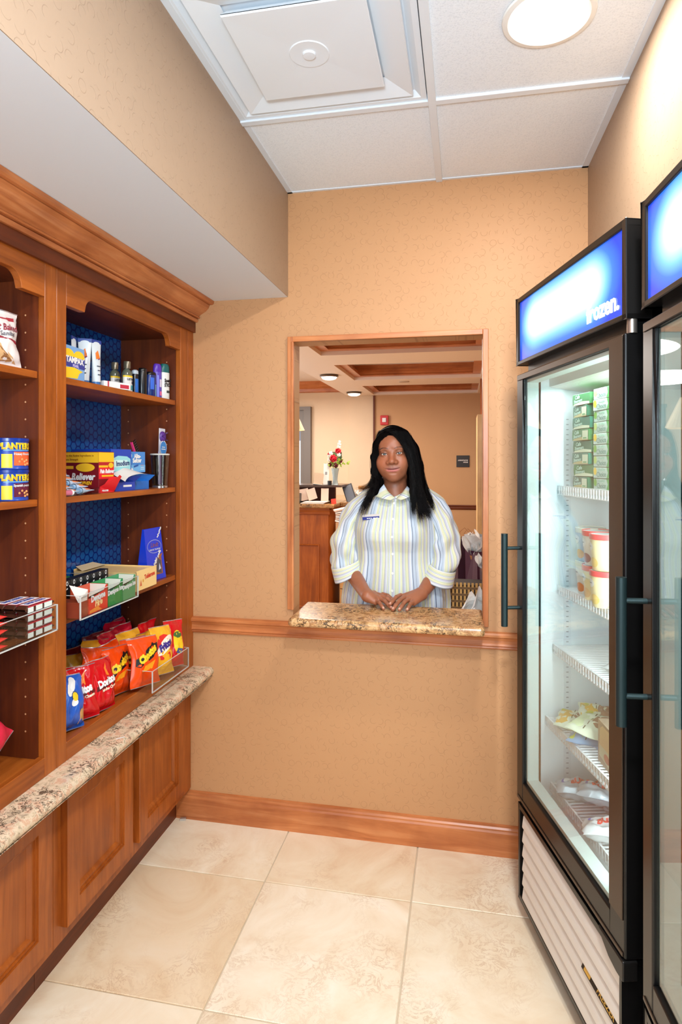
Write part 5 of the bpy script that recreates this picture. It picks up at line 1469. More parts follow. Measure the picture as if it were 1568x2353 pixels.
# --- snack bags on the deck
def snack_bag(label, X, Y, Z, w, h, d, mbase, yaw=0, tilt=-8, roll=0, seed=0, art=None, group='snack bags on the bottom deck'):
    t = thing('snack_bag', label, 'snack bag', (X, Y, Z + 0.002 + abs(math.sin(R(roll))) * w * .46 + abs(math.sin(R(tilt))) * .004), (0, 0, 0), group)
    t.rotation_euler = (Matrix.Rotation(R(90 + yaw - 13), 4, 'Z') @ Matrix.Rotation(R(tilt), 4, 'X') @ Matrix.Rotation(R(roll), 4, 'Y')).to_euler()
    w *= 0.93; h *= 0.88
    rnd = random.Random(seed)
    ph = [rnd.uniform(0, 6.28) for _ in range(8)]
    def S_(u, v, sd, off=0.0):
        e = max(0.0, 1 - abs(u) ** 2.6) ** 0.55
        vv = min(1, max(0, (v - 0.055) / 0.89))
        f = max(0.0, math.sin(PI * vv)) ** 0.5
        f *= 1.18 - 0.35 * vv
        x = w / 2 * u * (1 - 0.11 * math.sin(PI * vv) + 0.02 * math.sin(17 * v + ph[2])) + 0.003 * math.sin(v * 9 + ph[0])
        wr = 0.05 * math.sin(9 * u + 7 * v + ph[1]) + 0.05 * math.sin(13 * v - 6 * u + ph[2]) + 0.04 * math.sin(17 * u + ph[3]) * math.cos(8 * v + ph[4])
        edge = math.exp(-((v - 0.05) / .09) ** 2) + math.exp(-((v - .95) / .09) ** 2)
        wr += 0.20 * edge * math.sin(22 * u + ph[5] + 3 * v)
        wr += 0.10 * (1 - abs(math.sin(5 * u - 4 * v + ph[6]))) ** 3 - 0.12 * (1 - abs(math.sin(4 * u + 6 * v + ph[7]))) ** 4
        y = -sd * d / 2 * e * f * (1 + wr) - (0.0 if f > 0 else 0)
        y += 0.004 * math.sin(5 * u + ph[6]) * (1 if v > .9 else 0.3) + 0.012 * max(0, v - .9) * math.sin(ph[7]) * 10 * (1 if v > .9 else 0)
        return (x, y - sd * (0.0004 + off), h * v)
    b = B()
    b.grid(lambda a, c_: S_(2 * a - 1, c_, 1), 22, 22); b.grid(lambda a, c_: S_(2 * a - 1, c_, -1), 22, 22, flip=True)
    b.obj('bag_body', mbase, t, sharp=60)
    for (v0, v1) in ((0.0, 0.012), (0.985, 1.0)):
        e = B(); e.grid(lambda a, c_: S_((2 * a - 1) * 1.003, v0 + (v1 - v0) * c_, 1, 0.0006), 18, 1)
        e.obj('crimped_seal', M('foil', (206, 200, 206), 0.22, 0.7), t)
    def P(x, z, o=0.0012):      # x in bag half widths, z in 0..1
        return Vector(S_(x, z, 1, o))
    def pp(m, poly, o=0.0010, n='print_patch'):
        # polygon fan with ring subdivision so that it follows the bag
        cx = sum(p[0] for p in poly) / len(poly); cz = sum(p[1] for p in poly) / len(poly)
        N = len(poly); pts = []; fs = []
        for q in (1.0, .75, .5, .25):
            for (x, z) in poly: pts.append(P(cx + (x - cx) * q, cz + (z - cz) * q, o))
        pts.append(P(cx, cz, o))
        for r_ in range(3):
            for i in range(N):
                fs.append((r_ * N + i, r_ * N + (i + 1) % N, (r_ + 1) * N + (i + 1) % N, (r_ + 1) * N + i))
        for i in range(N): fs.append((3 * N + i, 3 * N + (i + 1) % N, 4 * N))
        return B().add(pts, fs, 0, True).obj(n, m, t)
    def tx(s, size, m, cx, cz, rot=0, bold=.05, sx=1.0, o=0.0022, shear=0.0):
        c_, s_ = math.cos(R(rot)), math.sin(R(rot))
        def wp(p):
            x, y = p.x * c_ - p.y * s_, p.x * s_ + p.y * c_
            return P(cx + x / (w / 2), cz + y / h, o + p.z)
        return letters(s, size, m, t, None, bold=bold, sx=sx, warp=wp, bendmesh=True, shear=shear, ext=0.0)
    if art: art(pp, tx)
    return t
RDB = M('bag_red', (206, 16, 26), 0.14, spec=0.6); ORB = M('bag_orange', (240, 74, 16), 0.14, spec=0.6); YEB = M('bag_yellow', (246, 178, 40), 0.24, spec=0.6)
MAB = M('bag_maroon', (130, 14, 34), 0.22, spec=0.6); BLB = M('bag_blue', (40, 92, 190), 0.2, spec=0.7); CRB = M('bag_crimson', (214, 22, 52), 0.22, spec=0.6); LYB = M('bag_bright_yellow', (246, 214, 40), 0.24, spec=0.6)
def elp(cx, cz, rx, rz, rot=0, n=16): return ell(cx, cz, rx, rz, n, rot)
def art_dor(pp, tx):
    pp(C_((90, 14, 20)), [(-.95, .40), (.95, .46), (.95, .54), (-.95, .52)]); pp(C_((250, 130, 40)), [(.05, .68), (.3, .66), (.2, .80), (.3, .92), (.05, .82)])
    tx('Doritos', 0.031, WHITE, 0.0, .56, 8, bold=.07, sx=.82); tx('Nacho Cheese', 0.012, C_((246, 226, 200)), .15, .43, 6, bold=.05)
def art_che(pp, tx):
    pp(BLACKP, [(-.86, .44), (-.6, .40), (.4, .56), (.9, .66), (.9, .84), (.5, .86), (-.5, .62), (-.86, .58)]); pp(C_((250, 160, 30)), [(-.5, .30), (.3, .34), (.5, .50), (-.3, .42)], .0012)
    tx('Cheetos', 0.034, YEL, 0.02, .64, 24, bold=.08, sx=.85)
def art_fri(pp, tx):
    pp(C_((226, 50, 40)), elp(0, .5, .85, .33)); pp(YEB, elp(0.05, .36, .75, .2), .0014); pp(C_((250, 236, 214)), elp(.0, .60, .82, .14, 10), .0017); tx('Fritos', 0.034, C_((60, 40, 130)), 0.0, .60, 22, bold=.07, sx=.85, o=.003)
def art_emb(pp, tx):
    pp(YEL, elp(.1, .52, .62, .26)); pp(C_((70, 110, 60)), elp(.1, .68, .5, .07), .0014); pp(C_((60, 90, 150)), [(-.3, .30), (.5, .26), (.55, .36), (-.2, .40)], .0014); tx('HOT', 0.03, C_((250, 240, 120)), .1, .5, 10) if False else None
def art_hot(pp, tx):
    pp(YEL, elp(.1, .55, .6, .16, 10)); tx('HOT', 0.034, C_((200, 40, 30)), .1, .55, 10, bold=.06)
def art_pl(pp, tx):
    pp(C_((250, 160, 40)), [(-.2, .3), (.5, .35), (.4, .55), (-.3, .5)])
def art_blue(pp, tx):
    pp(WHITE, elp(.15, .80, .38, .10, 20)); pp(C_((50, 70, 110)), elp(.2, .62, .24, .10)); pp(YEL, elp(.2, .62, .19, .08), .0015); pp(WHITE, elp(.12, .52, .2, .07), .0012); pp(C_((200, 150, 90)), [(.5, .08), (.9, .12), (.9, .40), (.6, .34)])
def art_yel(pp, tx):
    pp(C_((240, 230, 170)), [(-.8, .05), (.8, .05), (.8, .4), (-.5, .3)])
ZT = DK + 0.004
specs = [
 # back rows first
 ('maroon snack bag with a white seam, farthest left of the back row', -1.345, 1.965, .13, .17, MAB, art_pl, -8, 0),
 ('maroon snack bag at the back, under the honeycomb panel corner', -1.345, 2.075, .12, .195, MAB, None, -6, 0),
 ('crimson snack bag standing against the back, left of two others', -1.345, 2.185, .12, .205, CRB, None, -6, 6),
 ('crimson snack bag in the back right corner', -1.340, 2.255, .11, .20, CRB, None, -6, -8),
 ('olive yellow snack bag lying behind the orange ones', -1.290, 1.860, .14, .17, M('bag_olive', (196, 150, 40), 0.24, spec=0.6), art_pl, -14, 8),
 ('golden snack bag with a slanted seam behind the orange ones', -1.285, 1.965, .14, .185, YEB, art_fri, -16, 12),
 ('dark red snack bag in the shadow beside the cabinet stile', -1.320, 1.745, .13, .15, MAB, art_pl, -10, 0),
 ('dark red snack bag left of the orange heap', -1.235, 1.790, .13, .15, RDB, None, -14, 10),
 ('crimson bag with a yellow HOT patch in the back row', -1.285, 2.070, .115, .205, CRB, art_hot, -8, 0),
 ('crimson bag with a silver seal, standing behind the Fritos bag', -1.285, 2.175, .125, .205, CRB, None, -8, 0),
 ('red bag leaning behind the rightmost front bag', -1.225, 2.245, .12, .205, RDB, art_pl, -8, 0),
 ('orange snack bag tipped over in the middle of the heap', -1.232, 1.900, .15, .175, ORB, art_pl, -20, 14),
 ('orange bag wedged behind the tipped one', -1.232, 2.010, .13, .175, ORB, art_che, -14, -6),
 ('golden bag with a red and white Fritos badge, second row', -1.228, 2.125, .13, .195, YEB, art_fri, -12, 0),
 ('orange bag with a gold top, right of the second row badge', -1.172, 2.155, .13, .19, YEB, art_pl, -12, 0),
 ('orange Cheetos bag leaning left, second row', -1.178, 1.945, .13, .185, ORB, art_che, -12, 4),
 ('orange Cheetos bag half covered by the front one', -1.176, 2.050, .13, .185, ORB, art_che, -12, 4),
 # left group on the deck
 ('red snack bag lying flat behind the two standing Doritos bags', -1.250, 1.680, .14, .15, RDB, None, -30, 10),
]
rn = random.Random(5)
for i, (l_, X, Y, w, h, m, art, tilt, roll) in enumerate(specs):
    snack_bag(l_, X, Y, DK, w, h, .046, m, yaw=rn.uniform(-6, 9), tilt=tilt * .6, roll=roll, seed=i + 10, art=art)
# front row in the small acrylic tray
tray('clear acrylic tray holding the front row of snack bags over the counter', -1.36, -1.062, 1.975, 2.262, DK + 0.008, 0.075, 0.075)
for i, (l_, Y, w, h, m, art, roll) in enumerate((
  ('orange Cheetos bag at the left of the front tray', 2.005, .145, .19, ORB, art_che, 5),
  ('yellow and red Fritos bag in the middle of the front tray', 2.125, .12, .20, YEB, art_fri, 5),
  ('red bag with a yellow and green emblem at the right of the front tray', 2.215, .105, .20, RDB, art_emb, 6))):
    snack_bag(l_, -1.105 + 0.004 * i, Y, DK + 0.013, w, h, .040, m, yaw=-4, tilt=-9, roll=roll, seed=i + 40, art=art)
snack_bag('red Doritos bag standing alone in front of the heap', -1.150, 1.815, DK, .125, .185, .05, RDB, yaw=4, tilt=-9, roll=3, seed=61, art=art_dor)
snack_bag('red Doritos bag between the blue bag and the other Doritos bag', -1.172, 1.735, DK, .12, .185, .05, RDB, yaw=-22, tilt=-10, roll=-2, seed=62, art=art_dor)
snack_bag('shiny blue snack bag with a round white badge, left front of the deck', -1.165, 1.650, DK, .125, .18, .06, BLB, yaw=-6, tilt=-9, roll=4, seed=63, art=art_blue)
snack_bag('bright yellow snack bag mostly hidden by the cabinet stile', -1.165, 1.575 + .035, DK, .09, .12, .035, LYB, yaw=30, tilt=-4, roll=0, seed=64, art=art_yel)
cr_ = B().prism([(0, 0), (0.006, 0.001), (0.007, 0.005), (0.001, 0.004)], 'z', 0, 0.0012).obj('paper_scrap', WHITE, loc=(-1.142, 1.685, DK))
tag(cr_, 'tiny white scrap on the deck in front of the blue bag', 'scrap')
sc_ = B().prism([(0, 0), (0.022, 0.016), (0.024, 0.013), (0.003, -0.002)], 'z', 0, 0.0008).obj('paper_scrap', WHITE, loc=(-1.06, 1.74, 0.6402), rot=(0, 0, R(10)))
tag(sc_, 'thin white sliver lying on the granite ledge', 'scrap')

# --- left bay (cut by the photo edge)
def nut_tin(label, Z, line1, m):
    t = item('nut_tin', label, 'tin', -1.188, 1.438, Z, 0, group='stacked blue nut tins')
    r_ = 0.0475
    B().lathe([(r_ - .001, 0), (r_, 0.002), (r_ - .0012, 0.004), (r_ - .0012, 0.072), (r_, 0.0735)], 40).obj('tin_body', C_((24, 64, 160), 0.25), t)
    B().lathe([(r_ + .0006, 0.0735), (r_ + .0006, 0.081), (r_ - .002, 0.082), (r_ - .004, 0.080), (0.0005, 0.080)], 40, cap1=False).obj('lid', C_((16, 50, 140), 0.25), t)
    W_ = lambda cx, cz, o: (lambda p: Vector(((r_ + o) * math.sin((cx + p.x) / r_), -(r_ + o) * math.cos((cx + p.x) / r_), cz + p.y)))
    def wrap(m_, x0, x1, z0, z1, o=0.0):
        b = B(); b.grid(lambda a, c_: W_(0, 0, o)(Vector((x0 + (x1 - x0) * a, z0 + (z1 - z0) * c_, 0))), 10, 1); b.obj('label_print', m_, t)
    wrap(m, -.030, .030, .010, .046, -.0006)
    wrap(C_((110, 180, 230)), -.055, .025, .049, .051, -.0004)
    wrap(YEL, -.060, -.034, .004, .040, -.0003)
    letters('PLANTERS', 0.0215, C_((250, 214, 50)), t, None, bold=.07, sx=.92, warp=W_(-.024, .060, 0.0004), bendmesh=True)
    letters(line1, 0.0085, WHITE, t, None, bold=.04, warp=W_(-.004, .040, 0.0004), bendmesh=True)
    for k, (x, z) in enumerate(((-.016, .02), (-.008, .026), (.0, .02), (.008, .024), (.012, .015), (.002, .012))):
        b = B().sphere((0, 0, 0), .0042, 8, 5, sc=(1, .25, .8)); c0 = W_(0, 0, 0)(Vector((x, z, 0)))
        b.obj('nut_print', C_((214, 150, 90)), t, loc=c0)
    return t
nut_tin('lower blue nut tin of the stack, reading PLANTERS', S2, 'Spanish peanuts', C_((96, 22, 50)))
nut_tin('upper blue nut tin of the stack, reading PLANTERS', S2 + 0.0825, 'Honey Roasted', C_((236, 96, 50)))
t = snack_bag('white cookie bag with brown cookie print on the left top shelf', -1.178, 1.375, S1, .17, .165, .055, M('bag_white', (232, 222, 218), 0.35), yaw=2, tilt=-7, roll=0, seed=90,
  art=lambda pp, tx: (pp(C_((180, 60, 70)), [(-.2, .78), (.75, .82), (.8, .90), (-.2, .86)]), tx('Soft Baked', .026, C_((150, 40, 60)), .22, .66, 4, bold=.02, shear=.2, sx=.85), tx('Sanibel', .017, C_((90, 90, 100)), .36, .54, 2, bold=.02),
                      pp(C_((160, 40, 60)), [(-.3, .44), (.9, .40), (.85, .46), (-.3, .50)]), pp(C_((214, 170, 120)), [(-.4, .42), (.0, .36), (.5, .14), (.75, .05), (-.4, .04)]), pp(C_((150, 100, 60)), [(.0, .30), (.3, .18), (.5, .08), (.0, .06)], .0014)), group='cookie bags')
tray('clear acrylic tray of candy bars jutting over the left third shelf', -1.36, -1.078, 1.10, 1.487, S3 + 0.0005, 0.070, 0.07)
CHOC = C_((70, 36, 24), .3); SNR = C_((214, 50, 70))
def candy(label, X, Y, Z, wrap_=CHOC):
    t = item('candy_bar', label, 'candy bar', X, Y, Z, group='stacked candy bars')
    w, d, h = 0.050, 0.0165, 0.021
    b = B()
    def fn(a, c_):
        th = 2 * PI * a; k = 1.0 if 0.08 < c_ < 0.92 else 0.25
        sx_ = abs(math.cos(th)) ** .45 * (1 if math.cos(th) > 0 else -1); sz_ = abs(math.sin(th)) ** .45 * (1 if math.sin(th) > 0 else -1)
        return (-w - .006 + (2 * w + .012) * c_, d * sx_ * (1 if k == 1 else 1.0), h / 2 + h / 2 * sz_ * k)
    b.grid(lambda a, c_: fn(a, [0, .03, .085, .3, .5, .7, .915, .97, 1][round(c_ * 8)]), 20, 8); b.obj('wrapper', wrap_, t, sharp=50)
    B().box(-w * .86, w * .93, -d + .001, d - .004, h + .0001, h + .0006).obj('label_red', SNR, t); B().box(-w * .84, w * .91, -d + .0022, d - .0052, h + .0006, h + .0009).obj('label_white', WHITE, t)
    letters('SNICKERS', 0.0185, C_((40, 60, 150)), t, fr_top(0.001, -.0012, h + .0012), bold=.03, sx=.86)
    for (x0, x1) in ((-.046, -.026), (-.016, .008), (.016, .046)):
        B().box(x0, x1, -d - .0006, -d + .0006, 0.003, h - .005).obj('side_panel_print', C_((226, 232, 226)), t)
    B().box(-w * .9, w * .93, -d - .0004, -d + .0008, h - .004, h - .002).obj('side_stripe', SNR, t)
    return t
names = ['bottom', 'second', 'third', 'top']
for lv in range(4):
    for rw in range(3 if lv == 3 else 1):
        z = S3 + 0.0045 + lv * 0.0215 + (0.0 if rw < 2 else 0.0)
        candy('candy bar in the %s layer of the near stack%s' % (names[lv], ['', ', second row', ', back row'][rw] if lv == 3 else ', side panels showing'), -1.100 - rw * 0.034, 1.424, z)
for lv in range(3):
    for rw in (1, 2):
        candy('candy bar in the %s layer, %s row behind the front bars' % (names[lv], ['', 'second', 'third'][rw]), -1.100 - rw * 0.034, 1.424, S3 + 0.0045 + lv * 0.0215)
for lv in range(4):
    candy('candy bar in the %s layer of the stack left of the near one' % names[lv], -1.17, 1.305, S3 + 0.0045 + lv * 0.0215)
for lv in range(5):
    t = item('licorice_pack', 'red candy pack, %s of the stack cut by the left edge' % ['bottom', 'second', 'middle', 'fourth', 'top'][lv], 'candy pack', -1.105, 1.235, S3 + 0.005 + lv * 0.0165, 0, group='red candy packs')
    b = B(); b.grid(lambda a, c_: (-.04 + .115 * c_, 0.02 * math.cos(2 * PI * a), .008 + (.008 * math.sin(2 * PI * a)) * (math.sin(PI * min(1, max(0, c_))) ** .4) + .003 * math.sin(c_ * 5 + lv)), 16, 10); b.obj('wrapper', M('wrapper_red', (240, 60, 56), 0.25, spec=0.6), t)
t = snack_bag('crimson pouch with tilted white lettering on the left bottom deck', -1.155, 1.335, DK + .002, .19, .17, .085, M('pouch_crimson', (206, 24, 60), 0.5), yaw=0, tilt=-4, roll=-40, seed=77, art=lambda pp, tx: tx('SPIT IT', .036, WHITE, .22, .62, 0, bold=.05, sx=.7), group='crimson pouches')
# ---------------------------------------------------------------- the person behind the sill
def sdf_mesh(f, lo, hi, h):
    """surface nets over a narrow band of the distance function f(P) (P: N x 3)"""
    lo = np.array(lo, float); n = np.ceil((np.array(hi) - lo) / h / 4).astype(int) * 4 + 1
    c = [np.arange(0, n[i], 4) for i in range(3)]
    G = np.stack(np.meshgrid(*c, indexing='ij'), -1).reshape(-1, 3)
    dc = f(lo + G * h).reshape([len(q) for q in c]).astype(np.float32)
    D = dc.repeat(4, 0).repeat(4, 1).repeat(4, 2)
    D = np.pad(D, [(0, 4)] * 3, mode='edge')[2:n[0] + 2, 2:n[1] + 2, 2:n[2] + 2]
    idx = np.argwhere(np.abs(D) < 5.2 * h)
    for s_ in range(0, len(idx), 400000):
        q = idx[s_:s_ + 400000]
        D[q[:, 0], q[:, 1], q[:, 2]] = f(lo + q * h)
    S_ = D < 0
    V = np.zeros([m - 1 for m in D.shape] + [3]); cnt = np.zeros([m - 1 for m in D.shape])
    corners = [(i, j, k) for i in (0, 1) for j in (0, 1) for k in (0, 1)]
    sl = lambda o: tuple(slice(o[i], D.shape[i] - 1 + o[i]) for i in range(3))
    for a in range(8):
        for b in range(a + 1, 8):
            A, Bc = corners[a], corners[b]
            if sum(abs(A[i] - Bc[i]) for i in range(3)) != 1: continue
            da, db = D[sl(A)], D[sl(Bc)]
            m = (S_[sl(A)] != S_[sl(Bc)])
            t = np.where(m, da / np.where(m, da - db, 1), 0)
            for i in range(3):
                V[..., i] += np.where(m, A[i] + t * (Bc[i] - A[i]), 0)
            cnt += m
    act = cnt > 0
    ids = -np.ones(act.shape, int); ids[act] = np.arange(act.sum())
    cells = np.argwhere(act)
    verts = lo + (cells + V[act] / cnt[act][:, None]) * h
    faces = []
    for ax in range(3):
        o1, o2 = [(1, 2), (2, 0), (0, 1)][ax]
        A = S_[tuple(slice(0, -1) if i == ax else slice(1, -1) for i in range(3))]
        Bb = S_[tuple(slice(1, None) if i == ax else slice(1, -1) for i in range(3))]
        e = np.argwhere(A != Bb)
        if not len(e): continue
        p = e.copy(); p[:, o1] += 1; p[:, o2] += 1
        def sh(a, b):
            q = p.copy(); q[:, o1] -= a; q[:, o2] -= b
            q = np.minimum(q, np.array(ids.shape) - 1)
            return ids[q[:, 0], q[:, 1], q[:, 2]]
        quad = np.stack([sh(1, 1), sh(0, 1), sh(0, 0), sh(1, 0)], 1)
        inside = A[tuple(e.T)]
        quad[~inside] = quad[~inside][:, ::-1]
        faces.append(quad[(quad >= 0).all(1)])
    return verts, np.concatenate(faces)
def s_ell(P, c, r):
    q = (P - np.array(c)) / np.array(r)
    k0 = np.linalg.norm(q, axis=1); k1 = np.linalg.norm(q / np.array(r), axis=1)
    return k0 * (k0 - 1) / np.maximum(k1, 1e-9)
def s_cap(P, a, b, ra, rb):
    a, b = np.array(a, float), np.array(b, float)
    ab = b - a; t = np.clip(((P - a) @ ab) / (ab @ ab), 0, 1)
    return np.linalg.norm(P - a - t[:, None] * ab, axis=1) - (ra + (rb - ra) * t)
def smin(a, b, k):
    h = np.clip(0.5 + 0.5 * (b - a) / k, 0, 1)
    return b + (a - b) * h - k * h * (1 - h)
def smax(a, b, k): return -smin(-a, -b, k)
def np_obj(name, V, F, mat, parent, cols=None, loc=None):
    me = bpy.data.meshes.new(name)
    me.vertices.add(len(V)); me.vertices.foreach_set('co', np.asarray(V, np.float32).ravel())
    F = np.asarray(F)
    me.loops.add(F.size); me.loops.foreach_set('vertex_index', F.ravel().astype(np.int32))
    me.polygons.add(len(F)); me.polygons.foreach_set('loop_start', np.arange(0, F.size, F.shape[1], dtype=np.int32))
    me.polygons.foreach_set('loop_total', np.full(len(F), F.shape[1], np.int32))
    me.polygons.foreach_set('use_smooth', np.ones(len(F), bool))
    me.update(calc_edges=True)
    me.materials.append(mat)
    if cols is not None:
        at = me.color_attributes.new('Col', 'FLOAT_COLOR', 'POINT')
        c4 = np.ones((len(V), 4), np.float32); c4[:, :3] = cols
        at.data.foreach_set('color', c4.ravel())
    o = bpy.data.objects.new(name, me); COL.objects.link(o)
    if parent: o.parent = parent
    return o

PX, PY_ = -0.305, 2.80
person = thing('person', 'woman with long black hair in a striped shirt, hands resting on the granite sill', 'person', (PX, PY_, 0))
ROOT = np.array([PX, PY_, 0.0])
def pw(px, py, Y):
    v = pos(px, py, Y); return np.array(v) - ROOT
def pz(px, py, z):
    r = (px - 784) / 1420; u = (1060 - py) / 1420
    c_, s_ = math.cos(R(11.3)), math.sin(R(11.3))
    d = np.array([r * c_ - s_, r * s_ + c_, u]); t = (z - 1.5) / u
    return np.array([d[0] * t, d[1] * t, z]) - ROOT

def skinmat():
    m, nt, b = nodes_of('skin')
    a = nt.nodes.new('ShaderNodeVertexColor'); a.layer_name = 'Col'
    tc = nt.nodes.new('ShaderNodeTexCoord')
    n = nt.nodes.new('ShaderNodeTexNoise'); n.inputs['Scale'].default_value = 28; n.inputs['Detail'].default_value = 5
    nt.links.new(tc.outputs['Object'], n.inputs['Vector'])
    mx = nt.nodes.new('ShaderNodeMixRGB'); mx.blend_type = 'MULTIPLY'; mx.inputs[0].default_value = 0.35
    r = ramp(nt, [(0.3, (205, 200, 196)), (0.65, (255, 255, 255))])
    nt.links.new(n.outputs['Fac'], r.inputs[0]); nt.links.new(a.outputs['Color'], mx.inputs[1]); nt.links.new(r.outputs[0], mx.inputs[2])
    nt.links.new(mx.outputs[0], b.inputs['Base Color'])
    b.inputs['Roughness'].default_value = 0.42
    b.inputs['Specular IOR Level'].default_value = 0.45
    b.inputs['Subsurface Weight'].default_value = 0.12
    b.inputs['Subsurface Radius'].default_value = (0.012, 0.005, 0.003)
    b.inputs['Subsurface Scale'].default_value = 0.6
    return m
SKIN = skinmat()
L3 = lambda c: np.array(lin(c)[:3])
SK_BASE, SK_WARM, SK_DARK, SK_LIP, SK_LIP2, SK_NAIL = L3((164, 102, 73)), L3((186, 110, 77)), L3((112, 68, 48)), L3((146, 84, 72)), L3((196, 116, 108)), L3((236, 184, 164))

# head frame: origin between the eyes at mid-head, -y to the front
eyemid = pw(900.5, 1042.5, 2.693)
HM = Matrix.Rotation(R(1.5), 4, 'Z') @ Matrix.Rotation(R(-4.0), 4, 'Y') @ Matrix.Rotation(R(3), 4, 'X')
HM3 = np.array(HM.to_3x3())
HC = eyemid - HM3 @ np.array([0, -0.083, 0.0])
HS = 1.02
def to_head(P): return ((P - HC) @ HM3) / HS
def from_head(p): return HC + HM3 @ (np.array(p, float) * HS)
def head_sdf(P):
    p = to_head(P); x = np.sqrt(p[:, 0] ** 2 + 1e-6); q = np.stack([x, p[:, 1], p[:, 2]], 1)
    d = s_ell(p, (0, 0.018, 0.028), (0.073, 0.090, 0.083))
    d = smin(d, s_ell(p, (0, -0.018, -0.040), (0.068, 0.072, 0.078)), 0.02)
    d = smin(d, s_ell(p, (0, -0.030, 0.035), (0.062, 0.058, 0.052)), 0.02)
    d = smin(d, s_ell(q, (0.036, -0.050, -0.040), (0.036, 0.037, 0.036)), 0.02)
    d = smin(d, s_ell(q, (0.028, -0.044, -0.064), (0.033, 0.038, 0.034)), 0.02)
    d = smin(d, s_ell(p, (0, -0.044, -0.084), (0.047, 0.042, 0.034)), 0.022)
    d = smin(d, s_ell(p, (0, -0.064, -0.101), (0.026, 0.022, 0.020)), 0.018)
    d = smin(d, s_ell(p, (0, 0.000, -0.106), (0.046, 0.050, 0.020)), 0.012)
    d = smin(d, s_cap(q, (0.022, -0.079, 0.019), (0.040, -0.071, 0.019), 0.005, 0.005), 0.022)
    d = smax(d, -s_ell(q, (0.0325, -0.104, 0.001), (0.022, 0.019, 0.0115)), 0.012)
    # nose: short, broad, rounded
    d = smin(d, s_cap(p, (0, -0.080, 0.002), (0, -0.0985, -0.028), 0.0080, 0.0110), 0.016)
    d = smin(d, s_ell(p, (0, -0.1025, -0.0335), (0.0140, 0.0125, 0.0105)), 0.007)
    d = smin(d, s_ell(q, (0.0172, -0.0930, -0.0375), (0.0088, 0.0105, 0.0080)), 0.007)
    d = smax(d, -s_ell(q, (0.0086, -0.1020, -0.0455), (0.0052, 0.0060, 0.0030)), 0.002)
    # mouth
    d = smin(d, s_ell(p, (0, -0.074, -0.066), (0.036, 0.0195, 0.024)), 0.016)
    zc = p[:, 2] - 3.6 * x ** 2
    ql = np.stack([x, p[:, 1] - 7.0 * x ** 2, zc], 1)
    d = smin(d, s_ell(ql, (0.006, -0.0905, -0.0625), (0.0215, 0.0056, 0.0036)), 0.0035)
    d = smin(d, s_ell(ql, (0.000, -0.0900, -0.0718), (0.0250, 0.0074, 0.0062)), 0.0035)
    d = smax(d, -s_ell(ql, (0, -0.0972, -0.0668), (0.0330, 0.0062, 0.0012)), 0.0018)
    d = smax(d, -s_ell(p, (0, -0.0960, -0.0838), (0.017, 0.0055, 0.0042)), 0.007)
    d = smax(d, -s_cap(p, (0, -0.0995, -0.0500), (0, -0.0980, -0.0570), 0.0018, 0.0024), 0.003)
    ex = (0.0322, -0.0735, -0.0005)
    lid = np.linalg.norm(q - np.array(ex), axis=1) - 0.0143
    xo = q[:, 0] - ex[0]
    cut = s_ell(np.stack([xo, q[:, 1], q[:, 2] - 0.10 * xo], 1), (0, -0.089, -0.0004), (0.0158, 0.014, 0.0045))
    d = smin(d, lid, 0.006)
    d = smax(d, -cut, 0.0010)
    d = smin(d, s_ell(q, (0.0735, 0.012, -0.012), (0.009, 0.018, 0.030)), 0.006)
    return d * HS
nb = from_head((0, 0.018, -0.085))
NECKB = pw(908, 1140, 2.79)
def trunk_sdf(P):
    d = s_cap(P, nb, NECKB, 0.052, 0.060)
    c = NECKB
    d = smin(d, s_ell(P, (c[0], c[1] + 0.0, c[2] - 0.065), (0.125, 0.078, 0.060)), 0.045)
    d = smin(d, s_ell(P, (c[0], c[1] - 0.01, c[2] - 0.17), (0.150, 0.105, 0.13)), 0.04)
    return d
def skull_neck(P): return smin(head_sdf(P), trunk_sdf(P), 0.018)
V1, F1 = sdf_mesh(skull_neck, HC - np.array([.17, .15, .37]), HC + np.array([.17, .17, .13]), 0.0018)
ph = to_head(V1)
col = np.tile(SK_BASE, (len(V1), 1))
def wgt(d, a, b): return np.clip((b - d) / (b - a), 0, 1)[:, None]
axx = np.abs(ph[:, 0])
qh = np.stack([axx, ph[:, 1], ph[:, 2]], 1)
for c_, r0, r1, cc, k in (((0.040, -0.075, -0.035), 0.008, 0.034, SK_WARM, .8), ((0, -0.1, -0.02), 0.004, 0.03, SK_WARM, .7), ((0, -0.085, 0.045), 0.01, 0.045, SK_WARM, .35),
                          ((0.03, -0.085, 0.008), 0.004, 0.018, SK_DARK, .45), ((0, -0.03, -0.140), 0.01, 0.055, SK_DARK, .6), ((0.036, -0.083, -0.078), .002, .014, SK_DARK, .35)):  # neck shading under the chin is painted into the skin colour
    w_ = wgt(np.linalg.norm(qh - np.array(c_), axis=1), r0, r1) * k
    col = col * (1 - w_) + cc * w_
zc_ = ph[:, 2] - 3.6 * axx ** 2
def lipw(cz, rz, rx_):
    return (wgt(np.sqrt((axx / rx_) ** 2 + ((zc_ - cz) / rz) ** 2), 0.88, 1.12) * (ph[:, 1] < -0.07)[:, None])
w_ = lipw(-0.0628, 0.0042, 0.0295); col = col * (1 - w_) + SK_LIP * w_
w_ = lipw(-0.0718, 0.0068, 0.0280); col = col * (1 - w_) + SK_LIP2 * w_
w_ = wgt(np.sqrt((axx / .030) ** 2 + ((zc_ + 0.0668) / .0016) ** 2), .5, 1.2) * (ph[:, 1] < -0.07)[:, None] * .8
col = col * (1 - w_) + L3((70, 34, 30)) * w_  # shade of the mouth groove painted as a dark line
w_ = wgt(np.linalg.norm((qh - np.array((0.0086, -0.102, -0.0455))) / np.array((1.2, 1.2, .8)), axis=1), .003, .0055) * .85
col = col * (1 - w_) + L3((50, 24, 18)) * w_

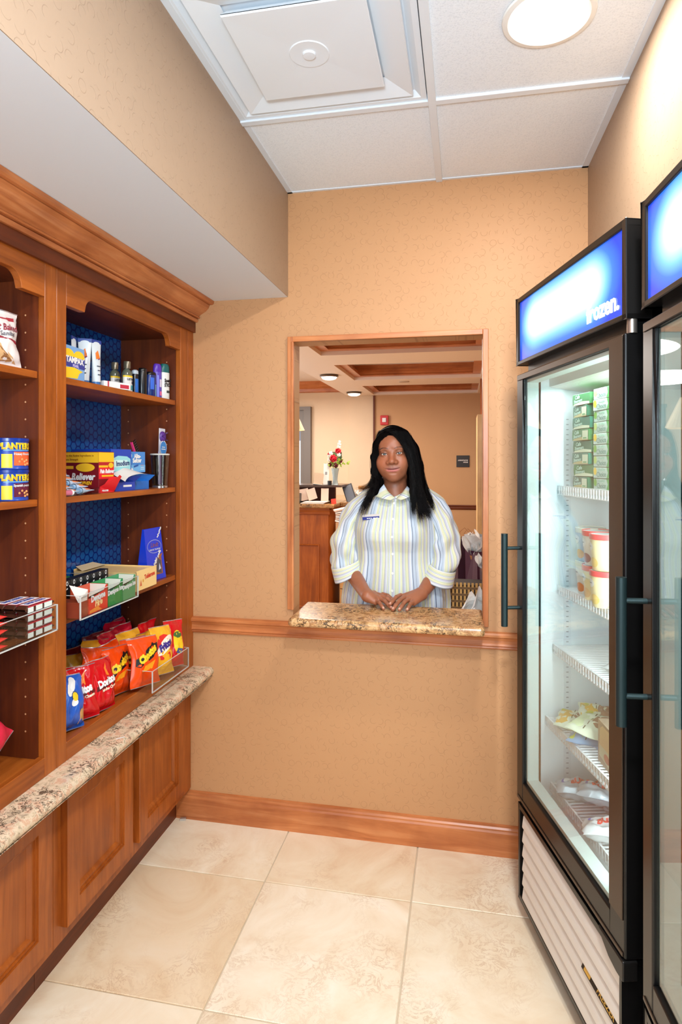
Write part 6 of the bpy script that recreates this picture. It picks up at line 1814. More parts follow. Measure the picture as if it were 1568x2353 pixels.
# arms and hands
RH = dict(wrist=pz(843, 1368, .945), idx=(pz(880, 1366, .937), pz(907, 1383, .914)), mid=(pz(877, 1371, .938), pz(907, 1391, .912)), ring=(pz(872, 1376, .933), pz(899, 1397, .908)), pin=(pz(866, 1382, .926), pz(881.5, 1399, .907)), th=(pz(856, 1366, .935), pz(880, 1358, .915)))
LH = dict(wrist=pz(970, 1364, .948), idx=(pz(921, 1368, .943), pz(897, 1389, .922)), mid=(pz(930, 1372, .942), pz(903.5, 1400.5, .910)), ring=(pz(939, 1377.5, .936), pz(918, 1401.5, .908)), pin=(pz(949, 1384, .927), pz(936, 1402, .907)), th=(pz(955, 1362, .938), pz(930, 1354, .912)))
EL_R, EL_L = pw(797, 1296, 2.775), pw(1014, 1302, 2.775)
SH_R, SH_L = pw(818, 1158, 2.80), pw(1000, 1155, 2.80)
nails = []
def hand_sdf(P, H, el):
    w = H['wrist']
    d = s_cap(P, el, w, 0.041, 0.0245)
    kn = [H[k][0] for k in ('idx', 'mid', 'ring', 'pin')]
    ctr = sum(kn) / 4
    for k, kk in enumerate(('idx', 'mid', 'ring', 'pin')):
        a, b = H[kk]
        d = smin(d, s_cap(P, w + (ctr - w) * .12 + (a - ctr) * .35, a + (w - a) * .10 - np.array([0, 0, .006]), 0.0185, 0.0118), 0.012)
    f = None
    for kk, r0, r1 in (('idx', .0092, .0070), ('mid', .0094, .0072), ('ring', .0090, .0068), ('pin', .0080, .0060)):
        a, b = H[kk]
        m1 = a + (b - a) * .42 + np.array([0, 0, .0075]); m2 = a + (b - a) * .74 + np.array([0, 0, .0045])
        g = smin(s_cap(P, a, m1, r0 * 1.05, r0), s_cap(P, m1, m2, r0 * .98, (r0 + r1) / 2), 0.002)
        g = smin(g, s_cap(P, m2, b, (r0 + r1) / 2, r1), 0.002)
        f = g if f is None else np.minimum(f, g)
    a, b = H['th']
    m1 = a + (b - a) * .5 + np.array([0, 0, .003])
    t = smin(s_cap(P, w + (a - w) * .6, m1, 0.0145, 0.0112), s_cap(P, m1, b, 0.0108, 0.0085), .004)
    d = smin(d, t, 0.008)
    return smin(d, f, 0.0035)
parts_v, parts_f, parts_c = [V1], [F1], [col]
for H, el, sh_ in ((RH, EL_R, SH_R), (LH, EL_L, SH_L)):
    allp = np.array([el, H['wrist']] + [q for k in ('idx', 'mid', 'ring', 'pin', 'th') for q in H[k]])
    def fa(P):
        return smin(hand_sdf(P, H, el), s_cap(P, el, sh_, 0.044, 0.050), 0.015)
    allq = np.vstack([allp, sh_])
    Vh, Fh = sdf_mesh(lambda P: hand_sdf(P, H, el), allp.min(0) - .05, allp.max(0) + .05, 0.0019)
    cc = np.tile(SK_BASE * .97 + SK_WARM * .05, (len(Vh), 1))
    for kk in ('idx', 'mid', 'ring', 'pin'):
        a, b = H[kk]
        dirr = (b - a) / np.linalg.norm(b - a)
        nc = b + dirr * 0.001 + np.array([0, 0, 0.0062]) 
        w_ = wgt(np.linalg.norm((Vh - nc), axis=1), .0040, .0058) * .85
        cc = cc * (1 - w_) + SK_NAIL * w_
        for t_ in (0.0, .42, .74):
            kc = a + (b - a) * t_ + np.array([0, 0, .016]); w_ = wgt(np.linalg.norm(Vh - kc, axis=1), .004, .012) * .4
            cc = cc * (1 - w_) + SK_DARK * w_
    parts_v.append(Vh); parts_f.append(Fh); parts_c.append(cc)
    # upper arm inside the sleeve, coarse
    Vu, Fu = sdf_mesh(lambda P: s_cap(P, el, sh_ - np.array([0, 0, .045]), 0.042, 0.040), np.minimum(el, sh_) - .07, np.maximum(el, sh_) + .07, 0.008)
    parts_v.append(Vu); parts_f.append(Fu); parts_c.append(np.tile(SK_BASE, (len(Vu), 1)))
# trunk and legs under the clothes, coarse
def lower(P):
    d = s_ell(P, (0, 0.02, 1.05), (0.15, 0.11, 0.24)); d = smin(d, s_ell(P, (0, 0.02, 0.86), (0.17, 0.12, 0.14)), .06)
    for s_ in (-1, 1):
        d = smin(d, s_cap(P, (s_ * .09, .02, .82), (s_ * .10, .02, .46), .085, .055), .03); d = smin(d, s_cap(P, (s_ * .10, .02, .46), (s_ * .105, .03, .09), .052, .034), .02)
        d = smin(d, s_cap(P, (s_ * .105, .04, .045), (s_ * .115, -.09, .035), .03, .025), .02)
    return d
Vl, Fl = sdf_mesh(lower, (-.32, -.2, 0), (.32, .25, 1.34), 0.014)
parts_v.append(Vl); parts_f.append(Fl); parts_c.append(np.tile(SK_BASE, (len(Vl), 1)))
off = 0; FF = []
for v_, f_ in zip(parts_v, parts_f):
    FF.append(f_ + off); off += len(v_)
body = np_obj('body', np.vstack(parts_v), np.vstack(FF), SKIN, person, np.vstack(parts_c))
# eyes
EYEW = M('eye_white', (214, 204, 196), 0.15, spec=0.6); IRIS = M('iris', (58, 36, 26), 0.1, spec=0.8); PUP = M('pupil', (8, 6, 6), 0.05, spec=0.9)
for s_ in (-1, 1):
    b = B(); r_ = 0.0130
    prof = []
    angs = [0, 8, 14, 20, 27, 34, 60, 90, 130, 180]
    prof = [(max(1e-5, math.sin(R(a)) * r_), math.cos(R(a)) * r_) for a in angs]
    b.lathe(prof, 24, cap0=False, cap1=False, mis=[2, 2, 1, 1, 0, 0, 0, 0, 0])
    c0 = from_head((s_ * 0.0322, -0.0735, -0.0005))
    m_ = Matrix.Translation(Vector(c0)) @ HM @ Matrix.Rotation(R(90 + (1.0)), 4, 'X') @ Matrix.Rotation(R(5), 4, 'Y')
    b.obj('eye', [EYEW, IRIS, PUP], person, mat=m_, sharp=180)
    lash = B(); pts = []
    for k in range(13):
        t = -1 + 2 * k / 12
        xo = t * 0.0148; zz = -0.0004 + 0.10 * xo * s_ * s_ + 0.0047 * math.sqrt(max(0, 1 - t * t)) ** 1.0
        yy = -0.0735 - math.sqrt(max(1e-6, 0.0146 ** 2 - min(.0142 ** 2, xo ** 2) - zz ** 2))
        pts.append(from_head((s_ * (0.0322 + xo), min(yy, -0.0765), zz)))
    lash.tube(pts, [0.0003] + [0.0009] * 11 + [0.0005], n=6); lash.obj('eyelash', M('lash_black', (16, 10, 10), 0.5), person)
    br = B()
    for k in range(46):
        t = k / 45
        bx0 = 0.013 + 0.036 * t; bz0 = 0.0195 + 0.0080 * math.sin(PI * min(1, t * .82 + .08)) - 0.0008 * t
        p = np.array((s_ * bx0, -0.12, bz0))
        # drop on the face by marching
        P0 = from_head(p); dirv = HM3 @ np.array([0, 1, 0])
        tt = 0
        for _ in range(24):
            tt += float(head_sdf((P0 + dirv * tt)[None])[0]) * .9
        P0 = P0 + dirv * (tt - 0.0004)
        th_ = (0.0012 + 0.0014 * (1 - t)) * (1 if t > .04 else .5)
        for j in range(2):
            q0 = P0 + HM3 @ np.array([0, 0, (j - .5) * th_]); q1 = q0 + HM3 @ np.array([s_ * 0.0050, 0.0008, 0.0016 * (1 - 1.6 * t)])
            br.tube([q0, (q0 + q1) / 2 + HM3 @ np.array([0, -.0003, 0]), q1], [0.00032, 0.0003, 0.00012], n=4)
    br.obj('eyebrow', M('brow_black', (52, 32, 24), 0.6), person)

# ------------------------------------------------ shirt
def stripes(name, horiz=False):
    m, nt, b = nodes_of(name)
    uv = nt.nodes.new('ShaderNodeUVMap'); uv.uv_map = 'UVMap'
    sp = nt.nodes.new('ShaderNodeSeparateXYZ'); nt.links.new(uv.outputs[0], sp.inputs[0])
    f = mth(nt, 'FRACT', mth(nt, 'ADD', mth(nt, 'DIVIDE', sp.outputs[0], 0.082), 20.13))
    Wh, Bl, Ye, Gr, Na, La, Gy = (222, 227, 231), (196, 210, 226), (222, 223, 190), (198, 211, 182), (80, 88, 114), (202, 205, 218), (130, 139, 160)
    seq = [(0, Na), (.022, Bl), (.15, Gy), (.165, Bl), (.26, Wh), (.31, Ye), (.40, Gr), (.43, Wh), (.455, Gy), (.468, Wh), (.50, Ye), (.585, La), (.60, Gy), (.612, La), (.68, Wh), (.71, Gr), (.74, Ye), (.83, Gy), (.842, La), (.90, Wh), (.96, Bl)]
    r = ramp(nt, [(p, c) for p, c in seq], 'CONSTANT')
    nt.links.new(f, r.inputs[0])
    nt.links.new(r.outputs[0], b.inputs['Base Color'])
    b.inputs['Roughness'].default_value = 0.75
    b.inputs['Specular IOR Level'].default_value = 0.25
    b.inputs['Sheen Weight'].default_value = 0.1
    tc = nt.nodes.new('ShaderNodeTexCoord'); n = nt.nodes.new('ShaderNodeTexNoise'); n.inputs['Scale'].default_value = 26; n.inputs['Detail'].default_value = 3
    nt.links.new(tc.outputs['Object'], n.inputs['Vector'])
    bp = nt.nodes.new('ShaderNodeBump'); bp.inputs['Strength'].default_value = 0.35; bp.inputs['Distance'].default_value = 0.006
    nt.links.new(n.outputs['Fac'], bp.inputs['Height']); nt.links.new(bp.outputs[0], b.inputs['Normal'])
    return m
STRIPE = stripes('striped_shirt')
def loft(name, fn, nu, nv, mat, parent, uvfn, closed=True, flip=False, double=0.0):
    """fn(i/nu, j/nv) -> xyz ; uvfn -> (u, v)"""
    V = []; UV = []
    for j in range(nv + 1):
        for i in range(nu + 1):
            V.append(fn(i / nu, j / nv)); UV.append(uvfn(i / nu, j / nv))
    F = []
    for j in range(nv):
        for i in range(nu):
            q = (j * (nu + 1) + i, j * (nu + 1) + i + 1, (j + 1) * (nu + 1) + i + 1, (j + 1) * (nu + 1) + i)
            F.append(q[::-1] if flip else q)
    me = bpy.data.meshes.new(name)
    me.from_pydata([tuple(map(float, v)) for v in V], [], F)
    ul = me.uv_layers.new(name='UVMap')
    for p in me.polygons:
        for li in p.loop_indices:
            ul.data[li].uv = UV[me.loops[li].vertex_index]
    me.polygons.foreach_set('use_smooth', [True] * len(me.polygons))
    me.materials.append(mat)
    o = bpy.data.objects.new(name, me); COL.objects.link(o); o.parent = parent
    if double:
        s_ = o.modifiers.new('cloth', 'SOLIDIFY'); s_.thickness = double; s_.offset = -1
    return o
TZ = [0.80, 0.88, 0.93, 1.00, 1.06, 1.11, 1.16, 1.20, 1.25, 1.29, 1.32, 1.345, 1.368, 1.388, 1.400]
TA = [.235, .236, .230, .214, .203, .198, .196, .194, .188, .180, .168, .145, .112, .078, .066]
TF = [.185, .185, .178, .168, .160, .160, .172, .172, .150, .118, .098, .086, .076, .070, .066]   # front depth
TB = [.16, .16, .15, .13, .12, .115, .115, .115, .112, .108, .10, .092, .080, .070, .066]
def tors(th, z):
    a = np.interp(z, TZ, TA); f = np.interp(z, TZ, TF); k = np.interp(z, TZ, TB)
    s_, c_ = math.sin(th), math.cos(th)            # th = 0 front (-y), grows to +x
    n = 2.25 if z < 1.33 else 2.0
    r = (abs(s_) ** n + abs(c_) ** n) ** (-1 / n)
    x = a * s_ * r; y = -(f if c_ > 0 else k) * c_ * r
    lo_ = np.clip((1.22 - z) / .3, 0, 1); fr = max(0, c_)
    fold = 0.0085 * lo_ * math.sin(11 * th + 2.2 * z + .6) + 0.0055 * lo_ * math.sin(19 * th - 5 * z) + 0.003 * math.sin(6 * th + 21 * z) * fr * np.clip((1.3 - z) / .1, 0, 1) * .7
    # bust
    for sx_ in (-1, 1):
        fold += 0.020 * math.exp(-((x - sx_ * .078) / .058) ** 2 - ((z - 1.185) / .060) ** 2) * (c_ > 0)
    # gather at the sides above the hips
    fold -= 0.012 * math.exp(-((z - 1.06) / .05) ** 2) * abs(s_) ** 4
    x += s_ * fold; y -= c_ * fold
    cx = np.interp(z, [.8, 1.0, 1.35, 1.4], [-0.005, 0.0, 0.0, 0.0])
    # shoulders slope and the neck sits slightly forward
    return np.array([x + cx, y + np.interp(z, [.8, 1.2, 1.3, 1.4], [.0, .0, .0, -0.012]), z])
ZV = 1.347
def tfn(a, b):
    th = (a * 2 - 1) * PI
    z = 0.80 + (1.400 - 0.80) * (b ** 0.92)
    # V neck: pull the front down to the opening
    t = abs(th)
    zmax = np.interp(t, [0, .10, .55, 1.2, PI], [ZV - .004, ZV + .002, 1.378, 1.392, 1.402])
    z = 0.80 + (zmax - 0.80) * (b ** 0.92)
    return tors(th, z)
shirt = loft('shirt', tfn, 160, 90, STRIPE, person, lambda a, b: ((a * 2 - 1) * PI * 0.172, b), double=0.0015)
# placket and buttons
def torsx(x, z, off=0.0):
    # invert x -> th near the front
    lo_, hi_ = -1.3, 1.3
    for _ in range(22):
        m_ = (lo_ + hi_) / 2
        if tors(m_, z)[0] < x: lo_ = m_
        else: hi_ = m_
    p = tors(m_, z); e = tors(m_ + .03, z) - tors(m_ - .03, z)
    n = np.array([e[1], -e[0], 0]); n = n / max(1e-6, np.linalg.norm(n))
    if n[1] > 0: n = -n
    return p + n * off, n
PLX = 0.0
loft('placket', lambda a, b: torsx(PLX - 0.017 + 0.034 * a, 0.81 + (ZV - 0.012 - 0.81) * b, 0.0022 + .0006 * math.sin(a * PI))[0], 6, 70, STRIPE, shirt, lambda a, b: (0.0215 + 0.030 * a, b))
for zb_ in (ZV - .030, 1.252, 1.178, 1.103, 1.022, 0.95, .88):
    p, n = torsx(PLX + .003, zb_, 0.0034)
    b = B().lathe([(0.0055, 0), (0.0058, .001), (0.0048, .0018), (0.002, .0012), (.0001, .0012)], 14, cap1=False)
    mm = Vector(n).to_track_quat('Z', 'Y').to_matrix().to_4x4(); mm.translation = Vector(p)
    b.obj('button', M('button_white', (238, 240, 236), 0.25), shirt, mat=mm)
# collar flaps
def poly3(pts, Y): return [pw(x, y, yy) for (x, y), yy in zip(pts, Y)]
def interp_poly(P, t):
    P = np.array(P); L = np.concatenate([[0], np.cumsum(np.linalg.norm(np.diff(P, axis=0), axis=1))]); L /= L[-1]
    return np.array([np.interp(t, L, P[:, i]) for i in range(3)])
def flap(inner, outer, nm='collar'):
    o = loft(nm, lambda a, b: interp_poly(inner, a) * (1 - b) + interp_poly(outer, a) * b + np.array([0, -0.006 * math.sin(PI * b), 0.003 * math.sin(PI * b)]), 20, 6, STRIPE, shirt, lambda a, b: (a * 0.10 + .02, b), double=0.002)
    return o
flap(poly3([(922, 1086), (893, 1090), (879, 1096), (882, 1112), (892, 1130), (910, 1146)], [2.86, 2.83, 2.775, 2.725, 2.700, 2.678]),
     poly3([(922, 1106), (880, 1112), (858, 1128), (860, 1139), (877, 1146), (899, 1150)], [2.89, 2.86, 2.775, 2.705, 2.672, 2.664]))
flap(poly3([(916, 1086), (934, 1092), (943, 1098), (938, 1114), (926, 1130), (910, 1146)], [2.86, 2.83, 2.775, 2.725, 2.700, 2.678]),
     poly3([(916, 1106), (946, 1112), (963, 1124), (957, 1136), (942, 1142), (921, 1150)], [2.89, 2.86, 2.775, 2.705, 2.672, 2.664]))
# sleeves
def sleeve(path, rads, nm, side, ph0):
    path = [np.array(p) for p in path]
    Pn = np.array(path); T = np.linspace(0, 1, len(path))
    def c_at(t): return np.array([np.interp(t, T, Pn[:, i]) for i in range(3)])
    def frame_at(t):
        d = c_at(min(1, t + .08)) - c_at(max(0, t - .08)); d /= np.linalg.norm(d)
        u = np.cross(d, [0, 1, 0]); u /= np.linalg.norm(u); v = np.cross(u, d)
        if u[0] < 0: u = -u
        return u, v if v[1] > 0 else -v
    def fn(a, b):
        th = (a * 2 - 1) * PI
        c = c_at(b); u, v = frame_at(b)
        rw = np.interp(b, T, [r[0] for r in rads]); rd = np.interp(b, T, [r[1] for r in rads])
        w = 0.0065 * math.sin(4.0 * th + 17 * b + ph0) * min(1, b * 2) + 0.0085 * math.sin(26 * b + 1.7 * th * side + ph0) * max(0, (b - .40)) * 1.9 + 0.003 * math.sin(9 * th - 8 * b)
        return c + u * (rw + w) * math.sin(th) - v * (rd + w) * math.cos(th)
    return loft(nm, fn, 72, 44, STRIPE, shirt, lambda a, b: ((a * 2 - 1) * PI * 0.062 + .013 * math.sin(b * 3), b), double=0.0015)
sleeve([pw(872, 1132, 2.80), pw(850, 1146, 2.80), pw(829, 1170, 2.795), pw(811, 1202, 2.785), pw(799, 1240, 2.77), pw(794, 1275, 2.75), pw(796, 1312, 2.735)],
       [(.030, .03), (.046, .052), (.058, .064), (.062, .068), (.065, .070), (.064, .068), (.055, .060)], 'sleeve', -1, 0.4)
sleeve([pw(946, 1130, 2.80), pw(972, 1142, 2.80), pw(994, 1166, 2.795), pw(1011, 1200, 2.785), pw(1021, 1240, 2.77), pw(1022, 1275, 2.75), pw(1014, 1322, 2.735)],
       [(.030, .03), (.046, .052), (.060, .064), (.064, .068), (.066, .070), (.065, .068), (.056, .060)], 'sleeve', 1, 2.0)
def cuff(c0, A0, c1, A1, dep):
    A0, A1 = np.array(A0), np.array(A1)
    dB = np.array([0, dep, 0.0])
    def fn(a, b):
        th = a * 2 * PI
        if b <= .5: t = b * 2; k = 1.0
        else: t = (1 - b) * 2; k = 0.955
        c = c0 * (1 - t) + c1 * t; A = A0 * (1 - t) + A1 * t
        w = 1 + 0.012 * math.sin(3 * th + 1) * t
        # tilt of the ring in depth: front lower than back
        return c + (A * math.cos(th) + (dB + np.array([0, 0, 0.010])) * math.sin(th)) * k * w
    return loft('cuff', fn, 56, 20, STRIPE, shirt, lambda a, b: (min(b, 1 - b) * 0.118 + .012, a))
def vec(p1, p2, Y): return (pw(*p2, Y) - pw(*p1, Y)) / 2
cuff(pw(794.5, 1293, 2.72), vec((762, 1302), (827, 1284), 2.72), pw(801, 1323, 2.69), vec((771, 1337), (832, 1309), 2.69), 0.074)
cuff(pw(1017.5, 1301, 2.72), vec((986, 1291), (1049, 1311), 2.72), pw(1006.5, 1336, 2.69), vec((972, 1324), (1041, 1349), 2.69), 0.074)
# name tag
tp, tn = torsx(-0.092, 1.258, 0.006)
mm = frame(tp, (0.985, -0.10, 0.09), (-0.09, -0.05, 0.99))
tg = B().box(-0.038, 0.038, -0.0115, 0.0115, 0, 0.0015)
nt_ = tg.obj('name_tag', M('tag_silver', (216, 210, 206), 0.3), shirt, mat=mm, bevel=.0008)
B().box(-0.038, 0.038, -0.0115, 0.0015, 0.0016, 0.0022).obj('tag_band', M('tag_navy', (44, 56, 140), 0.35), nt_) if False else None
b = B().box(-0.038, 0.038, -0.0115, 0.0015, 0.0012, 0.0024); bo = b.obj('name_tag_band', M('tag_navy', (44, 56, 140), 0.35), shirt, mat=mm)
for k, (x0, x1) in enumerate(((-.018, -.012), (-.010, -.004), (-.002, .004), (.010, .020), (.022, .033))):
    B().box(x0, x1, -0.007, -0.0035, 0.0024, 0.0027).obj('tag_print', WHITE, shirt, mat=mm)
# trousers and shoes
TRS = M('trousers_black', (30, 28, 34), 0.8)
def trz(P):
    d = s_ell(P, (0, 0.01, 0.88), (0.205, 0.15, 0.13))
    for s_ in (-1, 1):
        d = smin(d, s_cap(P, (s_ * .10, .01, .82), (s_ * .11, .01, .46), .105, .08), .04); d = smin(d, s_cap(P, (s_ * .11, .01, .46), (s_ * .115, .03, .07), .08, .066), .03)
    return smax(d, 0.03 - P[:, 2], .002)
Vt, Ft = sdf_mesh(trz, (-.34, -.25, 0), (.34, .28, 1.05), 0.011)
np_obj('trousers', Vt, Ft, TRS, person)
for s_ in (-1, 1):
    Vs, Fs = sdf_mesh(lambda P: smax(smin(s_cap(P, (s_ * .115, .06, .045), (s_ * .125, -.10, .035), .045, .042), s_ell(P, (s_ * .115, .05, .07), (.045, .06, .05)), .02), 0.001 - P[:, 2], .002), (s_ * .12 - .08, -.18, -.01), (s_ * .12 + .08, .15, .14), .006)
    np_obj('shoe', Vs, Fs, M('shoe_black', (20, 18, 18), 0.35), person)

# ------------------------------------------------ hair
def hairmat():
    m, nt, b = nodes_of('black_hair')
    tc = nt.nodes.new('ShaderNodeTexCoord'); mp = nt.nodes.new('ShaderNodeMapping'); mp.inputs['Scale'].default_value = (160, 160, 7)
    nt.links.new(tc.outputs['Object'], mp.inputs['Vector'])
    n = nt.nodes.new('ShaderNodeTexNoise'); n.inputs['Scale'].default_value = 1.0; n.inputs['Detail'].default_value = 4; n.inputs['Distortion'].default_value = .6
    nt.links.new(mp.outputs[0], n.inputs['Vector'])
    r = ramp(nt, [(0.3, (6, 5, 6)), (0.7, (18, 15, 15))]); nt.links.new(n.outputs['Fac'], r.inputs[0]); nt.links.new(r.outputs[0], b.inputs['Base Color'])
    bp = nt.nodes.new('ShaderNodeBump'); bp.inputs['Strength'].default_value = 0.6; bp.inputs['Distance'].default_value = 0.003
    nt.links.new(n.outputs['Fac'], bp.inputs['Height']); nt.links.new(bp.outputs[0], b.inputs['Normal'])
    b.inputs['Roughness'].default_value = 0.4; b.inputs['Specular IOR Level'].default_value = 0.14
    return m
HAIR = hairmat()
def chain(P, pts, k=0.012):
    d = None
    for (a, ra), (b, rb) in zip(pts[:-1], pts[1:]):
        e = s_cap(P, a, b, ra, rb); d = e if d is None else smin(d, e, k)
    return d
c3 = lambda L: [(pw(x, y, Y), r) for x, y, Y, r in L]
RL = c3([(925, 1003, 2.75, .035), (945, 1035, 2.76, .036), (953, 1075, 2.745, .037), (958, 1110, 2.72, .038), (966, 1138, 2.685, .026), (972, 1158, 2.66, .014), (977, 1174, 2.65, .005)])
RL2 = c3([(949, 1060, 2.71, .018), (952, 1100, 2.69, .022), (950, 1130, 2.665, .017), (950, 1152, 2.645, .009), (953, 1168, 2.64, .003)])
SW = c3([(886, 996, 2.715, .008), (905, 994, 2.710, .010), (924, 1003, 2.703, .013), (940, 1026, 2.705, .015), (949, 1055, 2.71, .016), (951, 1090, 2.70, .02)])
LL = c3([(882, 1000, 2.72, .018), (868, 1022, 2.745, .020), (862, 1050, 2.75, .019), (863, 1082, 2.745, .020), (868, 1108, 2.72, .024), (860, 1130, 2.695, .016), (849, 1148, 2.675, .009), (838, 1166, 2.665, .003)])
BK = c3([(905, 1040, 2.84, .07), (905, 1090, 2.85, .062), (915, 1130, 2.875, .05), (930, 1150, 2.90, .035)])
def hair_sdf(P):
    p = to_head(P)
    d = s_ell(p, (0, 0.022, 0.030), (0.0815, 0.100, 0.0935))
    face = s_ell(p, (-0.004, -0.105, -0.050), (0.0625, 0.078, 0.108))
    d = smax(d, -face, 0.006)
    d = smin(d, chain(P, BK), .03)
    d = smin(d, chain(P, RL), .014); d = smin(d, chain(P, RL2, .006), .010); d = smin(d, chain(P, SW), .008); d = smin(d, chain(P, LL), .012)
    # locks: long shallow grooves
    g = np.sin(p[:, 0] * 260 + p[:, 2] * 18 + 3 * np.sin(p[:, 2] * 22)) * 0.0012 + np.sin(p[:, 0] * 120 - p[:, 2] * 25 + 1.0) * 0.0014
    return d + g * np.clip((0.06 - p[:, 2]) / .05, 0.15, 1)
Vh_, Fh_ = sdf_mesh(hair_sdf, HC - np.array([.18, .19, .34]), HC + np.array([.20, .22, .16]), 0.003)
hair = np_obj('hair', Vh_, Fh_, HAIR, person)
# loose strands
rs = np.random.RandomState(3)
st = B()
def strand(pts, spread0, spread1, r0, r1, n_):
    P0 = np.array(pts); T0 = np.linspace(0, 1, len(pts)); T = np.linspace(0, 1, 40)
    P0 = np.stack([np.interp(T, T0, P0[:, i]) for i in range(3)], 1)
    for _s in range(30): P0[1:-1] = (P0[:-2] + P0[1:-1] * 2 + P0[2:]) / 4
    for _ in range(n_):
        o0 = rs.normal(0, 1, 3) * spread0 * np.array([1, .6, .3]); o1 = rs.normal(0, 1, 3) * spread1 * np.array([1, .5, .8])
        L = rs.uniform(.82, 1.0); q = []
        ph_ = rs.uniform(0, 6)
        for k in range(12):
            t = k / 11 * L
            c = np.array([np.interp(t, T, P0[:, i]) for i in range(3)])
            q.append(c + o0 * (1 - t) + o1 * (t ** 1.3) + np.array([math.sin(t * 7 + ph_) * .0025 * t, 0, 0]))
        rr = rs.uniform(.7, 1.3)
        st.tube(q, [r0 * rr * (1 - .25 * k / 11) if k < 8 else r0 * rr * .75 * (1 - (k - 7) / 4.2) + r1 for k in range(12)], n=3, close=False)
W3 = lambda L: [pw(*t) for t in L]
strand(W3([(925, 995, 2.70), (947, 1030, 2.715), (955, 1075, 2.705), (960, 1115, 2.68), (970, 1145, 2.65), (980, 1170, 2.63), (986, 1194, 2.625)]), .012, .010, 0.00072, .00012, 480)
strand(W3([(905, 992, 2.700), (936, 1018, 2.690), (948, 1055, 2.688), (950, 1095, 2.668), (950, 1130, 2.642), (950, 1158, 2.632), (951, 1184, 2.63)]), .007, .008, 0.00063, .00012, 360)
strand(W3([(925, 1000, 2.69), (950, 1050, 2.70), (958, 1100, 2.68), (964, 1140, 2.65), (966, 1170, 2.63), (968, 1196, 2.63)]), .010, .009, 0.00072, .00012, 360)
strand(W3([(884, 996, 2.70), (866, 1022, 2.725), (859, 1055, 2.73), (861, 1088, 2.725), (866, 1112, 2.70), (852, 1138, 2.675), (838, 1162, 2.66), (830, 1184, 2.655)]), .008, .012, 0.00059, .00012, 360)
strand(W3([(884, 996, 2.70), (864, 1025, 2.725), (858, 1060, 2.73), (860, 1095, 2.72), (855, 1115, 2.70), (838, 1124, 2.70), (822, 1128, 2.70)]), .005, .010, 0.00049, .00012, 104)
strand(W3([(922, 1000, 2.80), (950, 1025, 2.775), (968, 1070, 2.75), (973, 1105, 2.74), (982, 1130, 2.72), (992, 1155, 2.69), (997, 1178, 2.66)]), .006, .008, 0.00063, .00012, 240)
strand(W3([(882, 992, 2.73), (900, 984, 2.74), (930, 990, 2.76), (955, 1020, 2.77), (966, 1060, 2.77), (972, 1100, 2.76)]), .007, .006, 0.00063, .00012, 280)
strand(W3([(885, 992, 2.70), (872, 1002, 2.73), (860, 1025, 2.76), (856, 1060, 2.77), (858, 1095, 2.76)]), .006, .004, 0.00054, .00012, 160)
strand(W3([(884, 990, 2.73), (905, 978, 2.76), (932, 990, 2.79), (952, 1022, 2.81), (960, 1070, 2.80)]), .007, .006, .0008, .0003, 260)
strand(W3([(884, 990, 2.74), (874, 988, 2.77), (865, 1012, 2.80), (860, 1050, 2.80), (861, 1090, 2.79)]), .005, .004, .0008, .0003, 160)
HAIR2 = HAIR.copy(); HAIR2.node_tree.nodes['Principled BSDF'].inputs['Specular IOR Level'].default_value = 0.0
hair.data.materials[0] = HAIR2
so_ = st.obj('strand', HAIR, hair, sharp=180)
so_['kind'] = 'stuff'
# ---------------------------------------------------------------- goods in the near-wall freezer
def fzp(u, v, z=0): return (u, v, z)
def fitem(name, label, cat, u, v, z, yaw=0, group=None, tilt=0, roll=0):
    """local -y of the item faces the freezer door"""
    fm = fz1.matrix_world.copy() if False else Rz_frame((0.263, -0.965), (0.170, 2.141), 0.0)
    m = fm @ Matrix.Translation((u, v, z)) @ Matrix.Rotation(R(yaw), 4, 'Z') @ Matrix.Rotation(R(tilt), 4, 'X') @ Matrix.Rotation(R(roll), 4, 'Y')
    t = thing(name, label, cat, group=group)
    t.location = m.to_translation(); t.rotation_euler = m.to_euler()
    return t
MINT = C_((206, 226, 214)); GREEN = C_((60, 160, 70)); LIME = C_((120, 180, 60)); DKG = C_((30, 110, 84)); CREAM = C_((226, 232, 200))
zsh = 1.4185
hb_ = 0.0325
nm9 = ['bottom', 'second', 'third', 'fourth', 'fifth', 'sixth', 'seventh', 'eighth', 'top']
rf = random.Random(3)
for k in range(9):
    j = rf.uniform(-.003, .003)
    t = fitem('frozen_meal_box', 'white and green frozen meal box, %s of the front stack on the top freezer shelf' % nm9[k], 'box', 0.382 + j, 0.135, zsh + k * hb_, 1.5 * j * 300, 'front stack of frozen meals')
    B().box(-0.115, 0.10, 0, 0.15, 0.0006, hb_ - 0.0008).obj('carton', MINT, t, bevel=0.001, seg=1)
    patch(t, [LIME, YEL, C_((200, 220, 120))][k % 3], ell(-0.103, hb_ * .62, 0.009, 0.011), -0.0008)
    patch(t, GREEN, [(-0.036, .001), (0.03, .001), (0.03, hb_ - .001), (-0.036, hb_ - .001), (-0.029, hb_ * .5)], -0.0008)
    letters('Choice', 0.021, C_((90, 130, 120)), t, fr_front(-0.066, hb_ * .34, -0.0012, 2), bold=0.0, sx=.88)
    letters('Healthy', 0.010, C_((150, 190, 170)), t, fr_front(-0.064, hb_ * .78, -0.0012, 2), bold=0.0, sx=1.2)
    patch(t, WHITE, rec(-.02, .015, hb_ * .3, hb_ * .42), -0.0012); patch(t, WHITE, rec(-.018, .02, hb_ * .55, hb_ * .67), -0.0012)
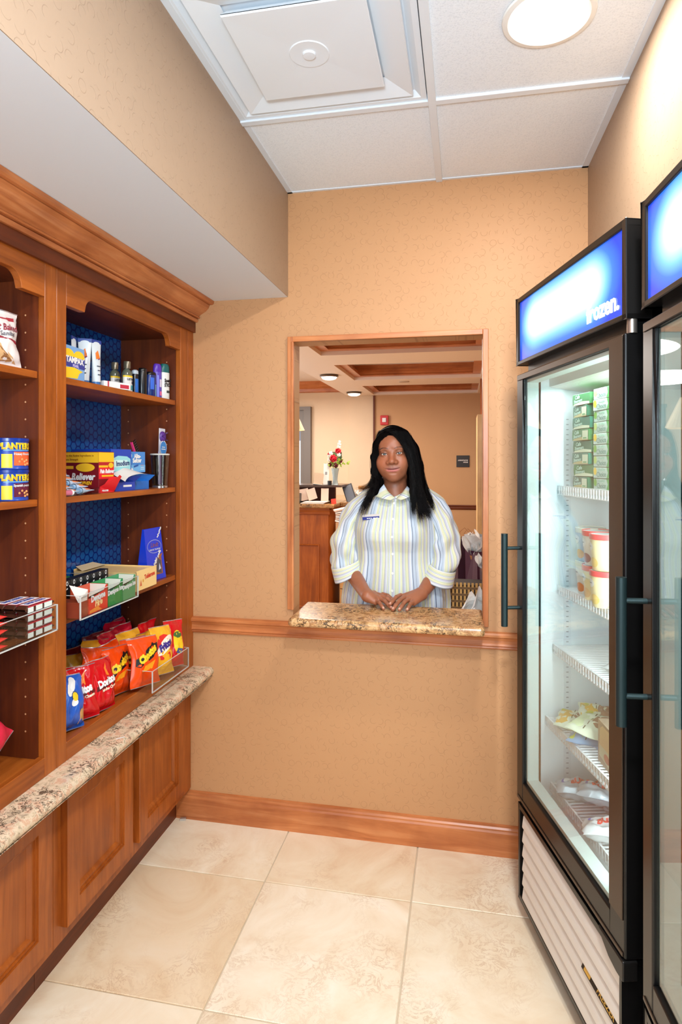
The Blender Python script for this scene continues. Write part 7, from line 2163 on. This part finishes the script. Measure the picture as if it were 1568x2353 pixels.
for k in range(8):
    j = rf.uniform(-.014, .014); hh = 0.036
    t = fitem('frozen_meal_carton', 'dark green frozen meal carton, %s of the rear stack beside the freezer side wall' % nm9[k], 'box', 0.205 + j, 0.128 + abs(j) * .3, zsh + k * hh, 4 * j * 100, 'rear stack of frozen meals')
    b = B(); b.prism([(-0.062, 0.001), (0.045, 0.001), (0.047, hh * .5), (0.045, hh - .001), (-0.062, hh - .001), (-0.064, hh * .5)], 'y', 0, 0.15); b.obj('carton', [DKG, C_((60, 130, 80)), C_((40, 120, 100))][k % 3], t, bevel=0.001, seg=1)
    patch(t, [C_((206, 190, 130)), CREAM][k % 2], [(-0.058, .001), (0.044, .001), (0.044, .008), (0, .011), (-.05, .006)], -0.0008)
    letters('Cafe', 0.016, C_((180, 214, 196)), t, fr_front(-0.030, hh * .70, -0.0012, 4), bold=0.03, shear=.2); letters('Steamers', 0.014, C_((180, 214, 196)), t, fr_front(-0.026, hh * .38, -0.0012, 4), bold=0.03, shear=.2)
    if k % 2 == 0: patch(t, CREAM, rec(.008, .045, .004, hh - .006), -0.0012); patch(t, GREEN, rec(.014, .036, .006, .009), -0.0016)
def tub(label, u, v, z, m, mlid, tops):
    t = fitem('ice_cream_tub', label, 'tub', u, v, z, rf.uniform(-8, 8), 'ice cream tubs')
    B().lathe([(0.0345, 0), (0.0355, 0.002), (0.042, 0.088), (0.042, 0.092)], 32, cap1=False).obj('tub_body', m, t)
    B().lathe([(0.044, 0.086), (0.0445, 0.100), (0.043, 0.1015), (0.041, 0.0995), (0.0005, 0.0995)], 32, cap0=False, cap1=False, mis=[0, 0, 0, 1]).obj('lid', [mlid, C_((224, 232, 230))], t)
    def wrapp(mm, cx, cz, rx_, rz_, o=.0012, n=18, nm='label_print'):
        def q(x, z):
            r_ = .0355 + (.042 - .0355) * z / .088 + o; a = x / r_
            return (r_ * math.sin(a), -r_ * math.cos(a), z)
        pts = []; fs = []
        for s_ in (1, .6):
            for i in range(n): pts.append(q(cx + rx_ * s_ * math.cos(2 * PI * i / n), cz + rz_ * s_ * math.sin(2 * PI * i / n)))
        pts.append(q(cx, cz))
        for i in range(n): fs += [(i, (i + 1) % n, n + (i + 1) % n, n + i), (n + i, n + (i + 1) % n, 2 * n)]
        B().add(pts, fs, 0, True).obj(nm, mm, t)
    for a in tops: wrapp(*a)
    return t
CRM = C_((240, 226, 176)); CRM2 = C_((236, 236, 226)); LBL = C_((190, 212, 224)); LRED = C_((226, 80, 84))
art1 = lambda c2: [(C_((246, 250, 248)), -.012, .066, .020, .013), (c2, 0.004, .022, .018, .014, .0012), (C_((120, 140, 150)), -.012, .066, .012, .0014, .0018)]
zb = 1.0955
for lv in range(2):
    z = zb + lv * 0.1015
    tub('%s ice cream tub of the pair nearest the freezer side wall, pale lid' % ['lower', 'upper'][lv], 0.187, 0.165, z, [CRM2, LBL][lv], C_((222, 224, 206)), art1([C_((226, 130, 60)), C_((236, 180, 90))][lv]))
    tub('%s middle ice cream tub with a pinkish red lid' % ['lower', 'upper'][lv], 0.268, 0.148, z, [CRM, CRM2][lv], LRED, art1([C_((226, 190, 140)), C_((150, 110, 120))][lv]))
    tub('%s ice cream tub with a red lid beside the freezer door frame' % ['lower', 'upper'][lv], 0.352, 0.130, z, CRM, LRED, art1(C_((230, 200, 120))))
    tub('%s ice cream tub behind the middle one' % ['lower', 'upper'][lv], 0.28, 0.262, z, CRM, LRED, [])
    tub('%s ice cream tub behind the one beside the door frame' % ['lower', 'upper'][lv], 0.375, 0.240, z, CRM, LRED, [])
def packet(name, label, u, v, z, w, l, h, m, yaw, tilt=0, roll=0, seed=0, art=None, cat='packet', group=None):
    t = fitem(name, label, cat, u, v, z, yaw, group, tilt, roll)
    z0_ = 0.003; t.location.z += z0_; w *= .94; l *= .92; h *= .85
    rnd = random.Random(seed); ph = [rnd.uniform(0, 6) for _ in range(6)]
    def S_(a, c_, sd, o=0):
        x = (a - .5) * 2; y = (c_ - .5) * 2
        e = max(0, 1 - abs(x) ** 3) ** .5 * max(0, 1 - min(1, abs(y) / .88) ** 4) ** .5
        wr = 0.14 * math.sin(7 * x + ph[0] + 3 * y) + 0.12 * math.sin(11 * y + ph[1]) + .10 * math.sin(17 * x + 5 * y + ph[2]) + .25 * (1 - abs(math.sin(5 * x - 3 * y + ph[3]))) ** 3
        return (x * w / 2 * (1 - .03 * math.sin(9 * y + ph[3])), y * l / 2, h / 2 + sd * (h / 2 * e * (1 + wr) + .0003 + o) + .004 * math.sin(3 * x + ph[4]) * (1 - e))
    b = B(); b.grid(lambda a, c_: S_(a, c_, 1), 18, 18); b.grid(lambda a, c_: S_(a, c_, -1), 18, 18, flip=True); b.obj('wrapper', m, t, sharp=70)
    def pp(mm, poly, o=.0008, nm='print_patch'):
        N = len(poly); cx = sum(q[0] for q in poly) / N; cy = sum(q[1] for q in poly) / N; pts = []; fs = []
        for s_ in (1, .75, .5, .25):
            for q in poly: pts.append(S_(cx + (q[0] - cx) * s_, cy + (q[1] - cy) * s_, 1, o))
        pts.append(S_(cx, cy, 1, o))
        for r_ in range(3):
            for i in range(N): fs.append((r_ * N + i, r_ * N + (i + 1) % N, (r_ + 1) * N + (i + 1) % N, (r_ + 1) * N + i))
        for i in range(N): fs.append((3 * N + i, 3 * N + (i + 1) % N, 4 * N))
        B().add(pts, fs, 0, True).obj(nm, mm, t)
    def tx(s_, size, mm, cx, cy, rot=0, bold=.05, sx=1.0):
        c2, s2 = math.cos(R(rot)), math.sin(R(rot))
        letters(s_, size, mm, t, None, bold=bold, sx=sx, bendmesh=True, ext=0.0, warp=lambda p: Vector(S_(cx + (p.x * c2 - p.y * s2) / w, cy + (p.x * s2 + p.y * c2) / l, 1, .0016)))
    if art: art(pp, tx)
    return t
PCK = M('packet_white', (226, 232, 232), 0.3, spec=0.6); PCG = M('packet_pale', (226, 232, 206), 0.3, spec=0.6); PCB = M('packet_blue', (150, 186, 224), 0.3, spec=0.6); FOIL = M('packet_silver', (196, 206, 214), 0.28, spec=0.7, metal=0.2)
e2 = lambda cx, cy, rx_, ry_, n=18, r_=0: ell(cx, cy, rx_, ry_, n, r_)
packet('frozen_packet', 'white frozen packet with blue print on the third freezer shelf', 0.395, 0.20, 0.9035, .17, .13, .045, PCK, 30, seed=1, group='white frozen packets',
       art=lambda pp, tx: (pp(C_((110, 120, 170)), e2(.3, .35, .12, .09)), pp(PCK, e2(.3, .35, .10, .07), .0012), pp(C_((120, 130, 190)), [(.6, .2), (.9, .25), (.9, .7), (.6, .65)])))
def art_sand(edge, fill):
    def f(pp, tx):
        pp(edge, [(.03, .10), (.30, .06), (.40, .5), (.30, .92), (.05, .88)]); pp(C_((150, 120, 96)), e2(.58, .55, .20, .30)); pp(C_((224, 120, 110)), [(.80, .2), (.88, .2), (.94, .8), (.86, .85)]); pp(C_((200, 200, 60)), e2(.14, .80, .08, .09), .0012)
        for q in range(5): pp(C_((90, 90, 70)), [(.35, .1 + q * .17), (.37, .1 + q * .17), (.37, .2 + q * .17), (.35, .2 + q * .17)], .0012)
    return f
zD = 0.6715
SY = C_((236, 190, 80))
packet('sandwich_packet', 'yellow edged sandwich packet lying nearest the freezer side wall', 0.155, 0.145, zD, .14, .15, .038, PCG, 58, seed=2, art=art_sand(C_((224, 180, 90)), 0), group='frozen sandwich packets')
packet('sandwich_packet', 'yellow edged sandwich packet on top of the leftmost one', 0.20, 0.20, zD + .034, .15, .15, .036, PCG, 66, 6, 0, seed=3, art=art_sand(SY, 0), group='frozen sandwich packets')
packet('sandwich_packet', 'blue sandwich packet underneath the pale green one', 0.262, 0.150, zD, .15, .15, .034, PCB, 50, seed=4, art=art_sand(C_((200, 210, 90)), 0), group='frozen sandwich packets')
packet('sandwich_packet', 'pale green sandwich packet lying in front, white seal towards the door', 0.275, 0.150, zD + .036, .15, .16, .036, PCG, 38, 4, 0, seed=5, art=art_sand(C_((214, 226, 180)), 0), group='frozen sandwich packets')
packet('sandwich_packet', 'topmost yellow sandwich packet of the pile', 0.30, 0.27, zD + .070, .16, .16, .040, PCG, 64, 8, 0, seed=6, art=art_sand(SY, 0), group='frozen sandwich packets')
packet('sandwich_packet', 'yellow sandwich packet under the topmost one', 0.30, 0.26, zD + .036, .15, .16, .036, PCG, 60, 0, 0, seed=7, art=art_sand(SY, 0), group='frozen sandwich packets')
t = fitem('sandwich_carton', 'brown and cream upright carton beside the freezer door frame', 'box', 0.392, 0.10, zD, -6, None)
B().box(-0.035, 0.06, 0, 0.11, 0, 0.115).obj('carton', C_((190, 168, 140)), t, bevel=0.001); patch(t, C_((240, 208, 150)), [(-.022, .05), (-.018, .095), (0, .108), (.058, .108), (.058, .05)], -0.0008); patch(t, C_((226, 226, 190)), [(-.024, .02), (.058, .01), (.058, .05), (-.024, .05)], -.0008); patch(t, C_((200, 120, 90)), e2(.03, .03, .02, .012), -.0012)
def art_bur(pp, tx):
    tx('BURRITO', 0.026, C_((230, 90, 80)), .5, .55, 8, bold=.05); pp(C_((110, 120, 190)), e2(.15, .6, .06, .16)); pp(PCK, e2(.17, .62, .045, .12), .0012)
zE = 0.4555
def burr(label, u, v, z, w, yaw, seed, tilt=0, roll=0, m=FOIL):
    packet('burrito_packet', label, u, v, z, w, .085, .058, m, yaw, tilt, roll, seed=seed, art=art_bur, group='frozen burrito packets')
burr('silver burrito packet lying lengthways at the left end of the bottom freezer shelf', 0.175, 0.165, zE, .20, 68, 11)
burr('silver burrito packet lying across the back of the bottom freezer shelf', 0.225, 0.27, zE + .012, .20, 100, 12, roll=-14)
burr('silver burrito packet stacked behind, red lettering running upwards', 0.29, 0.30, zE + .05, .19, 70, 13)
burr('silver burrito packet with a white label, middle of the bottom freezer shelf', 0.265, 0.185, zE + .03, .19, 60, 14, roll=6)
burr('silver burrito packet beside the freezer door frame', 0.345, 0.26, zE + .01, .19, 100, 15)
burr('white burrito packet in front, nearest the freezer door frame', 0.385, 0.145, zE, .19, 66, 16, m=PCK)
